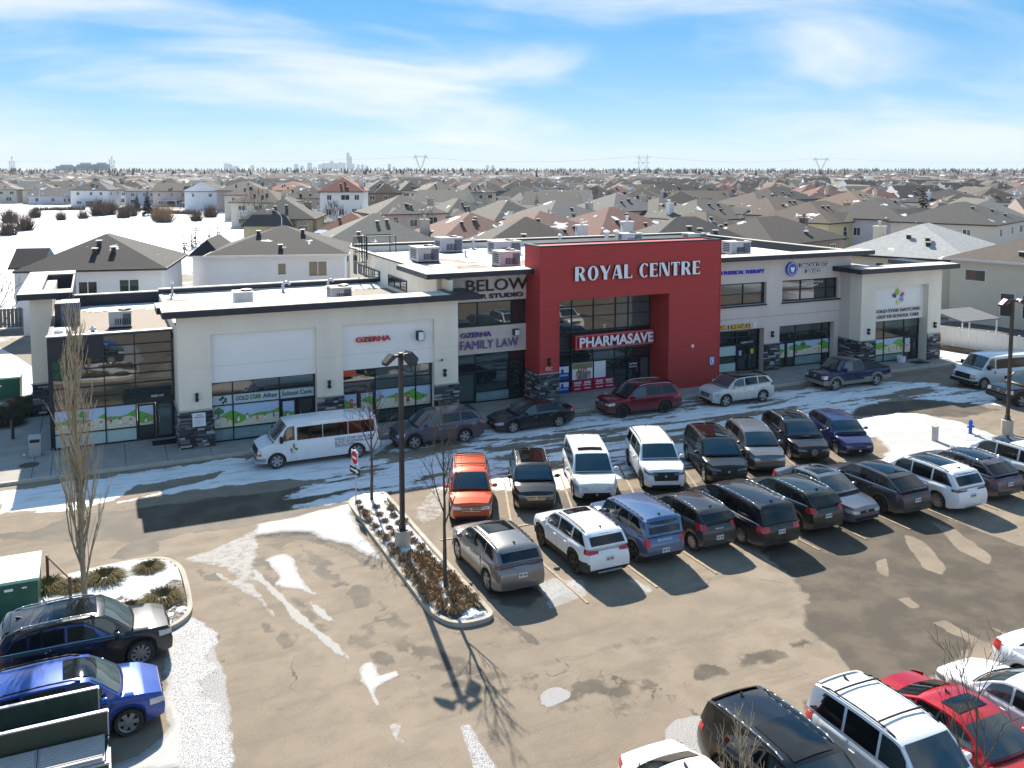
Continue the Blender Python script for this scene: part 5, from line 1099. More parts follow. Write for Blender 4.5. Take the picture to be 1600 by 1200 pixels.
    def face(s, end, y0, y1, z0, z1, off=.012, n=6, taper=0.0, smile=0.0):
        mb = MB(); h = s.L / 2
        for k in range(4):
            z = z0 + (z1 - z0) * k / 3; tp = taper * (1 - k / 3)
            for i in range(n + 1):
                y = y0 + (y1 - y0) * i / n; y *= (1 - tp); mb.v.append((s.shift(end * h, z) + end * off, y, z))
        for k in range(3):
            for i in range(n):
                q = (k * (n + 1) + i, k * (n + 1) + i + 1, (k + 1) * (n + 1) + i + 1, (k + 1) * (n + 1) + i); mb.f.append(q if end > 0 else q[::-1]); mb.m.append(0)
        return mb

def build_car(c, label, loc, rz, cat='car', name='parked_car', group='cars parked in the lot'):
    P = PT[c.paint]; root = thing(name, label, cat, loc, rz, group)
    lowm = PT[c.lower] if c.lower else P
    c.body().build('body', [P, M_under, M_trim, lowm], root, True, 38)
    c.greenhouse().build('cabin', [P, c.roofmat or P], root, True, 35)
    c.screen(c.cowl + .012, c.rf - .016, .90).build('windscreen', M_cglass2 if c.priv == 'light' else M_cglass, root, True, None)
    if c.tb - c.rr > .015: c.screen(c.rr + (c.tb - c.rr) * .08, c.tb - (c.tb - c.rr) * .12, .86, .010, 8, 4).build('rear_window', M_cpriv, root, True, None)
    d = c.doors; fl = c.cowl + (c.rf - c.cowl) * .42
    wins = [(fl, d[1] - .008, (c.rf - fl) * .32, 0., M_cglass), (d[1] + .008, min(d[2], c.glass_end) - .006, 0., 0., M_cpriv)]
    if c.glass_end - d[2] > .04: wins.append((d[2] + .012, c.glass_end, 0., -(c.glass_end - d[2]) * .38, M_cpriv))
    for side in (1, -1):
        for f0, f1, s0, s1, m in wins: c.sidewin(f0, f1, side, slant0=s0, slant1=s1).build('side_window', m, root, True, None)
        for f0, f1 in ((d[0], d[1] - .002), (d[1] + .002, d[2])):
            # stop the rear door before the wheel arch
            xa = c.xr + c.r + .10; f1b = min(f1, (c.L / 2 - xa) / c.L) if f1 > .6 else f1
            xb = c.xf - c.r - .10; f0b = max(f0, (c.L / 2 - xb) / c.L)
            dp = c.doorpanel(f0b, f1b, side, .2 if not c.clad else .3).build('door', P, root, True, None)
            mb = MB(); p = c.bside(c.X(f1b - .03), .86, .02, side); mb.cbox(p, (.17, .03, .03)); mb.build('door_handle', M_chrome if c.chrome_line else P, dp)
            mb = MB(); q0 = c.bside(c.X(f0b), .2, .002, side); q1 = c.bside(c.X(f0b), .97, .002, side)
            mb.tube(q0, c.bside(c.X(f0b), .6, .003, side), .006, n=4); mb.tube(c.bside(c.X(f0b), .6, .003, side), q1, .006, n=4); mb.build('door_gap', M_seam, dp)
        if not c.clad:
            mb = MB(); n_ = 8; xa, xb = c.xf - c.r - .09, c.xr + c.r + .09
            for i in range(n_ + 1):
                x = xa + (xb - xa) * i / n_
                for q_ in (.0, .11): mb.v.append(c.bside(x, q_, .008, side))
            for i in range(n_): f_ = (2 * i, 2 * i + 1, 2 * i + 3, 2 * i + 2); mb.f.append(f_ if side < 0 else f_[::-1]); mb.m.append(0)
            mb.build('sill_trim', M_trim, root)
        for xa in (c.xf, c.xr):
            mb = MB(); ra = c.r + .068; mb.path([(xa + ra * math.cos(a), side * (c.hw(xa) * .992), c.r * .92 + ra * math.sin(a)) for a in np.linspace(.12, math.pi - .12, 12)], .016, 4); mb.build('arch_lip', M_under, root)
        if c.chrome_line:
            mb = MB(); mb.path([c.gpt(c.X(fl - .03 + (c.glass_end - fl + .03) * i / 10), .04, .012, side) for i in range(11)], .014, 4); mb.build('chrome_trim', M_chrome, root)
        # mirror
        xm = c.X(fl + .012); wbm = c.gsec(xm)[0]; zm = c.belt(xm) + .09
        mb = MB(); mb.lathe([(.001, -.09), (.07, -.075), (.085, 0), (.08, .06), (.001, .07)], 8, 0, 'x'); mb.v = [(xm + a * .8, side * (wbm + .17) + b * 1.5, zm + z) for a, b, z in mb.v]; mb.box(xm - .02, side * wbm, zm - .06, xm + .03, side * (wbm + .12), zm - .03)
        mb.build('mirror', P if c.paint not in ('black',) else M_trim, root, True, 60)
        # lamps
        zn = c.hood_n; hl = {'wide': (.38, zn - .22, zn - .06, .40, zn - .26, zn - .15), 'slim': (.42, zn - .16, zn - .03, .38, zn - .24, zn - .16), 'tall': (.22, zn - .34, zn - .06, .52, zn - .34, zn - .08)}[c.head]
        c.wrap(1, side, hl[0], hl[1], hl[2], hl[3], hl[4], hl[5], .014).build('headlight', M_lampd if c.head == 'slim' else M_lamp, root, True, None)
        zt = c.tail if not c.hatch else c.belt_r
        tl = {'wide': (.30, zt - .20, zt - .02, .42, zt - .17, zt - .08), 'tall': (.12, zt - .36, zt + .0, c.hw(-c.L / 2) * .98 - .14, zt - .36, zt + .0), 'slim': (.34, zt - .14, zt - .03, .30, zt - .13, zt - .08), 'corner': (.34, zt - .26, zt + .03, .55, zt - .24, zt - .06)}[c.taillamp]
        c.wrap(-1, side, *tl, .014).build('taillight', M_taild if c.taillamp == 'slim' else M_tail, root, True, None)
    # faces
    hn = c.hood_n
    g = {'mid': (.50, hn - .36, hn - .13, .22), 'big': (.60, hn - .46, hn - .10, .12), 'low': (.60, .30, .50, .12), 'slim': (.52, hn - .24, hn - .15, .1)}[c.grille]
    gr = c.face(1, -g[0], g[0], g[1], g[2], .010, 8, g[3]).build('grille', M_grille, root, True, None)
    if c.gr_chrome:
        mb = MB()
        for k in range(3):
            z = g[1] + (g[2] - g[1]) * (.2 + .3 * k); x = c.shift(c.L / 2, z) + .016; w = g[0] * .94 * (1 - g[3] * (1 - (z - g[1]) / (g[2] - g[1]))); mb.box(x - .01, -w, z - .018, x + .012, w, z + .018)
        mb.build('grille_bar', M_chrome, gr)
    if c.badge:
        mb = MB(); z = (g[1] + g[2]) / 2; mb.lathe([(.001, .026), (.05, .024), (.065, .010)], 10, 0, 'x', (c.shift(c.L / 2, z), 0, z)); mb.build('badge', M_chrome, gr)
    c.face(1, -.66, .66, .27, .40, .010, 8, .06).build('lower_intake', M_trim, root, True, None)
    c.face(-1, -.70, .70, .34, .48, .010, 8, .06).build('rear_bumper', M_trim if c.clad else lowm, root, True, None)
    if c.skid:
        c.face(-1, -.5, .5, .33, .40, .02, 6, .1).build('skid_plate', M_alu, root, True, None)
    if c.star:
        mb = MB(); z = (g[1] + g[2]) / 2; x = c.shift(c.L / 2, z) + .03; n_ = 20; rr_ = .13
        mb.path([(x, rr_ * math.cos(2 * math.pi * k / n_), z + rr_ * math.sin(2 * math.pi * k / n_)) for k in range(n_ + 1)], .014, 5)
        for k in range(3): a = R(90 + 120 * k); mb.tube((x, 0, z), (x, rr_ * math.cos(a), z + rr_ * math.sin(a)), .018, .006, 5)
        mb.build('badge', M_chrome, gr)
    if c.tail_text:
        tx, zt_, w_, h_ = c.tail_text; me_ = text_mesh(tx, 1.0, 0.002, 0.01); b_ = bounds(me_); n_ = me_.copy()
        for v in n_.vertices: u = (v.co.x - b_[0]) / (b_[1] - b_[0]) - .5; w2 = (v.co.y - b_[2]) / (b_[3] - b_[2]); zz_ = zt_ + h_ * w2; v.co = (c.shift(-c.L / 2, zz_) - .012 - v.co.z, -u * w_, zz_)
        n_.materials.clear(); n_.materials.append(M_ltr_white); n_.update(); link('lettering', n_, root)
    if c.plate:
        zp = (.80 if c.hatch and c.plate != 'low' else .62); x = c.shift(-c.L / 2, zp)
        mb = MB(); mb.box(x - .022, -.16, zp - .085, x - .004, .16, zp + .085); pl = mb.build('licence_plate', M_plate, root)
        mb = MB()
        for k in range(7):
            if k != 3: mb.box(x - .026, -.13 + k * .038, zp - .03, x - .0225, -.107 + k * .038, zp + .04)
        mb.build('plate_digits', M_seam, pl)
    if c.rails:
        for side in (1, -1):
            mb = MB(); pts = []
            for i in range(9):
                f = c.rf + .03 + (c.rr - c.rf - .07) * i / 8; x, y, z = c.crown(c.X(f), side * .93); e = 0 if i in (0, 8) else .055; pts.append((x, y, z + e))
            mb.path(pts, .022, 6); mb.build('roof_rail', M_chrome if c.rails == 'chrome' else M_trim, root, True, None)
        for k in range(c.bars):
            f = c.rf + .13 + (c.rr - c.rf - .26) * k / max(1, c.bars - 1); mb = MB(); mb.path([(c.crown(c.X(f), u)[0], c.crown(c.X(f), u)[1], c.crown(c.X(f), .93)[2] + .075 + .03 * (1 - u * u)) for u in (-.93, -.5, 0, .5, .93)], .024, 6); mb.build('cross_bar', M_trim, root)
    if c.sunroof:
        f0, f1 = c.sunroof; c.screen(f0, f1, .70, .012, 8, 6).build('sunroof', M_cpriv, root, True, None)
    if c.hatch:      # roof spoiler lip over the rear glass
        mb = c.screen(c.rr - .02, c.rr + .018, .86, .022, 8, 2); mb.build('spoiler', P if not c.roofmat else M_trim, root, True, None)
    if c.fin:
        x, y, z = c.crown(c.X(c.rr - .06), 0); mb = MB(); mb.slab([(x + .12, -.02, z), (x - .06, -.02, z), (x - .08, -.02, z + .075)], (0, .04, 0)); mb.build('antenna_fin', M_trim, root)
    # wipers and cowl strip
    xw = c.X(c.cowl + .004); mb = MB(); mb.path([(c.crown(xw, u)[0] + .03, c.crown(xw, u)[1], c.crown(xw, u)[2] + .01) for u in (-.9, -.5, 0, .5, .9)], .022, 4); mb.build('wiper_cowl', M_trim, root)
    if c.spare:
        mb = MB(); mb.lathe([(.001, -.11), (.30, -.11), (.37, -.07), (.38, .08), (.33, .1)], 22, 0, 'x', (-c.L / 2 - .10, 0, .95)); mb.build('spare_wheel_cover', PT['white_clean'], root, True, 45)
    ty, rim = wheel_meshes(c.r, c.wheel)
    for x in (c.xf, c.xr):
        for side in (1, -1):
            w = link('wheel', ty, root); w.location = (x, side * (c.W / 2 - .135), c.r)
            if side < 0: w.rotation_euler = (0, 0, math.pi)
            link('rim', rim, w)
    # wheel wells
    mb = MB()
    for x in (c.xf, c.xr): mb.box(x - c.r - .02, -c.W / 2 + .30, c.clear + .02, x + c.r + .02, c.W / 2 - .30, c.r * 2 + .04)
    mb.build('wheel_well', M_under, root)
    return root
SUV = dict(L=4.62, W=1.87, H=1.70, wb=2.70, fo=.90, r=.368, belt_f=1.06, belt_r=1.19, hood_n=.95, hood_c=1.09)
def SU(**k): q = dict(SUV); q.update(k); return Car(**q)
def SED(**k):
    q = dict(L=4.85, W=1.85, H=1.46, wb=2.83, fo=.95, r=.335, clear=.18, belt_f=.90, belt_r=.97, hood_n=.70, hood_c=.92, tail=1.02, cowl=.265, rf=.45, rr=.70, tb=.855, tumble=.74, hatch=False, doors=(.30, .505, .70), glass_end=.76, nose_k=.22, tail_k=.12, nose=.74, rear=.80); q.update(k); return Car(**q)
DOWN, UP, LEFT, RIGHT = -math.pi / 2, math.pi / 2, math.pi, 0.0
def car(c, label, x, y, ang, **k): return build_car(c, label, (x, y, 0.0), ang, **k)
G1, G2, G3, G4 = 'cars nosing towards the camera in the near side of the front row', 'cars in the second row of the lot', 'vehicles stopped along the shop kerb', 'cars at the lower right edge of the lot'
# front row: noses towards the camera, nose line at y = 33
def r1(c, label, x, nose_y, rot=0.0, cat='suv', deg=21): a = R(deg); car(c, label, x + (c.L / 2) * math.sin(a), nose_y + .35 + (c.L / 2) * math.cos(a), DOWN - a, cat=cat, group=G1)
r1(SU(L=4.88, W=1.83, H=1.70, wb=2.89, paint='orange', rails='black', bars=2, grille='mid', gr_chrome=True, head='wide', hood_n=.92, belt_f=1.02), 'orange SUV with roof rack bars, first of the row facing the camera', 13.5, 33.0)
r1(SU(L=4.47, W=1.85, H=1.65, wb=2.67, paint='black', rails='chrome', sunroof=(.44, .82), gr_chrome=True, head='slim'), 'black SUV with panoramic roof parked right of the orange one', 16.45, 33.0)
r1(SU(L=5.09, W=1.98, H=1.78, wb=3.03, paint='white', rails=None, sunroof=(.40, .47), cowl=.19, rf=.36, rr=.93, tb=.985, hood_n=.88, hood_c=1.06, belt_f=1.02, belt_r=1.06, grille='low', doors=(.25, .46, .70), glass_end=.95, head='wide', tumble=.80), 'white minivan with dark grille between black SUV and tall white SUV', 19.35, 32.95, cat='minivan')
r1(SU(L=5.20, W=2.0, H=1.80, wb=3.07, r=.40, paint='white_clean', rails='black', clear=.27, hood_n=1.05, hood_c=1.14, belt_f=1.10, belt_r=1.16, grille='big', head='slim', cowl=.25, rf=.385, rr=.935, tb=.985, glass_end=.955, wheel='five_dark'), 'tall white SUV with broad dark grille and paper on dashboard', 22.8, 32.75, .03)
r1(SU(L=5.05, W=2.0, H=1.77, wb=3.02, r=.39, paint='black', rails='black', sunroof=(.42, .8), hood_n=1.0, hood_c=1.10, belt_f=1.08, belt_r=1.15, grille='big', head='slim', clear=.25), 'black SUV with bare black grille beside the tall white SUV', 25.85, 32.2, .02)
r1(SU(L=4.70, W=1.84, H=1.67, wb=2.79, paint='mid_grey', rails='chrome', gr_chrome=True, grille='slim', head='wide'), 'grey SUV with silver roof rails between two black SUVs', 28.65, 32.75, .02)
r1(SU(L=4.95, W=1.95, H=1.66, wb=3.0, paint='navy_black', rails='chrome', sunroof=(.46, .84), hood_n=.84, hood_c=1.0, grille='big', head='slim', rr=.84, tb=.965, chrome_line=True, nose_k=.26, star=True, badge=False), 'dark navy crossover with smooth black nose and round star badge', 31.8, 33.2, deg=19)
r1(SU(L=4.28, W=1.79, H=1.60, wb=2.64, r=.33, paint='blue', rails='black', hood_n=.80, hood_c=.98, grille='low', head='slim', nose_k=.28, wheel='multi'), 'deep blue small crossover at the right end of the front row', 34.4, 32.8, deg=17)
# second row: tails towards the camera at y = 26.7
def r2(c, label, x, tail_y, rot=0.0, cat='suv', ang=UP): car(c, label, x, tail_y + c.L / 2, ang + rot, cat=cat, group=G2)
r2(SU(L=4.70, W=1.90, H=1.66, wb=2.79, paint='grey', rails='black', taillamp='slim', sunroof=(.42, .62)), 'dusty grey SUV beside the planted island, tail to camera', 12.75, 26.85)
r2(SU(L=4.62, W=1.86, H=1.70, wb=2.69, r=.375, paint='white_clean', rails='black', clad='high', sunroof=(.42, .52), taillamp='wide', wheel='five_dark', skid=True, clear=.28), 'white SUV with black arches, black wheels and red tail lamps', 16.1, 26.75)
r2(SU(L=4.40, W=1.88, H=1.80, wb=2.67, r=.385, paint='steel_blue', rails='black', clear=.30, hood_n=1.05, hood_c=1.12, belt_f=1.10, belt_r=1.14, rr=.945, tb=.985, cowl=.26, rf=.36, tumble=.84, taillamp='tall', grille='mid', wheel='five_dark', plate='low', clad=True, tail_text=('BRONCO', .96, .62, .07)), 'steel blue boxy SUV with upright tail lamps and grooved roof', 18.55, 26.9)
r2(SU(L=4.05, W=1.77, H=1.60, wb=2.52, r=.335, paint='dark_grey', rails='chrome', taillamp='corner', wheel='multi', plate='low', tail_text=('VENUE', .93, .40, .045)), 'small dark grey SUV with silver rails between blue SUV and long black minivan', 21.05, 27.0)
r2(SU(L=5.15, W=1.99, H=1.77, wb=3.0, r=.36, paint='black_dirty', rails='chrome', cowl=.19, rf=.36, rr=.93, tb=.985, belt_f=1.04, belt_r=1.08, doors=(.25, .46, .70), glass_end=.95, taillamp='corner', wheel='multi', chrome_line=True, tumble=.80), 'long black minivan with chrome side line, tail to camera', 23.25, 26.1, cat='minivan')
r2(SU(L=4.50, W=1.83, H=1.65, wb=2.69, paint='dark_green', rails='chrome', taillamp='corner', chrome_line=True), 'dark green SUV with bright red lamps next to the long minivan', 26.0, 26.55)
r2(SED(L=4.75, W=1.85, H=1.55, paint='silver_blue', rr=.74, tb=.90, grille='slim', hood_n=.80, sunroof=(.48, .66), wheel='five', tail=1.06, belt_f=.96, belt_r=1.03, chrome_line=True), 'silver blue car nosing towards the camera in the tail row', 28.1, 26.65, .02, 'sedan', DOWN)
r2(SU(L=4.74, W=1.86, H=1.66, wb=2.69, paint='dark_grey', rr=.80, tb=.955, belt_r=1.14, sunroof=(.42, .76), taillamp='slim', wheel='five_dark', chrome_line=True), 'dusty charcoal crossover with sloping rear glass and thin tail lamps', 30.6, 26.3)
r2(SU(L=4.93, W=1.95, H=1.77, wb=2.99, r=.385, paint='white_clean', rails='black', sunroof=(.40, .74), taillamp='slim', wheel='multi', belt_f=1.06, belt_r=1.14, skid=True), 'white SUV with long glass roof and slender dark red lamps', 33.15, 25.7)
r2(SU(L=4.64, W=1.86, H=1.64, wb=2.66, paint='violet_grey', rails='chrome', rr=.82, tb=.955, taillamp='slim', belt_r=1.13, sunroof=(.42, .76), chrome_line=True), 'violet grey crossover behind the white SUV with glass roof', 35.85, 26.0)
r2(SU(L=5.20, W=2.0, H=1.82, wb=3.07, r=.40, paint='white', rails='black', belt_f=1.12, belt_r=1.18, hood_n=1.02, hood_c=1.14, sunroof=(.40, .58), rr=.94, tb=.985, glass_end=.955, wheel='multi'), 'big white SUV cut by the right edge of the picture', 38.75, 25.7)
# along the kerb, noses to the left
def rk(c, label, fx, y, rot=0.0, cat='suv', **k): car(c, label, fx + (c.L / 2 - c.fo), y + c.W / 2 - .12, LEFT + rot, cat=cat, group=G3, **k)
rk(SU(L=4.86, W=1.92, H=1.73, wb=2.79, r=.37, paint='violet_grey', rails=None, chrome_line=True, hood_n=.92), 'violet grey SUV at the kerb behind the white van', 14.65, 44.0)
rk(SED(paint='navy_black', chrome_line=True, hood_n=.72), 'black sedan at the kerb before the law office', 20.5, 44.5, cat='sedan')
rk(SU(L=5.0, W=2.0, H=1.80, wb=2.86, r=.39, paint='maroon', rails='chrome', hood_n=1.0, hood_c=1.12, belt_f=1.08, belt_r=1.16, gr_chrome=True, wheel='five_dark', clear=.26, clad=True), 'dark red SUV at the kerb before the pharmacy', 27.55, 44.45, -.04)
rk(SU(L=4.68, W=1.93, H=1.70, wb=2.82, r=.375, paint='pearl', roofmat=M_cpriv, gr_chrome=True, hood_n=.92, chrome_line=True, priv='light'), 'white crossover with black roof at the kerb past the red frame', 34.6, 44.1)
# lower right corner, tails up the picture
def r4(c, label, x, tail_y, ang=DOWN, cat='suv'): car(c, label, x, tail_y - c.L / 2, ang, cat=cat, group=G4)
r4(SU(L=5.10, W=1.95, H=1.80, wb=3.04, r=.39, paint='black', rails='chrome', sunroof=(.40, .66), belt_f=1.08, belt_r=1.14, rr=.93, tb=.98, glass_end=.95, tumble=.80), 'long black SUV with framed sunroof in the lower right corner', 13.85, 17.45)
r4(SU(L=4.78, W=1.88, H=1.88, wb=2.79, r=.39, paint='white_clean', rails='black', bars=2, spare=True, clear=.28, belt_f=1.10, belt_r=1.14, hood_n=1.02, hood_c=1.14, rr=.94, tb=.985, glass_end=.955, cowl=.26, taillamp='corner'), 'white off roader with spare wheel cover and roof bars', 16.55, 16.75)
r4(SED(paint='red', sunroof=(.49, .60), chrome_line=False, tail=1.06), 'red sedan with dark sunroof in the lower right corner', 18.95, 16.95, cat='sedan')
car(SED(L=4.70, W=1.83, paint='white_clean', head='slim'), 'white sedan nosing out beside the red sedan', 21.5, 17.1 - 2.35, UP, cat='sedan', group=G4)
r4(SED(paint='white_clean', taillamp='corner'), 'white sedan showing its tail at the far lower right edge', 23.95, 17.2, cat='sedan')
r4(SED(L=4.5, paint='white_clean', H=1.46), 'white sedan barely in view at the bottom edge', 11.35, 17.2, cat='sedan')
# left edge, noses to the right
car(SU(L=4.80, W=1.90, H=1.76, wb=2.86, r=.38, paint='navy_black', rails='chrome', sunroof=(.42, .66), hood_n=1.0, hood_c=1.10, belt_f=1.06, belt_r=1.12, chrome_line=True, wheel='multi', priv='light'), 'black SUV with glass roof beside the transformer box at left', -.72, 28.55, .03, cat='suv', group='SUVs parked nose out at the left edge')
car(SU(L=4.57, W=1.85, H=1.70, wb=2.66, r=.36, paint='bright_blue', rails='black', sunroof=(.36, .52), hood_n=.90, priv='light', wheel='six'), 'bright blue SUV behind the green dumpster', -1.05, 25.12, .03, cat='suv', group='SUVs parked nose out at the left edge')

# ---------------- vans and the pickup
def van(label, loc, rz, paint_name, bumper, grille_mat, passenger=True):
    c = Car(L=6.05, W=2.02, H=2.14, wb=3.94, fo=.92, r=.385, clear=.30, belt_f=1.24, belt_r=1.24, hood_n=1.02, hood_c=1.26, tail=1.24, cowl=.135, rf=.255, rr=.968, tb=.99, tumble=.86, nose=.86, rear=.95, doors=(.155, .30, .99), glass_end=.95, paint=paint_name, nose_k=.10, tail_k=.04, taillamp='tall', head='tall', grille='big', plate=True, fin=False)
    root = build_car_van(c, label, loc, rz, bumper, grille_mat); return root
def build_car_van(c, label, loc, rz, bumper, grille_mat):
    P = PT[c.paint]; root = thing('passenger_van', label, 'van', loc, rz, 'white passenger vans')
    c.body().build('body', [P, M_under, M_trim, P], root, True, 38); c.greenhouse().build('cabin', P, root, True, 35)
    c.screen(c.cowl + .01, c.rf - .016, .90).build('windscreen', M_cglass, root, True, None)
    c.screen(c.rr + .004, c.tb - .004, .8, .010, 8, 3).build('rear_window', M_cpriv, root, True, None)
    for side in (1, -1):
        c.sidewin(.19, .295, side, slant0=.03).build('side_window', M_cglass, root, True, None)
        for a, b in ((.315, .52), (.525, .73), (.735, .955)): c.sidewin(a, b, side, t0=.06, t1=.80).build('side_window', M_cpriv, root, True, None)
        dp = c.doorpanel(.185, .30, side, .1).build('door', P, root, True, None)
        mb = MB(); mb.cbox(c.bside(c.X(.285), .9, .02, side), (.05, .03, .16)); mb.build('door_handle', M_trim, dp)
        mb = MB(); mb.tube(c.bside(c.X(.303), .1, .004, side), c.bside(c.X(.303), .97, .004, side), .008, n=4); mb.build('door_gap', M_seam, dp)
        xm = c.X(.185); mb = MB(); mb.box(xm - .05, side * (c.gsec(xm)[0] + .05), 1.30, xm + .07, side * (c.gsec(xm)[0] + .30), 1.58); mb.build('mirror', M_trim, root)
        c.wrap(1, side, .16, .82, .98, .62, .82, .98, .014).build('headlight', M_lamp, root, True, None); c.wrap(1, side, .2, .70, .80, .62, .70, .80, .014).build('turn_signal', M_amber, root, True, None)
        c.wrap(-1, side, .06, .8, 1.4, .84, .8, 1.4, .014).build('taillight', M_tail, root, True, None)
    c.face(1, -.62, .62, .66, 1.0, .012, 8, 0).build('grille', grille_mat, root, True, None)
    mb = MB(); x = c.L / 2; mb.box(x - .12, -.92, .36, x + .10, .92, .58); mb.box(x - .4, -.99, .38, x - .12, .99, .56); mb.build('front_bumper', bumper, root)
    mb = MB(); mb.box(-x - .1, -.92, .40, -x + .1, .92, .58); mb.build('rear_bumper', bumper, root)
    ty, rim = wheel_meshes(c.r, 'six')
    for x in (c.xf, c.xr):
        for side in (1, -1):
            w = link('wheel', ty, root); w.location = (x, side * (c.W / 2 - .14), c.r)
            if side < 0: w.rotation_euler = (0, 0, math.pi)
            link('rim', rim, w)
    mb = MB(); mb.path([(c.crown(c.X(c.cowl + .004), u)[0] + .03, c.crown(c.X(c.cowl), u)[1], c.crown(c.X(c.cowl + .004), u)[2]) for u in (-.9, 0, .9)], .025, 4); mb.build('wiper_cowl', M_trim, root)
    mb = MB()
    for x in (c.xf, c.xr): mb.box(x - c.r - .02, -c.W / 2 + .30, c.clear + .02, x + c.r + .02, c.W / 2 - .30, c.r * 2 + .04)
    mb.build('wheel_well', M_under, root); root['_car'] = 0; del root['_car']
    return root, c
vr, vc = van('white passenger van with daycare lettering at the kerb', (9.72, 44.72, 0), LEFT, 'white_clean', M_chrome, M_grille)
# printed lettering on the flank of the van (its left side faces the lot)
ys = vc.W / 2 + .012
def vantext(s, x0, x1, z0, z1):
    full = text_mesh(s, 1.0, 0.002, 0.008); b = bounds(full); cb = bounds(text_mesh('H', 1.0, 0.0, .008)); n = full.copy(); n.name = 'lettering'
    for v in n.vertices:
        u = (v.co.x - b[0]) / (b[1] - b[0]); w = (v.co.y - cb[2]) / (cb[3] - cb[2])
        v.co = (-(x0 + (x1 - x0) * u), ys + v.co.z, z0 + (z1 - z0) * w)
    n.materials.clear(); n.materials.append(M_print); n.update(); link('lettering', n, vr)
M_print2 = M_print
vantext('GOLD STAR DAYCARE', .72, 2.72, 1.06, 1.19); vantext('& OUT OF SCHOOL CARE', .72, 2.62, .90, 1.02); vantext('780 756 9000', .72, 1.7, .78, .86); vantext('GOLDSTARDAYCARE.CA', .72, 1.55, .71, .75)
mb = MB(); handflower(mb, 0, 0, .24, 0); mb.v = [(x + 1.30, -y + ys + .003, z + .86) for x, y, z in mb.v]; mb.f = [f[::-1] for f in mb.f]; mb.build('logo', HANDC, vr)
van('white passenger van with black bumper and grille at far right', (55.0, 41.2, 0), LEFT - .12, 'white', M_trim, M_grille)

def pickup(label, loc, rz, main, low):
    c = Car(L=5.70, W=2.0, H=1.90, wb=3.53, fo=.95, r=.40, clear=.34, belt_f=1.16, belt_r=1.18, hood_n=1.08, hood_c=1.18, tail=1.18, cowl=.235, rf=.345, rr=.575, tb=.605, tumble=.80, nose=.88, rear=.96, paint=main, lower=low, nose_k=.08, tail_k=.02, head='tall', grille='big', hatch=False)
    P = PT[main]; Lm = PT[low]; root = thing('pickup_truck', label, 'pickup truck', loc, rz)
    c.body().build('body', [P, M_under, M_trim, Lm], root, True, 38); c.greenhouse().build('cabin', P, root, True, 35)
    c.screen(c.cowl + .012, c.rf - .016, .9).build('windscreen', M_cglass, root, True, None); c.screen(c.rr + .004, c.tb - .004, .8, .01, 8, 3).build('rear_window', M_cpriv, root, True, None)
    mb = MB(); x0, x1 = c.X(.612), c.X(.992); mb.box(x1, -.90, 1.19, x0, .90, 1.225); mb.build('bed_cover', M_trim, root)
    for side in (1, -1):
        for a, b, s0 in ((.285, .425, .03), (.44, .57, 0)): c.sidewin(a, b, side, slant0=s0).build('side_window', M_cglass if a < .4 else M_cpriv, root, True, None)
        for a, b in ((.27, .43), (.434, .585)):
            dp = c.doorpanel(a, b, side, .3).build('door', P, root, True, None); mb = MB(); mb.cbox(c.bside(c.X(b - .025), .85, .02, side), (.16, .03, .04)); mb.build('door_handle', P, dp)
            mb = MB(); mb.tube(c.bside(c.X(b + .002), .3, .004, side), c.bside(c.X(b + .002), .97, .004, side), .008, n=4); mb.build('door_gap', M_seam, dp)
        xm = c.X(.285); mb = MB(); mb.box(xm - .05, side * (c.gsec(xm)[0] + .04), 1.22, xm + .07, side * (c.gsec(xm)[0] + .30), 1.45); mb.build('mirror', P, root)
        c.wrap(1, side, .28, .78, 1.02, .60, .80, 1.02, .014).build('headlight', M_lamp, root, True, None); c.wrap(-1, side, .06, .75, 1.12, .84, .75, 1.12, .014).build('taillight', M_tail, root, True, None)
        for xa in (c.xf, c.xr):      # tan wheel arch mouldings
            mb = MB(); pts = [(xa + (c.r + .11) * math.cos(a), side * (c.hw(xa) + .012), c.r * .92 + (c.r + .11) * math.sin(a)) for a in np.linspace(.05, math.pi - .05, 12)]; mb.path(pts, .045, 5); mb.build('arch_moulding', Lm, root)
    gr = c.face(1, -.58, .58, .72, 1.04, .012, 8, .05).build('grille', M_grille, root, True, None)
    mb = MB()
    for z in (.80, .90, 1.0): xx = c.shift(c.L / 2, z) + .016; mb.box(xx - .01, -.55, z - .012, xx + .012, .55, z + .012)
    mb.build('grille_bar', M_chrome, gr); mb = MB(); mb.lathe([(.001, .03), (.09, .026), (.11, .010)], 12, 0, 'x', (c.shift(c.L / 2, .9), 0, .9)); mb.build('badge', M_chrome, gr)
    mb = MB(); x = c.L / 2; mb.box(x - .1, -.94, .44, x + .06, .94, .66); mb.build('front_bumper', Lm, root); mb = MB(); mb.box(-x - .1, -.92, .5, -x + .1, .92, .68); mb.build('rear_bumper', M_chrome, root)
    ty, rim = wheel_meshes(c.r, 'five', .27)
    for x in (c.xf, c.xr):
        for side in (1, -1):
            w = link('wheel', ty, root); w.location = (x, side * (c.W / 2 - .15), c.r)
            if side < 0: w.rotation_euler = (0, 0, math.pi)
            link('rim', rim, w)
    mb = MB()
    for x in (c.xf, c.xr): mb.box(x - c.r - .02, -c.W / 2 + .30, c.clear + .02, x + c.r + .02, c.W / 2 - .30, c.r * 2 + .04)
    mb.build('wheel_well', M_under, root); return root
pickup('navy pickup truck with tan lower trim and black bed cover at the kerb', (45.55, 45.2, 0), LEFT - .02, 'navy', 'tan')
pickup('dark pickup truck half out of the picture beside the right lamp post', (53.0, 37.0, 0), LEFT - .2, 'black', 'black')
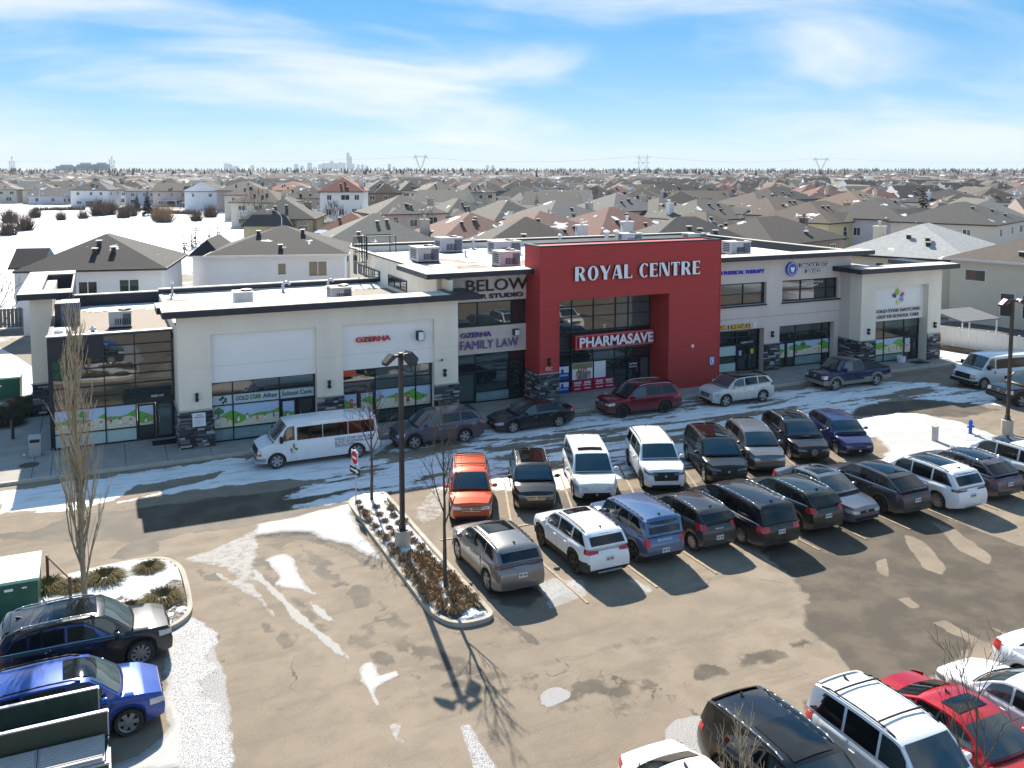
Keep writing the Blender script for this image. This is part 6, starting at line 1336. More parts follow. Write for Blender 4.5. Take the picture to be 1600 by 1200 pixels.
# ------------------------------------------------------------------ planted islands, lamps, trees, signs, boxes
M_kerb = mat('kerb_concrete', (0.40, 0.365, 0.30), 0.9, 0, 0.18, 1.8, 0.2, 30)
def inset(pts, d):
    n = len(pts); out_ = []; A = sum(pts[i][0] * pts[(i + 1) % n][1] - pts[(i + 1) % n][0] * pts[i][1] for i in range(n)); sgn = 1 if A > 0 else -1
    for i in range(n):
        p0, p1, p2 = Vector(pts[i - 1]), Vector(pts[i]), Vector(pts[(i + 1) % n]); a = (p1 - p0).normalized(); b = (p2 - p1).normalized()
        na = Vector((-a.y, a.x)) * sgn; nb = Vector((-b.y, b.x)) * sgn; m_ = (na + nb); m_ = m_ / max(.4, m_.length_squared / 2) if m_.length > 1e-6 else na
        out_.append(tuple(p1 + m_ * d))
    return out_
def rounded(pts, r=.35, k=4):
    out_ = []; n = len(pts)
    for i in range(n):
        p0, p1, p2 = Vector(pts[i - 1]), Vector(pts[i]), Vector(pts[(i + 1) % n]); d0 = min(r, (p0 - p1).length * .45); d1 = min(r, (p2 - p1).length * .45)
        a = p1 + (p0 - p1).normalized() * d0; b = p1 + (p2 - p1).normalized() * d1
        for j in range(k + 1): t = j / k; out_.append(tuple(a * (1 - t) ** 2 + p1 * 2 * t * (1 - t) + b * t * t))
    return out_
def kerb_ring(name, pts, w=.16, h=.15):
    root = thing(name, 'x', 'x', (pts[0][0], pts[0][1], 0), absolute=True); del root['label'], root['category']; root['kind'] = 'structure'
    inn = inset(pts, w); n = len(pts); mb = MB()
    for i in range(n):
        j = (i + 1) % n; a, b, c, d = pts[i], pts[j], inn[j], inn[i]
        mb.poly([(*a, h), (*b, h), (*c, h), (*d, h)]); mb.poly([(*a, -.03), (*b, -.03), (*b, h), (*a, h)]); mb.poly([(*d, h), (*c, h), (*c, -.03), (*d, -.03)])
    bm = bmesh.new(); me_ = mb.mesh('kerb', M_kerb); bm.from_mesh(me_); bmesh.ops.remove_doubles(bm, verts=bm.verts, dist=1e-4); bmesh.ops.recalc_face_normals(bm, faces=bm.faces); bm.to_mesh(me_); bm.free()
    link('kerb', me_, root); return root, inn
def island_bed(root, inn, seed, snow_lo, res=.11, base=.085):
    xs_ = [p[0] for p in inn]; ys_ = [p[1] for p in inn]; nx_ = int((max(xs_) - min(xs_)) / res) + 2; ny_ = int((max(ys_) - min(ys_)) / res) + 2
    X, Y = np.meshgrid(np.linspace(min(xs_) - .1, max(xs_) + .1, nx_), np.linspace(min(ys_) - .1, max(ys_) + .1, ny_)); d = polydist(X, Y, inn)
    f = fbm(X, Y, .9, 5, seed); sn = sst(snow_lo - .04, snow_lo + .05, f); Z = base + .04 * fbm(X, Y, 3, 3, seed + 3) + sn * (.03 + .10 * fbm(X, Y, 1.4, 4, seed + 7)); Z = np.where(d > -.02, .02, Z)
    mb = MB(); mb.v = [tuple(map(float, q)) for q in zip(X.ravel(), Y.ravel(), Z.ravel())]; dd = d.ravel()
    for j in range(ny_ - 1):
        for i in range(nx_ - 1):
            q = (j * nx_ + i, j * nx_ + i + 1, (j + 1) * nx_ + i + 1, (j + 1) * nx_ + i)
            if max(dd[k] for k in q) < .10: mb.f.append(q); mb.m.append(0)
    me_ = mb.mesh('planting_bed', M_bed, True, None); at_ = me_.attributes.new('surface', 'FLOAT_COLOR', 'POINT'); s_ = sn.ravel().astype(np.float32); o1 = np.zeros_like(s_)
    at_.data.foreach_set('color', np.stack([s_, o1, o1, o1], -1).ravel()); o = link('planting_bed', me_, root); return X, Y, sn
def bed_material():
    m = mat('bed_surface', (0.14, 0.12, 0.10), 0.95); t = m.node_tree; b = t.nodes['Principled BSDF']; N = t.nodes.new; Lk = t.links.new
    a = N('ShaderNodeAttribute'); a.attribute_name = 'surface'; sp = N('ShaderNodeSeparateColor'); Lk(a.outputs['Color'], sp.inputs[0]); tc = N('ShaderNodeTexCoord')
    v = N('ShaderNodeTexVoronoi'); v.inputs['Scale'].default_value = 16; Lk(tc.outputs['Object'], v.inputs['Vector'])
    r = N('ShaderNodeValToRGB'); e = r.color_ramp.elements; e[0].color = (.05, .042, .036, 1); e[1].color = (.34, .30, .26, 1); sc = N('ShaderNodeSeparateColor'); Lk(v.outputs['Color'], sc.inputs[0]); Lk(sc.outputs[0], r.inputs[0])
    n = N('ShaderNodeTexNoise'); n.inputs['Scale'].default_value = 7; n.inputs['Detail'].default_value = 6; Lk(tc.outputs['Object'], n.inputs['Vector'])
    ad = N('ShaderNodeMath'); ad.operation = 'MULTIPLY_ADD'; Lk(n.outputs['Fac'], ad.inputs[0]); ad.inputs[1].default_value = .7; Lk(sp.outputs['Red'], ad.inputs[2])
    mr = N('ShaderNodeMapRange'); mr.inputs['From Min'].default_value = .70; mr.inputs['From Max'].default_value = .85; Lk(ad.outputs[0], mr.inputs['Value'])
    mx = N('ShaderNodeMix'); mx.data_type = 'RGBA'; Lk(mr.outputs[0], mx.inputs['Factor']); Lk(r.outputs[0], mx.inputs[6]); mx.inputs[7].default_value = (.70, .71, .72, 1); Lk(mx.outputs[2], b.inputs['Base Color'])
    bp = N('ShaderNodeBump'); bp.inputs['Strength'].default_value = .7; bp.inputs['Distance'].default_value = .04; Lk(v.outputs['Distance'], bp.inputs['Height']); Lk(bp.outputs[0], b.inputs['Normal']); return m
M_bed = bed_material()
cis = rounded([(9.5, 37.9), (9.44, 27.0), (9.75, 26.1), (10.3, 25.75), (11.35, 25.85), (11.38, 38.4), (10.4, 38.6)], .5)
root, inn = kerb_ring('planted_island', cis); island_bed(root, inn, 5, .30)
lis = rounded([(-5.5, 34.3), (-2.2, 34.75), (-.38, 35.2), (1.24, 35.36), (2.1, 35.0), (2.52, 33.9), (2.56, 32.0), (2.5, 30.2), (1.8, 29.4), (.5, 29.25), (-5.5, 29.5)], .7)
root, inn = kerb_ring('planted_corner', lis); island_bed(root, inn, 22, .42)
# dried perennials
CLUMPS = [(9.88, 37.3), (9.8, 36.63), (9.82, 36.03), (9.75, 35.21), (9.78, 34.45), (9.77, 33.75), (9.8, 33.06), (9.84, 32.43), (9.76, 31.75), (10.41, 36.43), (10.35, 35.63), (10.31, 34.84), (10.26, 34.07), (10.29, 33.39), (10.95, 36.04), (10.81, 35.23), (10.75, 34.42), (10.81, 33.15), (10.73, 32.43), (10.8, 31.78), (10.73, 30.93), (10.32, 31.31), (9.84, 31.03), (10.37, 30.74), (10.71, 30.26), (9.83, 30.37), (10.29, 30.02), (10.73, 29.74), (9.75, 29.84), (10.37, 29.41), (10.61, 29.16), (9.83, 29.12), (10.22, 28.73), (9.81, 28.4), (10.85, 28.51), (10.83, 28.93), (10.71, 27.86), (10.96, 27.74), (10.0, 27.8), (9.72, 27.74), (10.45, 27.41), (9.92, 27.04), (10.47, 26.67), (10.88, 26.9), (10.18, 26.57), (10.96, 34.42)]
M_dry = mat('dry_leaves', (0.20, 0.115, 0.05), 0.9, 0, 0.5, 9, col2=(0.34, 0.21, 0.10)); M_jun = mat('juniper_needles', (0.10, 0.085, 0.025), 0.9, 0, 0.5, 6, col2=(0.17, 0.12, 0.04))
def clump_mesh(seed, r, h, n, w):
    q = random.Random(seed); mb = MB()
    for k in range(n):
        a = q.uniform(0, 6.283); r0 = q.uniform(0, r * .4); l = q.uniform(.6, 1.1) * r; hh = h * q.uniform(.5, 1.1); ca, sa = math.cos(a), math.sin(a); b2 = a + q.uniform(-.7, .7); cb, sb = math.cos(b2), math.sin(b2)
        p0 = (r0 * ca, r0 * sa, 0); p1 = (r0 * ca + l * .5 * cb, r0 * sa + l * .5 * sb, hh); p2 = (r0 * ca + l * cb, r0 * sa + l * sb, hh * q.uniform(.2, .8)); o = (-sb * w, cb * w)
        mb.add([(p0[0] - o[0], p0[1] - o[1], p0[2]), (p0[0] + o[0], p0[1] + o[1], p0[2]), (p1[0] + o[0], p1[1] + o[1], p1[2]), (p1[0] - o[0], p1[1] - o[1], p1[2]), p2], [(0, 1, 2, 3), (3, 2, 4)])
    return mb
CM = [clump_mesh(i, .27, .24, 110, .014).mesh('dry_perennial', M_dry) for i in range(4)]
for i, (x, y) in enumerate(CLUMPS):
    o = link('dry_perennial', CM[i % 4]); o.location = (x, y, .12); o.rotation_euler = (0, 0, rnd.uniform(0, 6)); s_ = rnd.uniform(.75, 1.15) * (1.2 if y < 31.2 else .9); o.scale = (s_, s_, s_)
    tag(o, 'brown dried perennial clump in the snow of the long planted island', 'plant', 'dried perennials in the planted island')
JM = [clump_mesh(40 + i, .62, .30, 900, .007).mesh('juniper_shrub', M_jun) for i in range(3)]
for i, (x, y, s_, l) in enumerate(((-1.9, 34.0, 1.2, 'low juniper shrub beside the brown rail at the transformer'), (-1.15, 33.7, 1.0, 'low juniper shrub behind the rail post'), (-.1, 33.9, 1.25, 'low juniper shrub right behind the tall bare tree'), (1.35, 34.2, .95, 'low juniper shrub at the far kerb of the corner bed'), (1.65, 31.5, 1.15, 'low juniper shrub at the right kerb of the corner bed'), (.6, 31.2, .9, 'low juniper shrub just behind the black SUV hood'))):
    o = link('juniper_shrub', JM[i % 3]); o.location = (x, y, .1); o.scale = (s_, s_, s_ * .8); o.rotation_euler = (0, 0, i * 1.3); tag(o, l, 'shrub', 'low junipers in the corner bed')

# ---------------- bare trees
M_bark = mat('bark_grey', (0.075, 0.062, 0.052), 0.95, 0, 0.35, 7, 0.4, 20); M_barkl = mat('bark_tan', (0.26, 0.215, 0.145), 0.95, 0, 0.3, 7, 0.3, 20); M_twig = mat('twig_brown', (0.11, 0.085, 0.065), 0.95, 0, .2, 5); M_twigl = mat('twig_tan', (0.36, 0.30, 0.21), 0.95, 0, .25, 5)
def grow(br, tw, p, d, l, r, lev, q, up, spread, nb, minr=.006):
    pts = [Vector(p)]; dd = Vector(d).normalized(); seg = 3
    for k in range(seg):
        dd = (dd + Vector((q.uniform(-.14, .14), q.uniform(-.14, .14), up * .16))).normalized(); pts.append(pts[-1] + dd * l / seg)
    for k in range(seg):
        r0 = r * (1 - .55 * k / seg); r1 = r * (1 - .55 * (k + 1) / seg); (br if r > .018 else tw).tube(pts[k], pts[k + 1], max(r0, minr), max(r1, minr), 5 if r > .018 else 3, cap=False)
    if lev <= 0: return
    for k in range(nb):
        t = q.uniform(.3, 1.0); i = min(seg - 1, int(t * seg)); pp = pts[i].lerp(pts[i + 1], t * seg - i); a = q.uniform(0, 6.283)
        side = dd.orthogonal().normalized(); side = Matrix.Rotation(a, 3, dd) @ side; nd = (dd * (1 - spread) + side * spread + Vector((0, 0, up * .3))).normalized()
        grow(br, tw, pp, nd, l * q.uniform(.45, .75), r * q.uniform(.35, .55), lev - 1, q, up, spread, nb, minr)
def bare_tree(label, loc, h, r, seed, lev=3, nlimb=9, spread=.45, up=.6, first=.30, group=None, mats=(0, 0), limb=.42, name='bare_tree', nb=4, minr=.006):
    q = random.Random(seed); t_ = thing(name, label, 'tree', loc, 0, group); mb = MB(); tops = [Vector((0, 0, 0))]; n = 8
    for k in range(n): tops.append(tops[-1] + Vector((q.uniform(-.02, .02) * h * .3, q.uniform(-.02, .02) * h * .3, h / n)))
    for k in range(n): mb.tube(tops[k], tops[k + 1], r * (1 - .88 * k / n), r * (1 - .88 * (k + 1) / n), 8, cap=False)
    bk = mats[0] or M_bark; tk = mats[1] or M_twig; mb.build('trunk', bk, t_, True, None); br, tw = MB(), MB()
    for k in range(nlimb):
        t = first + (1 - first) * (k + q.uniform(.1, .9)) / nlimb * .95; i = min(n - 1, int(t * n)); p = tops[i].lerp(tops[i + 1], t * n - i); a = k * 2.4 + q.uniform(-.4, .4)
        grow(br, tw, p, (math.cos(a) * spread, math.sin(a) * spread, 1 - spread + .15), h * limb * (1.15 - t * .75), r * .42 * (1.1 - .6 * t), lev - 1, q, up, spread, nb, minr)
    if br.v: br.build('branches', bk, t_, False)
    if tw.v: tag(tw.build('twigs', tk, t_, False), kind='stuff')
    return t_
bare_tree('tall narrow leafless aspen with upright tan twigs in the corner bed', (-.72, 32.76, .08), 9.2, .095, 3, lev=3, nlimb=44, spread=.20, up=.8, first=.02, mats=(M_barkl, M_twigl), limb=.22, nb=4, minr=.0065)
bare_tree('slim dark leafless tree at the far end of the planted island', (10.5, 37.4, .1), 4.5, .075, 11, lev=3, nlimb=8, spread=.48, up=.5, first=.42, limb=.40, group='young trees in the planted island', minr=.0065)
bare_tree('slim dark leafless tree near the front end of the planted island', (10.48, 28.21, .1), 6.0, .08, 14, lev=3, nlimb=8, spread=.36, up=.7, first=.36, limb=.28, group='young trees in the planted island', minr=.0065)
bare_tree('leafless tree rising from below the picture before the long black SUV', (10.4, 12.6, .1), 4.1, .055, 21, lev=3, nlimb=5, spread=.40, up=.7, first=.5, minr=.0045, mats=(M_bark, M_twigl), limb=.34, group='leafless trees at the lower edge')
bare_tree('leafless tree rising before the red sedan at the lower right edge', (14.6, 10.9, .1), 5.0, .06, 24, lev=3, nlimb=6, minr=.0045, spread=.45, up=.6, first=.45, limb=.40, group='leafless trees at the lower edge', nb=4)
bare_tree('leafless tree with thin twigs before the white sedan at the bottom edge', (8.6, 13.0, .1), 3.2, .05, 28, lev=3, nlimb=7, spread=.38, up=.7, first=.5, limb=.35, group='leafless trees at the lower edge')
bare_tree('dark leafless tree at the left edge beyond the beige wing wall', (-7.2, 76.0, 0), 7.5, .14, 33, lev=3, nlimb=12, spread=.5, up=.4, first=.25, limb=.45)

# ---------------- lamp posts
M_pole = mat('pole_bronze', (0.045, 0.035, 0.036), 0.5, 0.3, .15, 4)
def lamp_post(x, y, h, rz, label, heads):
    t_ = thing('lamp_post', label, 'lamp post', (x, y, 0), rz, 'lamp posts of the lot')
    mb = MB(); mb.lathe([(.30, -.03), (.30, .78), (.28, .80), (0, .80)], 18); mb.build('concrete_base', M_conc2, t_, True, 40)
    mb = MB(); mb.box(-.075, -.075, .80, .075, .075, h); mb.build('pole', M_pole, t_); mb = MB(); mb.box(-.16, -.16, .8, .16, .16, .84); mb.box(-.1, -.1, .84, .1, .1, 1.05); mb.build('base_plate', M_pole, t_)
    for a in heads:
        f = MB(); f.box(.07, -.04, h - .16, .38, .04, h - .06); f.v = [(u * math.cos(a) - v * math.sin(a), u * math.sin(a) + v * math.cos(a), w) for u, v, w in f.v]; arm = f.build('arm', M_pole, t_)
        f = MB(); til = R(38); ct, st = math.cos(til), math.sin(til)
        def P(u, v, w): return (.42 + u * ct + w * st, v, h - .12 - u * st + w * ct)
        f.add([P(-.12, -.2, -.09), P(.38, -.2, -.07), P(.38, .2, -.07), P(-.12, .2, -.09), P(-.10, -.19, .09), P(.33, -.18, .05), P(.33, .18, .05), P(-.10, .19, .09)], [(0, 3, 2, 1), (4, 5, 6, 7), (0, 1, 5, 4), (1, 2, 6, 5), (2, 3, 7, 6), (3, 0, 4, 7)])
        f.v = [(u * math.cos(a) - v * math.sin(a), u * math.sin(a) + v * math.cos(a), w) for u, v, w in f.v]; hd = f.build('lamp_head', M_pole, t_)
        f = MB(); f.add([P(-.09, -.17, -.095), P(.35, -.17, -.075), P(.35, .17, -.075), P(-.09, .17, -.095)], [(0, 3, 2, 1)]); f.v = [(u * math.cos(a) - v * math.sin(a), u * math.sin(a) + v * math.cos(a), w) for u, v, w in f.v]; f.build('lens', M_conc2, hd)
lamp_post(10.23, 32.24, 7.62, R(10), 'tall bronze lamp post with three flood heads in the planted island', (math.pi, 0.2, -1.3)); lamp_post(44.98, 33.0, 7.45, R(-20), 'bronze lamp post at the right edge beside the snow bank', (math.pi, 0, 1.6))

# ---------------- traffic signs
t_ = thing('traffic_sign', 'round red no entry sign over a one way arrow plate on steel post', 'sign', (9.8, 37.5, .1), R(192 + 90))
mb = MB(); mb.tube((0, .03, 0), (0, .03, 2.35), .03, n=8); mb.build('post', MATS['metal_light'], t_)
mb = MB(); mb.box(-.30, -.01, 1.72, .30, .005, 2.32); mb.build('backing_plate', M_white, t_); mb = MB(); mb.lathe([(0, -.018), (.28, -.018), (.28, -.011)], 26, 0, 'y', (0, 0, 2.02)); mb.box(-.2, -.026, 1.97, .2, -.019, 2.07, 1); mb.build('disc', [mat('sign_red_bright', (.55, .015, .03), .4), M_white], t_)
mb = MB(); mb.box(-.46, -.012, 1.30, .46, .0, 1.62, 0); mb.slab([(-.38, -.014, 1.42), (.14, -.014, 1.42), (.14, -.014, 1.35), (.38, -.014, 1.46), (.14, -.014, 1.57), (.14, -.014, 1.50), (-.38, -.014, 1.50)], (0, -.005, 0), 1); mb.build('arrow_plate', [M_ltr_black, M_white], t_)
t_ = thing('hydrant', 'small bright blue standpipe sticking out of the snow bank', 'hydrant', (42.85, 33.6, .1)); M_hb = mat('hydrant_blue', (.03, .12, .52), .5)
mb = MB(); mb.lathe([(.13, 0), (.13, .06), (.09, .08), (.09, .55), (.12, .58), (.12, .64), (.07, .78), (0, .80)], 12); mb.build('barrel', M_hb, t_, True, 40); mb = MB(); mb.tube((-.22, 0, .42), (.22, 0, .42), .05, n=8); mb.tube((0, -.2, .45), (0, 0, .45), .06, n=8); mb.build('outlet', M_hb, t_)
t_ = thing('service_pedestal', 'small grey service post standing in the snow bank', 'post', (40.05, 33.5, .08)); mb = MB(); mb.box(-.13, -.1, 0, .13, .1, .78); mb.build('cabinet', M_alu, t_); mb = MB(); mb.box(-.15, -.12, .78, .15, .12, .83); mb.build('cap', M_cap, t_)
# yellow stall lines, worn
def line_material():
    m = mat('stall_paint', (.62, .40, .10), .7); t = m.node_tree; b = t.nodes['Principled BSDF']; tc = t.nodes.new('ShaderNodeTexCoord'); n = t.nodes.new('ShaderNodeTexNoise'); n.inputs['Scale'].default_value = 3.5; n.inputs['Detail'].default_value = 7; n.inputs['Roughness'].default_value = .75
    t.links.new(tc.outputs['Object'], n.inputs['Vector']); mr = t.nodes.new('ShaderNodeMapRange'); mr.inputs['From Min'].default_value = .36; mr.inputs['From Max'].default_value = .54; t.links.new(n.outputs['Fac'], mr.inputs['Value'])
    mx = t.nodes.new('ShaderNodeMix'); mx.data_type = 'RGBA'; t.links.new(mr.outputs[0], mx.inputs['Factor']); mx.inputs[6].default_value = (.40, .27, .11, 1); mx.inputs[7].default_value = (.23, .18, .128, 1); t.links.new(mx.outputs[2], b.inputs['Base Color']); return m
M_line = line_material()
lx = [14.55, 17.3, 19.85, 22.2, 24.65, 27.05, 29.4, 31.85, 34.5, 37.3]; mb = MB()
for x in lx: mb.box(x - .05, 25.6, .012, x + .05, 32.4, .024)
for x in (15.0, 17.9, 21.1, 24.35, 27.3, 30.3, 33.2): mb.slab([(x - .05, 32.7, .012), (x + .05, 32.7, .012), (x + 1.85, 37.4, .012), (x + 1.75, 37.4, .012)], (0, 0, .012))
for a, b in zip([11.8] + lx[:-1], lx): mb.box(a + .06, 32.45, .012, b - .06, 32.55, .024)
for x in (12.6, 15.35, 18.0, 20.6): mb.box(x - .05, 12.0, .012, x + .05, 17.4, .024)
tag(mb.build('stall_lines', M_line), kind='structure')

# ---------------- transformer, dumpsters, rail
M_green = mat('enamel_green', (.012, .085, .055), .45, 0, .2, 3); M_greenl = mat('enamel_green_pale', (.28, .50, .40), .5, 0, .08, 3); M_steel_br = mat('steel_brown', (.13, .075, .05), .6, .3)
t_ = thing('transformer_box', 'green transformer box with pale sunlit lid beside the corner bed', 'transformer', (-3.4, 32.8, 0), absolute=True)
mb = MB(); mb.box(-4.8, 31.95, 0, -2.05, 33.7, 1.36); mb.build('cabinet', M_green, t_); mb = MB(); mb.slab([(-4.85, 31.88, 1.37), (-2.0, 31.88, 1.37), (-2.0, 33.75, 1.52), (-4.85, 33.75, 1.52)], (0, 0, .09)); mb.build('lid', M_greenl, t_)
mb = MB(); mb.box(-3.0, 31.94, 1.12, -2.75, 31.949, 1.2); mb.box(-2.5, 31.94, 1.15, -2.36, 31.949, 1.2); mb.build('sticker', M_white, t_); mb = MB(); mb.box(-5, 31.6, -.02, -1.85, 33.9, .06); mb.build('concrete_pad', M_conc2, t_)
t_ = thing('rail', 'rusty brown pipe rail with one post by the transformer box', 'rail', (-1.14, 32.36, .05), absolute=True)
mb = MB(); mb.tube((-1.14, 32.36, .05), (-1.14, 32.36, 1.12), .05, n=8); mb.build('post', M_steel_br, t_); mb = MB(); mb.tube((-1.14, 32.36, 1.05), (-1.9, 34.6, 1.05), .035, n=8); mb.build('bar', M_steel_br, t_); mb = MB(); mb.tube((-1.9, 34.6, .05), (-1.9, 34.6, 1.1), .05, n=8); mb.build('post', M_steel_br, t_)
def dumpster(label, x0, x1, y0, y1, zb_, zt_, panel, ridged):
    t_ = thing('dumpster', label, 'dumpster', ((x0 + x1) / 2, (y0 + y1) / 2, 0), 0, 'green dumpsters at the lower left edge', absolute=True)
    mb = MB(); mb.box(x0, y0, .12, x1, y0 + .05, zb_); mb.box(x0, y1 - .05, .12, x1, y1, zb_ + .08); mb.box(x0, y0 + .05, .12, x0 + .05, y1 - .05, zb_); mb.box(x1 - .05, y0 + .05, .12, x1, y1 - .05, zb_); mb.box(x0 + .05, y0 + .05, .12, x1 - .05, y1 - .05, .2); mb.build('bin_body', M_green, t_)
    mb = MB()
    for a in (y0 - .03, y1 - .03): mb.box(x0 - .02, a, zb_, x1 + .02, a + .06, zb_ + .05)
    mb.build('rim', M_alu, t_)
    mb = MB(); mb.box(x0, y1 + .02, zb_ + .1, x1, y1 + .07, zt_); mb.build('open_lid', panel, t_); mb = MB(); mb.box(x0, y1 + .0, zt_, x1 + .02, y1 + .09, zt_ + .035); mb.box(x1, y1 + .0, zb_ + .1, x1 + .03, y1 + .09, zt_); mb.build('lid_edge', M_alu, t_)
    if ridged:
        for h_ in range(2):
            a, b = x0 + .05 + h_ * (x1 - x0 - .1) / 2, x0 + .05 + (h_ + 1) * (x1 - x0 - .1) / 2 - .02; mb = MB(); n = 9
            mb.slab([(a, y0 + .02, zb_ + .06), (b, y0 + .02, zb_ + .06), (b, y1 - .05, zb_ + .16), (a, y1 - .05, zb_ + .16)], (0, 0, .03))
            for k in range(n):
                yy = y0 + .08 + (y1 - y0 - .2) * k / n; zz_ = zb_ + .10 + .10 * (k / n); mb.box(a + .05, yy, zz_ - .04, b - .05, yy + .07, zz_ + .035)
            mb.build('lid', M_lidg, t_)
    for zz_ in (.5, .9):
        mb = MB(); mb.box(x0, y0 - .05, zz_, x1, y0, zz_ + .07); mb.box(x1, y0, zz_, x1 + .05, y1, zz_ + .07); mb.build('rib', M_green, t_)
M_lidg = mat('lid_grey_plastic', (.42, .39, .37), .6, 0, .1, 3); M_lidd = mat('lid_dark', (.03, .055, .045), .5, 0, .3, 4); M_lidb = mat('lid_brown_stained', (.06, .045, .028), .6, 0, .5, 2, col2=(.025, .055, .035))
dumpster('green dumpster with ridged grey lids in the lower left corner', -3.0, -.12, 21.45, 22.4, 1.16, 1.84, M_lidb, True); dumpster('green dumpster with raised dark lid behind the one with ridged lids', -3.2, -.32, 22.75, 23.75, 1.1, 1.72, M_lidd, False)
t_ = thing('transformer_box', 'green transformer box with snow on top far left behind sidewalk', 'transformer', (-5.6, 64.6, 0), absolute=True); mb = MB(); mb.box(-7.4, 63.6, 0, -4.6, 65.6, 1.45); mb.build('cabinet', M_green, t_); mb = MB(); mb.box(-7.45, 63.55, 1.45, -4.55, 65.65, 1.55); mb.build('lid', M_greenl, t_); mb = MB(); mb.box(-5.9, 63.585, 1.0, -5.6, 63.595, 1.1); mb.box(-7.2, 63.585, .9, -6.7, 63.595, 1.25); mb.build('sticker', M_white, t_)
M_ever = mat('evergreen_dark', (.030, .040, .018), .9, 0, .5, 5, col2=(.07, .055, .03))
JM2 = [clump_mesh(60 + i, .75, .5, 800, .010).mesh('spreading_juniper', M_ever) for i in range(2)]
for i, (x, y, l) in enumerate(((-4.3, 59.6, 'dark spreading juniper against the stone base of the left wing'), (-5.0, 57.6, 'dark spreading juniper with snow between its twigs by the left sidewalk'), (-4.4, 61.8, 'dark spreading juniper before the far left green box'), (-5.9, 60.0, 'dark spreading juniper at the very left picture edge'))):
    o = link('spreading_juniper', JM2[i % 2]); o.location = (x, y, .02); o.scale = (1.5, 1.5, 1.1); o.rotation_euler = (0, 0, i * 2.); tag(o, l, 'shrub', 'dark junipers at the left end')
mb = MB(); mb.tube((0, 0, 0), (0, 0, .95), .08, n=8); mb.lathe([(.09, .95), (.06, 1.0), (0, 1.01)], 8); o = mb.build('bollard', M_pole); o.location = (-4.35, 54.2, .13); tag(o, 'dark bollard on the sidewalk before the spreading junipers', 'bollard')
# snow lying beside the building
for nm, pts, z_ in (('snow_patch', [(-13, 57), (-4.2, 57), (-3.9, 70), (-9, 92), (-16, 92)], .03), ('snow_patch', [(58.2, 47.2), (61.5, 46.2), (63.0, 43.5), (66, 47), (62, 52.5), (58.6, 49.6)], .05)): blob(pts, z_, nm, M_snow, 5, .5)
# fences
M_vinyl = mat('vinyl_white', (.72, .71, .68), .5, 0, .03, 1); M_wood = mat('fence_wood', (.13, .12, .115), .9, 0, .3, 2, .2, 20, stretch=(4, 4, .4)); M_woodl = mat('fence_wood_tan', (.24, .20, .16), .9, 0, .25, 2)
def fence(label, p0, p1, h, bw, m, name='fence', group=None, boards=True):
    p0, p1 = Vector(p0), Vector(p1); d = p1 - p0; L = d.length; rz = math.atan2(d.y, d.x); t_ = thing(name, label, 'fence', (p0.x, p0.y, 0), rz, group); n = max(1, int(L / bw)); bm_ = MB(); bm_.box(.006, -.012, .06, bw - .006, .012, h); me_ = bm_.mesh('board', m)
    for k in range(n): o = link('board', me_, t_); o.location = (k * L / n, (k % 2) * .006, 0)
    pm = MB(); pm.box(-.06, -.06, 0, .06, .06, h + .08); pme = pm.mesh('post', m); k = int(L / 2.4) + 1
    for j in range(k + 1): o = link('post', pme, t_); o.location = (j * L / k, .07, 0)
    for z_ in (.3, h - .2): rb = MB(); rb.box(0, .015, z_, L, .06, z_ + .09); rb.build('rail', m, t_)
    return t_
fence('white vinyl fence beyond the right end of the building', (61.4, 52.2), (64.6, 39.0), 1.85, .6, M_vinyl)
mb = MB(); mb.box(0, -.25, 0, 13.4, .1, .42); o = mb.build('retaining_wall', mat('sleeper_brown', (.10, .075, .05), .9, 0, .3, 2)); o.location = (61.0, 52.0, 0); o.rotation_euler = (0, 0, math.atan2(-13.2, 3.2)); tag(o, 'low brown retaining edge along the foot of the white fence', 'wall')
fence('weathered grey board fence at the left edge behind the beige wing', (-8.6, 66), (-8.4, 92), 1.8, .3, M_wood); fence('pale tan board fence across the yard of the white house', (-8.2, 93.5), (-3.2, 93.0), 1.8, .3, M_woodl)
fence('tan board fence behind the low wing between the two white houses', (6.0, 80), (10.4, 79), 1.7, .3, M_woodl)
t_ = thing('garden_shelter', 'open garden shelter with grey sloping roof behind the white fence', 'shelter', (64.6, 51.5, 0)); mb = MB(); mb.slab([(-2.2, -1.5, 2.25), (2.2, -1.5, 2.25), (2.2, 1.4, 2.75), (-2.2, 1.4, 2.75)], (0, 0, .1)); mb.build('roof', mat('shelter_roof', (.16, .16, .165), .7, 0, .1, 2), t_)
for x in (-2, 2):
    for y in (-1.3, 1.2): mb = MB(); mb.tube((x, y, 0), (x, y, 2.3 if y < 0 else 2.7), .06, n=6); mb.build('post', M_white, t_)
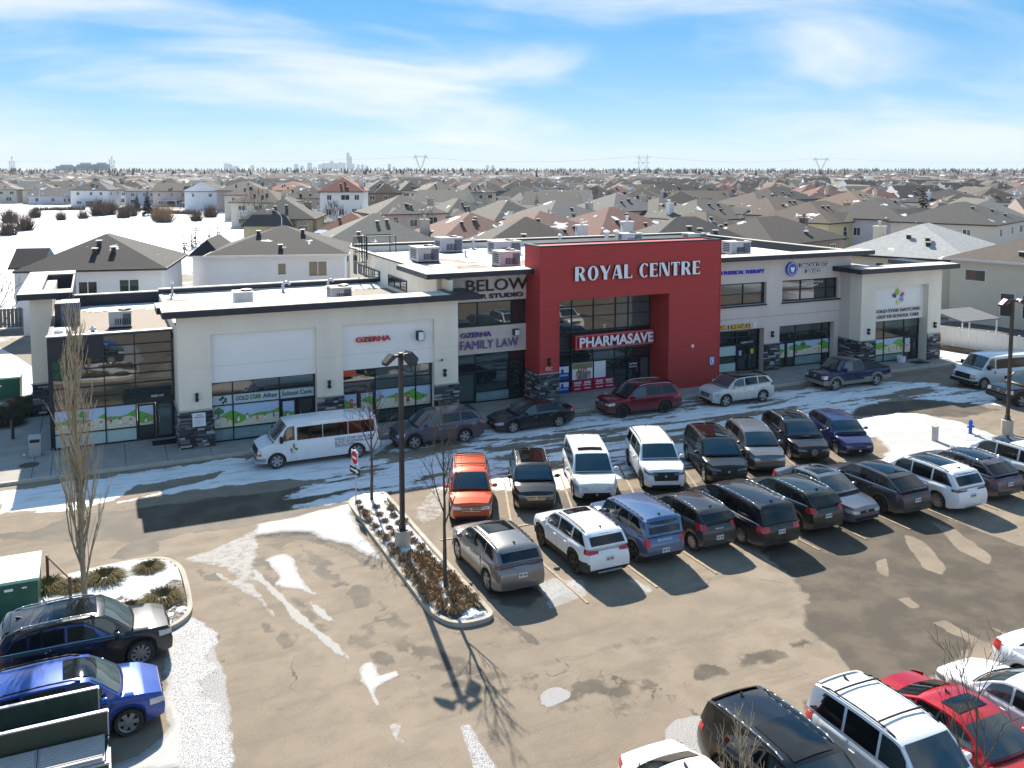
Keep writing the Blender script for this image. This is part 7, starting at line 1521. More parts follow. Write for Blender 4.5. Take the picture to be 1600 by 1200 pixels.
NEAR = [(1.0,93.4,-12.5,11.4,12.6,5.6,2.7,'charcoal','white'),(18.6,100.3,-15.6,13.4,13,5.6,2.6,'charcoal','white'),(31.6,167.9,-20,11.8,15,5.6,3,'dgrey','khaki'),(40.4,154.4,-20,12.0,14,3.4,3,'tile','cream'),(62.3,316.5,-25,16.2,16,7,2.6,'tile','pink'),(55.1,216.7,-20,9.9,16,9,2.8,'tile','white'),(75.2,255.6,-10,10.9,16,7.5,3,'slate','brown'),(97.8,298.6,-5,7.7,14,7,2.5,'olive','cream'),(94.8,260.6,-5,11.4,14,7.5,2.5,'olive','beige'),(108.2,267.0,0,11.4,14,7,2.5,'brown','beige'),(55.8,175.0,0,14.0,14,5.6,3.0,'olive','rose'),(70.8,182.9,5,11.7,14,4.5,3.0,'olive','beige'),(33.6,116.7,-10,15.2,15,4.8,3.2,'green','beige'),(46.5,115.2,0,14.0,15,5.0,3.0,'rust','beige'),(57.1,115.2,5,15.4,16,5.0,3.0,'rust','beige'),(67.3,112.4,8,16.8,16,5.2,3.2,'redbrown','beige'),(70.0,155.9,5,11.5,14,5.0,3,'olive','beige'),(74.9,143.7,8,14.5,14,5.4,3,'grey','beige'),(97.3,160.4,10,13.9,14,6,3,'grey','cream'),(104.9,156.5,10,13.6,14,5,3,'olive','sand'),(103.9,140.4,12,17.3,14,5.2,3,'olive','white'),(86.7,117.6,12,10.7,13,4.6,2.6,'tanbrown','cream'),(138.8,168.0,14,13.9,14,6,2.6,'brown','brown'),(118.1,136.5,16,20.0,14,6,2.6,'brown','lilac'),(88.9,104.6,20,20.0,14,4.2,2.8,'dbrown','brown'),(115.1,122.3,20,20.0,14,5.5,2.8,'brown','yellow'),(125.5,118.4,24,20.0,15,6,2.8,'dgrey','lilac'),(159.9,158.2,20,20.0,15,6,2.8,'tan','cream'),(186.6,155.1,22,20.0,15,6.4,2.6,'charcoal','white'),(127.4,103.4,24,20.0,15,6,2.6,'dgrey','beige'),(171.9,199.1,14,20.0,14,6,2.8,'charcoal','slatewall'),(47.4,322.2,-22,15.9,14,7,2.6,'dgrey','taupe'),(41.5,268.8,-22,12.5,14,7,2.6,'brown','beige')]
# ------------------------------------------------------------------ houses
def shingle(name, col):
    m = mat('shingles_' + name, col, 0.9, 0, 0.22, 2.2, 0.5, 5, stretch=(1, 1, 5)); t = m.node_tree; b = t.nodes['Principled BSDF']
    old = b.inputs['Base Color'].links[0].from_socket; tc = t.nodes.new('ShaderNodeTexCoord'); n = t.nodes.new('ShaderNodeTexNoise'); n.inputs['Scale'].default_value = .35; n.inputs['Detail'].default_value = 7; t.links.new(tc.outputs['Object'], n.inputs['Vector'])
    oi = t.nodes.new('ShaderNodeObjectInfo'); ad = t.nodes.new('ShaderNodeVectorMath'); ad.operation = 'ADD'; t.links.new(tc.outputs['Object'], ad.inputs[0]); t.links.new(oi.outputs['Location'], ad.inputs[1]); t.links.new(ad.outputs[0], n.inputs['Vector'])
    mr = t.nodes.new('ShaderNodeMapRange'); mr.inputs['From Min'].default_value = .665; mr.inputs['From Max'].default_value = .68; t.links.new(n.outputs['Fac'], mr.inputs['Value'])
    mx = t.nodes.new('ShaderNodeMix'); mx.data_type = 'RGBA'; t.links.new(mr.outputs[0], mx.inputs['Factor']); t.links.new(old, mx.inputs[6]); mx.inputs[7].default_value = (.78, .79, .82, 1); t.links.new(mx.outputs[2], b.inputs['Base Color']); return m
RF = {k: shingle(k, tuple(q * (1.0 if k in ('lightgrey', 'charcoal') else .72) for q in c)) for k, c in dict(charcoal=(.034, .031, .031), dgrey=(.085, .082, .078), slate=(.075, .08, .088), olive=(.145, .135, .115), green=(.15, .152, .138), grey=(.165, .163, .158), lightgrey=(.37, .365, .35), brown=(.13, .098, .078), dbrown=(.075, .06, .052), tanbrown=(.145, .115, .095), tan=(.22, .15, .11), rust=(.21, .11, .085), redbrown=(.19, .085, .066), tile=(.28, .095, .06)).items()}
WL = {k: mat('stucco_house_' + k, c, .9, 0, .05, .5, .1, 30) for k, c in dict(white=(.66, .66, .67), khaki=(.40, .34, .21), cream=(.58, .52, .42), pink=(.62, .46, .43), beige=(.50, .45, .38), brown=(.20, .15, .12), rose=(.50, .40, .37), sand=(.50, .41, .26), lilac=(.52, .50, .53), yellow=(.62, .50, .28), taupe=(.30, .27, .245), slatewall=(.12, .14, .17)).items()}
M_fascia = mat('fascia_dark', (.03, .028, .028), .6); M_fasciaw = mat('fascia_pale', (.62, .60, .57), .6); M_hglass = glassmat('house_glass', (.022, .027, .03), 1.6, .04); M_hframe = mat('house_window_frame', (.70, .70, .69), .6); M_garage = mat('garage_door_white', (.62, .60, .57), .6)
def roof_faces(mb, x0, x1, y0, y1, z, h, kind='hip', m=0, th=.2):
    w, d = x1 - x0, y1 - y0
    if kind == 'hip':
        if w >= d: a, b = (x0 + d / 2, (y0 + y1) / 2), (x1 - d / 2, (y0 + y1) / 2)
        else: a, b = ((x0 + x1) / 2, y0 + w / 2), ((x0 + x1) / 2, y1 - w / 2)
        if abs(a[0] - b[0]) + abs(a[1] - b[1]) < .3: b = (b[0] + .15, b[1]); a = (a[0] - .15, a[1])
        A, B = (*a, z + h), (*b, z + h); p = [(x0, y0, z), (x1, y0, z), (x1, y1, z), (x0, y1, z)]
        if w >= d: f = [(p[0], p[1], B, A), (p[1], p[2], B), (p[2], p[3], A, B), (p[3], p[0], A)]
        else: f = [(p[0], p[1], A), (p[1], p[2], B, A), (p[2], p[3], B), (p[3], p[0], A, B)]
        for q in f: mb.poly(q, m)
    elif kind == 'gx':           # ridge along x, gables left and right
        A, B = (x0, (y0 + y1) / 2, z + h), (x1, (y0 + y1) / 2, z + h); mb.poly([(x0, y0, z), (x1, y0, z), B, A], m); mb.poly([(x1, y1, z), (x0, y1, z), A, B], m); mb.poly([(x0, y1, z), (x0, y0, z), A], m + 1); mb.poly([(x1, y0, z), (x1, y1, z), B], m + 1)
    else:                        # ridge along y, gables front and back
        A, B = ((x0 + x1) / 2, y0, z + h), ((x0 + x1) / 2, y1, z + h); mb.poly([(x0, y1, z), (x0, y0, z), A, B], m); mb.poly([(x1, y0, z), (x1, y1, z), B, A], m); mb.poly([(x0, y0, z), (x1, y0, z), A], m + 1); mb.poly([(x1, y1, z), (x0, y1, z), B], m + 1)
def house_window(t_, side, u, z, w, h, W, D, frame=None, split=2, arch=False, glass=None):
    f = MB(); g = .07; fm = frame or M_hframe
    f.box(-w / 2, -.05, z, -w / 2 + g, .03, z + h); f.box(w / 2 - g, -.05, z, w / 2, .03, z + h); f.box(-w / 2 + g, -.048, z, w / 2 - g, .03, z + g); f.box(-w / 2 + g, -.048, z + h - g, w / 2 - g, .03, z + h)
    for k in range(1, split): x = -w / 2 + w * k / split; f.box(x - g / 2, -.046, z + g, x + g / 2, .03, z + h - g)
    if arch:
        n = 8; pts = [(w / 2 * math.cos(math.pi * i / n), 0, z + h + w / 2 * math.sin(math.pi * i / n)) for i in range(n + 1)]; f.path([(a, -.01, c) for a, b, c in pts], .05, 4)
    o = f.build('window', fm, t_); p = MB()
    for k in range(split): a, b = -w / 2 + w * k / split + g * .6, -w / 2 + w * (k + 1) / split - g * .6; p.box(a, -.02, z + g, b, .02, z + h - g)
    if arch: n = 8; p.slab([(w / 2 * .92 * math.cos(math.pi * i / n), -.015, z + h + w / 2 * .92 * math.sin(math.pi * i / n)) for i in range(n + 1)], (0, .03, 0))
    p.build('pane', glass or M_hglass, o)
    if side == 'f': o.location = (u, -D / 2, 0)
    elif side == 'b': o.location = (u, D / 2, 0); o.rotation_euler = (0, 0, math.pi)
    elif side == 'l': o.location = (-W / 2, u, 0); o.rotation_euler = (0, 0, -math.pi / 2)
    else: o.location = (W / 2, u, 0); o.rotation_euler = (0, 0, math.pi / 2)
    return o
def house(label, cx, cy, rot, W, D, ev, rh, rf, wl, seed=0, kind='hip', wings=(), wins=None, chimney=True, vents=3, group='houses behind the shopping building', pale=False, over=.55, dormers=(), name='house'):
    q = random.Random(seed + int(cx * 13 + cy * 7)); t_ = thing(name, label, 'house', (cx, cy, 0), R(rot), group); rm, wm = RF[rf], WL[wl]
    mb = MB(); mb.box(-W / 2, -D / 2, 0, W / 2, D / 2, ev)
    for (a, b, c, d, h2, *r_) in wings: mb.box(a + .003, b + .003, 0, c - .003, d - .003, h2)
    mb.build('wall', wm, t_)
    mb = MB(); roof_faces(mb, -W / 2 - over, W / 2 + over, -D / 2 - over, D / 2 + over, ev + .10, rh, kind)
    for (a, b, c, d, h2, k2, rh2) in wings: roof_faces(mb, a - .4, c + .4, b - .4, d + (.4 if k2 == 'hip' else 0), h2 + .12, rh2, k2)
    for (x, y, w, h2) in dormers: roof_faces(mb, x - w / 2 - .3, x + w / 2 + .3, y - .3, y + w, ev + .12, h2, 'gy')
    roof = mb.build('roof', [rm, wm], t_)
    fm = MB(); e = over
    for bx in ((-W / 2 - e, -D / 2 - e, W / 2 + e, -D / 2 - e + .05), (-W / 2 - e, D / 2 + e - .05, W / 2 + e, D / 2 + e), (-W / 2 - e, -D / 2 - e + .05, -W / 2 - e + .05, D / 2 + e - .05), (W / 2 + e - .05, -D / 2 - e + .05, W / 2 + e, D / 2 + e - .05)): fm.box(bx[0], bx[1], ev - .08, bx[2], bx[3], ev + .12)
    fm.box(-W / 2 - e + .05, -D / 2 - e + .05, ev - .02, W / 2 + e - .05, -D / 2, ev); fm.box(-W / 2 - e + .05, -D / 2, ev - .02, -W / 2, D / 2, ev); fm.box(W / 2, -D / 2, ev - .02, W / 2 + e - .05, D / 2, ev)
    for (a, b, c, d, h2, k2, rh2) in wings: fm.box(a - .42, b - .42, h2 - .06, c + .42, b - .37, h2 + .12); fm.box(a - .42, b - .37, h2 - .06, a - .37, d, h2 + .12); fm.box(c + .37, b - .37, h2 - .06, c + .42, d, h2 + .12)
    fm.build('fascia', M_fasciaw if pale else M_fascia, t_)
    if wins is None:
        wins = []; zz_ = ev - 1.9
        for u in (-.3, .05, .34): wins.append(('f', u * W + q.uniform(-.4, .4), zz_, q.choice((1.1, 1.5, 2.0)), 1.25))
        for u in (-.25, .25): wins.append(('l', u * D, zz_, q.choice((.8, 1.2)), 1.2)); wins.append(('r', u * D, zz_, q.choice((.8, 1.2)), 1.2))
        if ev > 5: wins += [('f', -.28 * W, .9, 1.8, 1.5), ('f', .26 * W, .9, 2.2, 1.6), ('l', .1 * D, 1.0, 1.4, 1.3)]
        if ev > 8: wins += [('f', u * W, 3.6, 1.2, 1.5) for u in (-.3, 0, .3)]
    for w_ in wins: house_window(t_, *w_[:5], W, D, *(w_[5:]))
    if chimney:
        x, y = q.choice(((-.42, .1), (.42, -.1), (.3, .3))); mb = MB(); zt = ev + rh * .55 + q.uniform(.5, 1.0); mb.box(x * W - .55, y * D - .45, ev * .4, x * W + .55, y * D + .45, zt); mb.box(x * W - .65, y * D - .55, zt, x * W + .65, y * D + .55, zt + .15); mb.lathe([(.14, zt + .15), (.14, zt + .6), (.22, zt + .6), (.22, zt + .72), (0, zt + .74)], 8, 0, 'z', (x * W, y * D, 0)); mb.build('chimney', wm, roof)
    for k in range(vents):
        x = q.uniform(-.18, .18) * W; dd = min(W, D) / 2 + over; f = q.uniform(.2, .75); yy = -D / 2 - over + f * dd; zz_ = ev + .1 + rh * f * 1.0 * (min(W, D) / 2 + over) / ((min(W, D)) / 2 + over); mb = MB(); mb.box(x - .18, yy - .18, zz_ - .1, x + .18, yy + .18, zz_ + .3); mb.box(x - .26, yy - .26, zz_ + .3, x + .26, yy + .26, zz_ + .38, 1); mb.build('roof_vent', [M_fascia, M_fasciaw], roof)
    return t_
LB = {0: 'white stucco house with dark hip roof and two windows beside the frozen pond', 1: 'large white house with dark hip roof behind the low wing', 2: 'khaki house with dark grey roof beyond the large white house', 3: 'cream bungalow with red tile roof in front of the white three storey house', 4: 'pale pink house with red tile roof left of the white three storey house', 5: 'white three storey house with red tile roof', 6: 'brown house with white gable in a slate roof', 7: 'narrow cream house with olive roof right of the brown gabled house', 8: 'beige house with balcony and olive roof in the middle distance', 9: 'beige house with brown roof right of the balcony house',
      10: 'rose house with olive hip roof and arched gable windows', 11: 'beige bungalow with olive roof next to the rose house', 12: 'house with broad grey green roof right behind the ladder cage', 13: 'house with rust coloured roof behind the rooftop units', 14: 'house with rust coloured roof behind the red frame', 15: 'house with red brown roof behind the right half of the red frame', 16: 'beige house with olive roof behind the rust roofs', 17: 'beige house with grey roof behind the rust roofs', 18: 'cream house with tall grey roof above the red frame', 19: 'sand coloured house with olive roof and gables', 20: 'white house with porch posts and olive roof', 21: 'cream bungalow with tan brown roof behind the right roof edge', 22: 'dark brown house with brown roof and snow on its porch', 23: 'long lilac house with brown hip roof', 24: 'brown bungalow with very dark roof just behind the grey wing', 25: 'yellow house with brown roof and arched window', 26: 'lilac house with dark grey roof and arched windows at right', 27: 'cream house with tan orange roof at right', 28: 'white house with charcoal roof at the right picture edge', 29: 'beige house with dark grey roof and arched balcony at the right edge', 30: 'slate coloured house with charcoal roof in the right distance', 31: 'taupe house with dark grey roof left of the pink house', 32: 'beige house with brown roof behind the khaki house'}
SP = {0: dict(kind='hip', chimney=False, wins=[('f', -.4, 3.4, 1.6, 1.25), ('f', 3.0, 3.4, 1.7, 1.35), ('f', -3.6, .9, 1.4, 1.2)], wings=[(-8.6, 1.5, -6.4, 6.6, 5.1, 'gx', 1.6)], pale=False),
      1: dict(wins=[('f', .4, 3.6, .9, 1.25, None, 1), ('f', 4.0, 3.4, 1.9, 1.6), ('l', -2, 3.2, .6, 1.5, None, 1), ('l', 1.5, 3.2, .6, 1.5, None, 1)], wings=[(-9.2, -2.0, -6.6, 9, 5.2, 'hip', 1.6)], pale=True, chimney=False),
      2: dict(wings=[(-5.5, -9.5, 2.5, -7, 4.6, 'hip', 1.8)], wins=[('f', 4.2, 1.0, 1.8, 3.6, None, 1, True), ('f', 0, 3.0, 1.5, 1.4), ('l', 0, 3, 1.0, 1.6), ('l', 3, 3, 1.0, 1.6)]), 3: dict(wings=[(1.0, -9.2, 4.6, -6.5, 3.9, 'gy', 1.3)], wins=[('f', -4, 1, .9, 1.2, None, 1), ('f', -1.8, 1, .9, 1.2, None, 1, True)]),
      6: dict(dormers=[(.5, -8.3, 5.5, 2.6)]), 10: dict(dormers=[(-3.2, -7.4, 2.8, 1.2), (4.4, -7.4, 3.2, 1.4)], wins=[('f', -3.2, 3.0, 1.2, 1.6, None, 1, True), ('f', .4, 3.2, 1.6, 1.4), ('f', 4.4, 2.8, 1.8, 2.2, None, 2)]), 11: dict(dormers=[(-3, -7.3, 3.4, 1.5), (2.6, -7.3, 3.4, 1.5)]),
      16: dict(dormers=[(-2, -7.2, 3.6, 1.6)]), 19: dict(dormers=[(-3.6, -7.2, 3.6, 1.7), (2.8, -7.2, 3.6, 1.7)]), 20: dict(dormers=[(4, -7.2, 4.2, 1.9)]), 22: dict(wings=[(-3, -10, 5, -7, 2.8, 'hip', 1.0)]), 25: dict(dormers=[(-4, -7.3, 3.6, 1.6)], wins=[('f', -4, 2.4, 1.5, 1.7, None, 1, True), ('l', -2, 2.6, 1.4, 1.4), ('l', 3, 2.6, 1.0, 1.4)]), 26: dict(dormers=[(-5.5, -7.8, 4.0, 1.6), (2.6, -7.8, 3.6, 1.5)], wins=[('f', -5.5, 2.0, 2.0, 2.4, None, 2, True), ('f', 2.6, 2.8, 1.8, 1.3, None, 2, True), ('f', 6.4, 3.0, 1.4, 1.3), ('l', 0, 3.2, 1.2, 1.4)])}
for i, (cx, cy, rot, W, D, ev, rh, rf, wl) in enumerate(NEAR):
    house(LB[i], cx, cy, rot, W, D, ev, rh * (1.0 if i < 2 else 1.15), rf, wl, i, **SP.get(i, {}))
house('cream house with light grey shingle roof right behind the daycare wing', 79.9, 69.0, -66, 12.6, 15, 5.6, 3.0, 'lightgrey', 'cream', 91, wins=[('f', -2.0, 3.6, .9, 1.4, None, 1), ('f', 3.2, 1.4, .9, 1.4, None, 1), ('r', -3, 1.2, 1.0, 1.4, None, 1), ('r', 3, 3.4, 1.0, 1.4, None, 1)])
house('cream house with brown roof at the right edge behind the white fence', 82.6, 55.2, -74, 15.4, 14, 5.95, 2.8, 'tanbrown', 'cream', 92, pale=True, chimney=False, wins=[('f', -5.4, 4.0, 1.9, 1.1, None, 1), ('f', -2.5, 1.0, 1.3, 2.2, None, 1), ('f', -.6, 1.0, 1.3, 2.2, None, 1), ('f', 1.3, 1.0, 1.3, 2.2, None, 1), ('l', 0, 3, 1.2, 1.4)])

# ---------------- the rest of the neighbourhood: eight kinds of house copied with their parts
def inpoly(x, y, poly):
    c = False; n = len(poly)
    for i in range(n):
        ax, ay = poly[i]; bx, by = poly[i - 1]
        if ((ay > y) != (by > y)) and x < (bx - ax) * (y - ay) / (by - ay) + ax: c = not c
    return c
EXCL = [(-90, 459.6), (-21.0, 416), (11.7, 366), (35.9, 316), (36, 272), (27, 190), (27, 140), (12, 103), (-40, 100), (-120, 200)]
HEAD = R(65.322 - 0); fwdv = Vector((math.cos(HEAD), math.sin(HEAD))); rightv = Vector((math.sin(HEAD), -math.cos(HEAD)))
protos = []
KIN = [('dgrey', 'beige', 12, 13, 6.0, 3.3, 'hip'), ('brown', 'cream', 13, 12, 6.0, 3.2, 'hip'), ('grey', 'white', 12, 12, 6.0, 3.0, 'gy'), ('olive', 'white', 14, 12, 3.6, 3.2, 'hip'), ('charcoal', 'taupe', 12, 13, 6.2, 3.3, 'hip'), ('tanbrown', 'rose', 13, 12, 5.8, 3.0, 'gx'), ('redbrown', 'cream', 13, 13, 6.0, 3.2, 'hip'), ('grey', 'lilac', 12, 13, 3.4, 3.2, 'gy'), ('dbrown', 'white', 13, 13, 6.2, 3.3, 'hip'), ('olive', 'cream', 12, 12, 6.0, 3.0, 'gy'), ('charcoal', 'white', 12, 12, 6.4, 3.2, 'gx'), ('dgrey', 'white', 14, 12, 6.2, 3.3, 'hip'), ('charcoal', 'brown', 12, 12, 6.0, 3.2, 'hip')]
RN = dict(dgrey='dark grey', brown='brown', grey='grey', olive='olive', charcoal='charcoal', tanbrown='tan brown', redbrown='red brown', dbrown='dark brown')
spots = []
qq = random.Random(5)
for u in range(-40, 60):
    for v in range(4, 60):
        base = Vector((0, 0)); a = R(58 + 6 * math.sin(v * .7)); row = v * 23 + (5 if v % 2 else 0)
        p = fwdv * row + rightv * ((u + .5 * (v % 2)) * 15.5) + Vector((qq.uniform(-2.5, 2.5), qq.uniform(-2.5, 2.5))); spots.append((p.x, p.y, math.degrees(HEAD) - 90 + qq.choice((0, 0, 90, 180, 0, -90)) + 10 * math.sin(v * .5 + u * .1)))
def visible(x, y, m=1.06):
    zc_ = fwdv.x * x + fwdv.y * y; xr_ = rightv.x * x + rightv.y * y; return zc_ > 60 and abs(xr_) < zc_ * .5634 * m + 8
near_xy = [(n[0], n[1], max(n[3], n[4])) for n in NEAR] + [(79.9, 69, 15), (82.6, 55.2, 16), (36, 58, 24), (0, 70, 14)]
def okspot(x, y):
    if inpoly(x, y, EXCL) or not visible(x, y): return False
    for a, b, s_ in near_xy:
        if math.hypot(x - a, y - b) < s_ * .5 + 9.5: return False
        l_ = math.hypot(a, b); t_ = -((x - a) * a + (y - b) * b) / l_
        if 0 < t_ < 30 and abs((x - a) * b - (y - b) * a) / l_ < s_ * .5 + 5 and l_ > 90: return False
    if y < 75 and x < 62: return False
    return True
cand = sorted([s_ for s_ in spots if okspot(s_[0], s_[1])], key=lambda s_: math.hypot(s_[0], s_[1]))
# row of houses on the far shore of the pond
shore = [(-34, 438, -14), (-19, 427, -16), (-4, 425, -14), (9, 402, -20), (19, 386, -20), (31, 391, -22), (43, 398, -22)]
cand = [c for c in cand if all(math.hypot(c[0] - s_[0], c[1] - s_[1]) > 13 for s_ in shore)]
for i, (x, y, r_) in enumerate(shore):
    house(['small pale house with grey roof at the far left of the pond shore', 'wide cream house with olive roof on the pond shore', 'pink house with brown roof and glass sunroom on the pond shore', 'white house with dark brown roof on the pond shore', 'lilac house with grey roof on the pond shore by the spruces', 'white gabled house on the pond shore', 'pale rose house at the right end of the pond shore'][i], x, y, r_, 12.5, 12, 5.6, 2.6, ['grey', 'olive', 'brown', 'dbrown', 'grey', 'grey', 'tanbrown'][i], ['cream', 'cream', 'pink', 'white', 'lilac', 'white', 'rose'][i], 60 + i, 'gy' if i == 5 else 'hip', group='houses along the far shore of the pond')
NP, NS = 120, 150
protoP = {}
for i, (x, y, r_) in enumerate(cand[:NP]):
    k = qq.randrange(len(KIN)); rf, wl, W, D, ev, rh, kd = KIN[k]; lab = 'suburban house with %s roof and %s walls among many alike' % (RN[rf], wl)
    if k not in protoP:
        t_ = house(lab, x, y, r_, W, D, ev, rh, rf, wl, 200 + k, kd, group='suburban houses beyond the shopping building', pale=k % 3 == 0, dormers=[(-.28 * W, -D / 2 - .5, 3.4, 1.5), (.25 * W, -D / 2 - .5, 3.0, 1.3)] if k % 2 == 0 and kd == 'hip' else [])
        mb = MB(); mb.box(-W * .3, -D / 2 - 3, 2.2, W * .25, -D / 2 - .01, 2.4); mb.box(-W * .3, -D / 2 - 3, 3.25, W * .25, -D / 2 - 2.94, 3.33)
        for j in range(8): xx = -W * .3 + W * .55 * j / 7; mb.box(xx - .04, -D / 2 - 3, 2.4, xx + .04, -D / 2 - 2.94, 3.25)
        for xx in (-W * .28, W * .23): mb.box(xx - .1, -D / 2 - 2.9, 0, xx + .1, -D / 2 - 2.7, 2.2)
        mb.build('deck', WL['white'] if k % 2 else WL['brown'], t_)
        mb = MB(); mb.box(-W * .1, -D / 2 - .06, .2, W * .12, -D / 2 + .02, 2.1); mb.build('patio_door', M_hglass, t_); protoP[k] = t_
    else:
        t_ = copy_tree(protoP[k]); t_.location = (x, y, 0); t_.rotation_euler = (0, 0, R(r_))
# single mesh houses farther out, then one mass to the horizon
def simple_house(mb, W, D, ev, rh, kd, x=0, y=0, rz=0, mr=0, mw=1, wn_=True):
    o = len(mb.v); mb.box(-W / 2, -D / 2, 0, W / 2, D / 2, ev, mw); e = .5
    n0 = len(mb.m); roof_faces(mb, -W / 2 - e, W / 2 + e, -D / 2 - e, D / 2 + e, ev + .05, rh, kd, mr)
    if kd != 'hip':
        for i in range(n0, len(mb.m)): mb.m[i] = mr if mb.m[i] == mr else mw
    if wn_:
        for u in (-.3, .05, .32):
            for z_ in ((.8, 3.5) if ev > 4 else (1.0,)): mb.box(u * W - .7, -D / 2 - .03, z_, u * W + .7, -D / 2 + .02, z_ + 1.3, 2)
        for u in (-.22, .25): mb.box(-W / 2 - .03, u * D - .6, ev - 2, -W / 2 + .02, u * D + .6, ev - .8, 2); mb.box(W / 2 - .02, u * D - .6, ev - 2, W / 2 + .03, u * D + .6, ev - .8, 2)
        mb.box(.3 * W, .1 * D, ev, .3 * W + 1.0, .1 * D + .9, ev + rh * .9, mw)
    if x or y or rz:
        ca, sa = math.cos(rz), math.sin(rz)
        for i in range(o, len(mb.v)): a, b, c = mb.v[i]; mb.v[i] = (x + a * ca - b * sa, y + a * sa + b * ca, c)
SM = []
for rf, wl, W, D, ev, rh, kd in KIN:
    mb = MB(); simple_house(mb, W, D, ev, rh, kd); SM.append(mb.mesh('far_house', [RF[rf], WL[wl], M_hglass]))
for i, (x, y, r_) in enumerate(cand[NP:NP + NS]):
    k = qq.randrange(len(KIN)); o = link('far_house', SM[k]); o.location = (x, y, 0); o.rotation_euler = (0, 0, R(r_)); tag(o, 'small far house with %s roof and %s walls in the dense suburb' % (RN[KIN[k][0]], KIN[k][1]), 'house', 'far houses in the dense suburb')
mb = MB(); mats_ = [RF[k] for k in ('dgrey', 'brown', 'grey', 'olive', 'tanbrown', 'rust', 'lightgrey')] + [WL[k] for k in ('beige', 'cream', 'white', 'rose', 'taupe')]
far = cand[NP + NS:]
for x, y, r_ in far: simple_house(mb, 12, 12, qq.choice((3.2, 5.4)), 2.6, qq.choice(('hip', 'gy', 'gx')), x, y, R(r_), qq.randrange(7), 7 + qq.randrange(5), False)
d = 1380.0
while d < 3600:
    step = 17 + d * .004; n = int(2 * d * .62 / step)
    for k in range(n):
        if qq.random() < .25: continue
        p = fwdv * (d + qq.uniform(-6, 6)) + rightv * (-d * .62 + k * step + qq.uniform(-4, 4))
        simple_house(mb, 11, 11, qq.choice((3.2, 5.4)), 2.6, 'hip', p.x, p.y, qq.uniform(0, 3), qq.randrange(7), 7 + qq.randrange(5), False)
    d += 26 + d * .012
tag(mb.build('distant_suburb', mats_), kind='stuff')
# ------------------------------------------------------------------ frozen pond, park, trees, skyline, pylons, haze
LAKE = [(-45, 275), (-31.7, 277), (-14.6, 292), (-4.7, 287), (12.0, 282), (16.5, 259.4), (22.5, 244.6), (26.7, 221.5), (24.3, 196.7), (16.3, 178.2), (10, 150), (2, 125), (-20, 110), (-45, 150)]
M_park = mat('park_snow', (.72, .73, .75), .85, 0, .0, 1); 
def park_mat():
    m = mat('park_ground', (.76, .77, .79), .85); t = m.node_tree; b = t.nodes['Principled BSDF']; tc = t.nodes.new('ShaderNodeTexCoord'); n = t.nodes.new('ShaderNodeTexNoise'); n.inputs['Scale'].default_value = .09; n.inputs['Detail'].default_value = 8; t.links.new(tc.outputs['Object'], n.inputs['Vector'])
    mr = t.nodes.new('ShaderNodeMapRange'); mr.inputs['From Min'].default_value = .56; mr.inputs['From Max'].default_value = .62; t.links.new(n.outputs['Fac'], mr.inputs['Value']); mx = t.nodes.new('ShaderNodeMix'); mx.data_type = 'RGBA'; t.links.new(mr.outputs[0], mx.inputs['Factor']); mx.inputs[6].default_value = (.74, .75, .77, 1); mx.inputs[7].default_value = (.30, .26, .20, 1); t.links.new(mx.outputs[2], b.inputs['Base Color']); return m
blob([(-95, 452), (-21.0, 410), (11.7, 362), (33, 316), (33, 272), (28, 190), (18, 140), (-6, 108), (-60, 105), (-120, 220)], .02, 'park_ground', park_mat(), 6, 2.5)
blob(LAKE, .05, 'pond_ice', M_snow, 6, 1.6)
M_bush = mat('bush_twigs', (.115, .075, .06), .95, 0, .3, 1.5, col2=(.17, .12, .09)); M_reed = mat('reed_straw', (.30, .20, .12), .95, 0, .3, 2)
def twig_bush(seed, r, h, n, w):
    q = random.Random(seed); mb = MB()
    for k in range(n):
        a = q.uniform(0, 6.283); rr = r * math.sqrt(q.random()) * (.55 + .45 * math.sin(a * 2 + seed) ** 2); x, y = rr * math.cos(a), rr * math.sin(a); hh = h * q.uniform(.4, 1) * (1 - .5 * (rr / r) ** 2); tx, ty = x + q.uniform(-.35, .35) * hh + .25 * x, y + q.uniform(-.35, .35) * hh + .25 * y; b = q.uniform(0, 6.283); ox, oy = w * math.cos(b), w * math.sin(b)
        mb.add([(x * .6 - ox, y * .6 - oy, 0), (x * .6 + ox, y * .6 + oy, 0), (tx, ty, hh)], [(0, 1, 2)])
    return mb
BM = [twig_bush(i, 2.2, 3.0, 520, .05).mesh('bush', M_bush if i < 3 else M_reed) for i in range(4)]
for i, (x, y, s_, k, l) in enumerate(((-20.8, 276.5, 1.3, 0, 'brown leafless bush on the left pond shore point'), (-15.1, 240, 1.4, 1, 'brown leafless bush nearest the left picture edge by the ice'), (-17.2, 224, 1.2, 2, 'low brown bush lowest on the left pond shore'), (-16.0, 302.2, 1.1, 0, 'grey brown bush behind the left pond point'), (-8.6, 283.8, .9, 1, 'small bush at the far ice edge left'), (-3.1, 289.8, .9, 2, 'small bush at the far ice edge in the middle'), (1.2, 306.3, 1.7, 0, 'large round brown bush on the far shore'), (4.0, 311, 1.5, 1, 'large brown bush just right of the round one'), (7.6, 289, 1.2, 2, 'brown bush at the ice edge left of the spruces'), (10.0, 299, 1.3, 0, 'brown bush directly left of the two dark spruces'), (17.0, 261.4, 1.6, 3, 'straw coloured reed clump on the shore right of the spruces'), (15.8, 268, 1.2, 0, 'brown bush behind the reed clump'), (25.5, 264, 1.0, 1, 'brown bush by the park path at right'), (31.2, 282.5, 1.3, 2, 'brown bush before the khaki house yard'))):
    o = link('bush', BM[k]); o.location = (x, y, .02); o.scale = (s_, s_, s_ * 1.35); o.rotation_euler = (0, 0, i); tag(o, l, 'bush', 'leafless bushes round the pond')
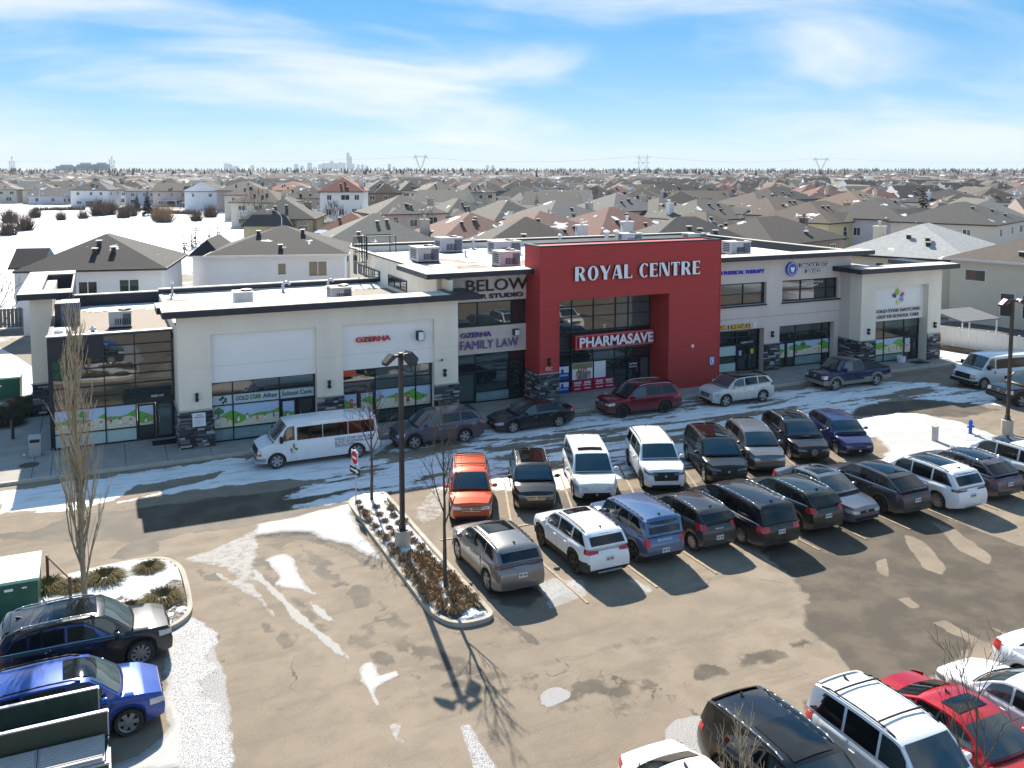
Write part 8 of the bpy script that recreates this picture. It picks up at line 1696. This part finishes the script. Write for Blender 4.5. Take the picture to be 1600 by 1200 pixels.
for i, (p0, p1, l) in enumerate((((-19, 352), (-3, 352), 'long clipped brown hedge on the far pond shore'), ((17, 316), (30, 300), 'dark hedge row along the park at right'), ((6, 345), (20, 335), 'dark hedge behind the spruces'))):
    q = random.Random(i); mb = MB(); L_ = math.hypot(p1[0] - p0[0], p1[1] - p0[1]); n = int(L_ * 60); dx_, dy_ = (p1[0] - p0[0]) / L_, (p1[1] - p0[1]) / L_
    for k in range(n):
        t0 = q.uniform(0, L_); o_ = q.uniform(-1.1, 1.1); x, y = t0 * dx_ - o_ * dy_, t0 * dy_ + o_ * dx_; hh = q.uniform(.6, 1.7); mb.add([(x - .07, y, 0), (x + .07, y, 0), (x + q.uniform(-.4, .4), y + q.uniform(-.4, .4), hh)], [(0, 1, 2)])
    o = mb.build('hedge', M_bush); o.location = (p0[0], p0[1], .02); tag(o, l, 'hedge')
M_spr = mat('spruce_needles', (.020, .034, .022), .9, 0, .45, 1.5, col2=(.045, .065, .04)); M_sprs = mat('spruce_sparse', (.05, .055, .042), .9, 0, .4, 2)
def conifer(seed, h, r, tiers, per, m, sparse=1.0):
    q = random.Random(seed); mb = MB(); mb.tube((0, 0, 0), (0, 0, h * .97), h * .018 + .03, .01, 6, 1)
    for k in range(tiers):
        t = (k + .5) / tiers; z = h * (.10 + .88 * t); rr = r * (1 - t) ** .85 + .06
        for j in range(per):
            a = q.uniform(0, 6.283); l = rr * q.uniform(.6, 1.15); dz = -l * q.uniform(.15, .5); w = l * .22 * sparse; ca, sa = math.cos(a), math.sin(a)
            mb.add([(0, 0, z), (l * .6 * ca - w * sa, l * .6 * sa + w * ca, z + dz * .5 + .05), (l * ca, l * sa, z + dz), (l * .6 * ca + w * sa, l * .6 * sa - w * ca, z + dz * .5 - .04)], [(0, 1, 2, 3)])
    return mb.mesh('conifer', [m, M_bark])
CN = [conifer(1, 8, 2.3, 20, 16, M_spr), conifer(2, 9, 2.6, 22, 16, M_spr), conifer(3, 4.6, 1.1, 11, 8, M_sprs, .7), conifer(4, 5.2, 1.2, 12, 8, M_sprs, .7)]
for x, y, k, s_, l in ((13.0, 330, 0, .85, 'dark green spruce, left one of the pair on the far shore'), (14.9, 301, 1, .95, 'dark green spruce, bigger one of the pair on the far shore'), (13.8, 165.1, 2, 1.0, 'young sparse spruce nearest the corner of the large white house'), (15.6, 171.1, 2, .95, 'young sparse spruce second from the left behind the large white house'), (16.8, 176.4, 3, 1.05, 'tallest young sparse spruce behind the large white house'), (20.1, 184.4, 3, .85, 'young sparse spruce fourth from the left behind the large white house'), (22.3, 190.3, 2, .95, 'young sparse spruce close to the khaki house'), (17.0, 168, 2, .7, 'smallest young sparse spruce behind the large white house')):
    o = link('spruce', CN[k]); o.location = (x, y, 0); o.scale = (s_, s_, s_); tag(o, l, 'tree', 'spruces by the pond')
# trees among the far houses: some as individuals, the horizon belt as one mass
M_dec = mat('leafless_crown', (.16, .125, .10), .95, 0, .3, .5, col2=(.11, .09, .08))
def crown(seed, h, r, n):
    q = random.Random(seed); mb = MB(); mb.tube((0, 0, 0), (0, 0, h * .5), .16, .08, 5, 1)
    for k in range(n):
        a = q.uniform(0, 6.283); t = q.uniform(.25, 1); rr = r * math.sin(math.pi * min(1, t * .95)) ** .6 * math.sqrt(q.random()); x, y, z = rr * math.cos(a), rr * math.sin(a), h * t; w = .06; l = q.uniform(.8, 1.8)
        mb.add([(x - w, y, z - l * .6), (x + w, y, z - l * .6), (x + x * .25 / max(.3, r) + q.uniform(-.3, .3), y + q.uniform(-.3, .3), z + l * .4)], [(0, 1, 2)])
    return mb.mesh('tree', [M_dec, M_bark])
DT = [crown(i, 8 + i, 2.6 + .3 * i, 260) for i in range(3)] + [crown(9, 14, .7, 90)]
q = random.Random(77); cnt = 0
for k in range(400):
    d = 150 + 850 * q.random() ** 1.3; p = fwdv * d + rightv * (q.uniform(-.58, .58) * d)
    if inpoly(p.x, p.y, EXCL) or any(math.hypot(p.x - a, p.y - b) < s_ * .5 + 4 for a, b, s_ in near_xy): continue
    if any(math.hypot(p.x - c[0], p.y - c[1]) < 8.2 for c in cand[:NP + NS + 200]): continue
    if q.random() < .38: o = link('spruce', CN[q.randrange(2)]); tag(o, 'dark spruce standing among the suburban houses', 'tree', 'spruces among the suburban houses'); s_ = q.uniform(.7, 1.3)
    else: o = link('leafless_tree', DT[q.randrange(3)]); tag(o, 'leafless brown tree standing among the suburban houses', 'tree', 'leafless trees among the suburban houses'); s_ = q.uniform(.7, 1.2)
    o.location = (p.x, p.y, 0); o.scale = (s_,) * 3; o.rotation_euler = (0, 0, q.uniform(0, 6)); cnt += 1
    if cnt >= 130: break
mb = MB()
def cone(x, y, h, r, m):
    a0 = q.uniform(0, 1)
    for z0, z1, rr in ((.08, .62, 1.0), (.42, 1.0, .68)):
        vs = [(x + r * rr * math.cos(a0 + k * 1.0472) * q.uniform(.8, 1.15), y + r * rr * math.sin(a0 + k * 1.0472) * q.uniform(.8, 1.15), h * z0) for k in range(6)] + [(x, y, h * z1)]; mb.add(vs, [(k, (k + 1) % 6, 6) for k in range(6)], m)
for k in range(5200):
    d = 900 + 4300 * q.random() ** .8; f = q.uniform(-.6, .6); p = fwdv * d + rightv * (f * d); clump = math.sin(f * 23 + d * .004) + math.sin(f * 61 + d * .011)
    if clump < -.5 and q.random() < .75: continue
    if q.random() < .6: h = q.uniform(7, 15) * (1 + .25 * (d > 2200)); cone(p.x, p.y, h, h * .22, 0)
    else: h = q.uniform(6, 12); cone(p.x, p.y, h, h * .34, 1)
tag(mb.build('distant_trees', [M_spr, M_dec]), kind='stuff')
for px_, h_, l in ((18, 22, 'left one of three tall thin poplars on the far left skyline'), (21.5, 27, 'middle one of three tall thin poplars on the far left skyline'), (25, 22, 'right one of three tall thin poplars on the far left skyline')):
    o = link('poplar', DT[3]); d = 900; p = fwdv * d + rightv * ((px_ - 800) / 1420 * d); o.location = (p.x, p.y, 0); o.scale = (1.4, 1.4, h_ / 14); tag(o, l, 'tree', 'thin poplars on the skyline')
for px_, h_, l in ((173.5, 24, 'left thin poplar right of the far apartment slabs'), (177, 27, 'middle thin poplar right of the far apartment slabs'), (180.5, 23, 'right thin poplar right of the far apartment slabs')):
    o = link('poplar', DT[3]); d = 900; p = fwdv * d + rightv * ((px_ - 800) / 1420 * d); o.location = (p.x, p.y, 0); o.scale = (1.4, 1.4, h_ / 14); tag(o, l, 'tree', 'thin poplars on the skyline')
# skyline of the city centre
M_tow = mat('tower_glass', (.16, .18, .20), .4, 0, .1, .02); M_tow2 = mat('tower_concrete', (.30, .29, .28), .8, 0, .1, .02)
def tower(px_, w, top, D_, label, m=None, dep=30, name='tower', cap=True):
    p = fwdv * D_ + rightv * ((px_ - 800) / 1420 * D_); W_ = w / 1420 * D_; h = 14.5 + (263.5 - top) / 1420 * D_; t_ = thing(name, label, 'building', (p.x, p.y, 0), HEAD - math.pi / 2, 'city skyline')
    mb = MB(); mb.box(-W_ / 2, -dep / 2, 0, W_ / 2, dep / 2, h); mb.build('facade', m or M_tow, t_)
    if cap: mb = MB(); mb.box(-W_ * .3, -dep * .3, h, W_ * .3, dep * .3, h + 6); mb.build('roof_plant', M_tow2, t_)
    mb = MB()
    for k in range(int(h / 12)): mb.box(-W_ / 2 - .3, -dep / 2 - .3, 6 + k * 12, W_ / 2 + .3, -dep / 2, 9 + k * 12)
    tag(mb.build('window_band', M_hglass, t_), kind='stuff')
tower(544.8, 4.2, 239.5, 12000, 'tallest skyscraper of the city skyline'); tower(548.8, 3.6, 245.5, 12050, 'skyscraper leaning close on the right of the tallest one')
tl = [(395.6, 5, 259), (412, 4, 262), (452, 9, 262.5), (464, 6, 257), (473, 5, 260), (485, 7, 255), (493, 5, 262), (501, 6, 258), (507, 7, 256), (513, 7, 256), (519.5, 6, 252.7), (526, 6, 256), (532, 7, 254.5), (538, 6, 255.5), (553, 3.2, 257), (560.5, 4, 258), (567, 4, 258), (574, 4, 260), (592, 4, 262.3), (609, 5, 257), (616, 4, 261.5), (637, 4, 262.4), (762, 4, 259), (770, 5, 259.5), (355, 6, 256), (361, 7, 257.5), (370, 8, 260.5)]
for i, (px_, w, top) in enumerate(tl): tower(px_, w, top, 12000 + (i * 137) % 900, 'hazy high rise of the far city skyline', M_tow2 if i % 3 == 0 else M_tow)
tower(136, 25, 257.4, 3600, 'left wide slab of the far apartment blocks', MATS['slate_block'] if 'slate_block' in MATS else mat('slate_block', (.10, .12, .15), .6), 20, 'apartment_block'); tower(161, 22, 257, 3620, 'right wide slab of the far apartment blocks', MATS['slate_block'], 20, 'apartment_block'); tower(106, 30, 260, 3700, 'low long block left of the far apartment slabs', MATS['slate_block'], 20, 'apartment_block')
# pylons and wires
M_pyl = mat('galvanised_steel', (.20, .21, .22), .6, .3)
def pylon(px_, top, wpx, D_, label, kind):
    p = fwdv * D_ + rightv * ((px_ - 800) / 1420 * D_); h = 14.5 + (263.5 - top) / 1420 * D_; W_ = wpx / 1420 * D_; t_ = thing('pylon', label, 'pylon', (p.x, p.y, 0), HEAD - math.pi / 2, 'power line pylons on the horizon'); r_ = .32; mb = MB()
    if kind == 'V':
        zb_ = h * .30; zt = h * .90
        for s_ in (-1, 1):
            mb.tube((s_ * 4, 0, 0), (s_ * 1.2, 0, zb_), r_); mb.tube((s_ * 1.0, 0, zb_), (s_ * W_ * .30, 0, zt), r_); mb.tube((s_ * 3.0, 0, zb_ * 1.2), (s_ * W_ * .38, 0, zt), r_); mb.tube((s_ * W_ * .30, 0, zt), (s_ * W_ * .34, 0, h), r_); mb.tube((s_ * W_ * .38, 0, zt), (s_ * W_ * .5, 0, zt * .82), r_)
            for k in range(5): a = k / 5; b = (k + 1) / 5; mb.tube((s_ * (1 + (W_ * .30 - 1) * a), 0, zb_ + (zt - zb_) * a), (s_ * (3 + (W_ * .38 - 3) * b), 0, zb_ + (zt - zb_) * b), r_ * .7)
        mb.build('legs', M_pyl, t_); mb = MB(); mb.tube((-W_ / 2, 0, zt), (W_ / 2, 0, zt), r_); mb.tube((-W_ * .45, 0, zt * .95), (W_ * .45, 0, zt * .95), r_); mb.build('cross_arm', M_pyl, t_)
    else:
        for s_ in (-1, 1): mb.tube((s_ * W_ * .28, 0, 0), (s_ * W_ * .28, 0, h), r_ * 1.2)
        mb.tube((-W_ * .28, 0, h * .85), (W_ * .28, 0, h * .35), r_ * .8); mb.tube((W_ * .28, 0, h * .85), (-W_ * .28, 0, h * .35), r_ * .8); mb.build('legs', M_pyl, t_); mb = MB()
        for z_ in (.85, .62): mb.tube((-W_ / 2, 0, h * z_), (W_ / 2, 0, h * z_), r_)
        mb.build('cross_arm', M_pyl, t_)
    return p, h
P1 = pylon(657.5, 241, 23, 1900, 'V shaped pylon on the horizon right of the skyline', 'V'); P2 = pylon(1004, 242, 23, 1700, 'H frame pylon on the horizon above the red frame', 'H'); P3 = pylon(1281, 246, 26, 2000, 'V shaped pylon on the right horizon', 'V')
pp = [fwdv * 2300 + rightv * (-.62 * 2300)] + [P1[0], P2[0], P3[0]] + [fwdv * 2300 + rightv * (.66 * 2300)]
for i in range(4):
    a, b = pp[i], pp[i + 1]; mb = MB(); pts = [(a.x + (b.x - a.x) * t, a.y + (b.y - a.y) * t, 38 - 44 * t * (1 - t)) for t in np.linspace(0, 1, 13)]; o = MB(); o.path([(x - a.x, y - a.y, z) for x, y, z in pts], .13, 4); w = o.build('power_line', M_pyl); w.location = (a.x, a.y, 0)
    tag(w, ['power line left of the first V shaped pylon', 'power line between the first V pylon and the H frame', 'power line between the H frame and the right V pylon', 'power line right of the last V shaped pylon'][i], 'power line', 'power lines on the horizon')
# street lamps among the houses
M_lampw = mat('street_lamp_grey', (.45, .46, .47), .5, .4)
sl = MB(); sl.tube((0, 0, 0), (0, 0, 7.4), .08, .06, 6); sl.path([(0, 0, 7.4), (.3, 0, 8.0), (.9, 0, 8.4), (1.8, 0, 8.55)], .05, 5); sl.box(1.7, -.12, 8.48, 2.3, .12, 8.6); slm = sl.mesh('street_lamp', M_lampw)
for x, y, r_, l in ((24.5, 133, 2.6, 'grey curved street lamp behind the large white house'), (68, 133, 2.4, 'grey curved street lamp before the grey roofs'), (104, 210, 2.6, 'grey curved street lamp above the red frame'), (-16, 330, 0, 'grey street lamp on the far pond shore')): o = link('street_lamp', slm); o.location = (x, y, 0); o.rotation_euler = (0, 0, r_); tag(o, l, 'street lamp', 'street lamps among the houses')
# the air between: one closed box of thin haze
mb = MB(); mb.box(-14500, -9000, -1.2, 17500, 17500, 262.0); hz = mb.build('haze', []); hm = bpy.data.materials.new('haze_air'); hm.use_nodes = True; ht = hm.node_tree; ht.nodes.clear(); ho = ht.nodes.new('ShaderNodeOutputMaterial'); hv = ht.nodes.new('ShaderNodeVolumePrincipled')
hv.inputs['Color'].default_value = (.80, .90, 1.0, 1); hv.inputs['Density'].default_value = 0.00007; hv.inputs['Anisotropy'].default_value = 0.0; ht.links.new(hv.outputs[0], ho.inputs['Volume']); hz.data.materials.append(hm); tag(hz, kind='stuff')
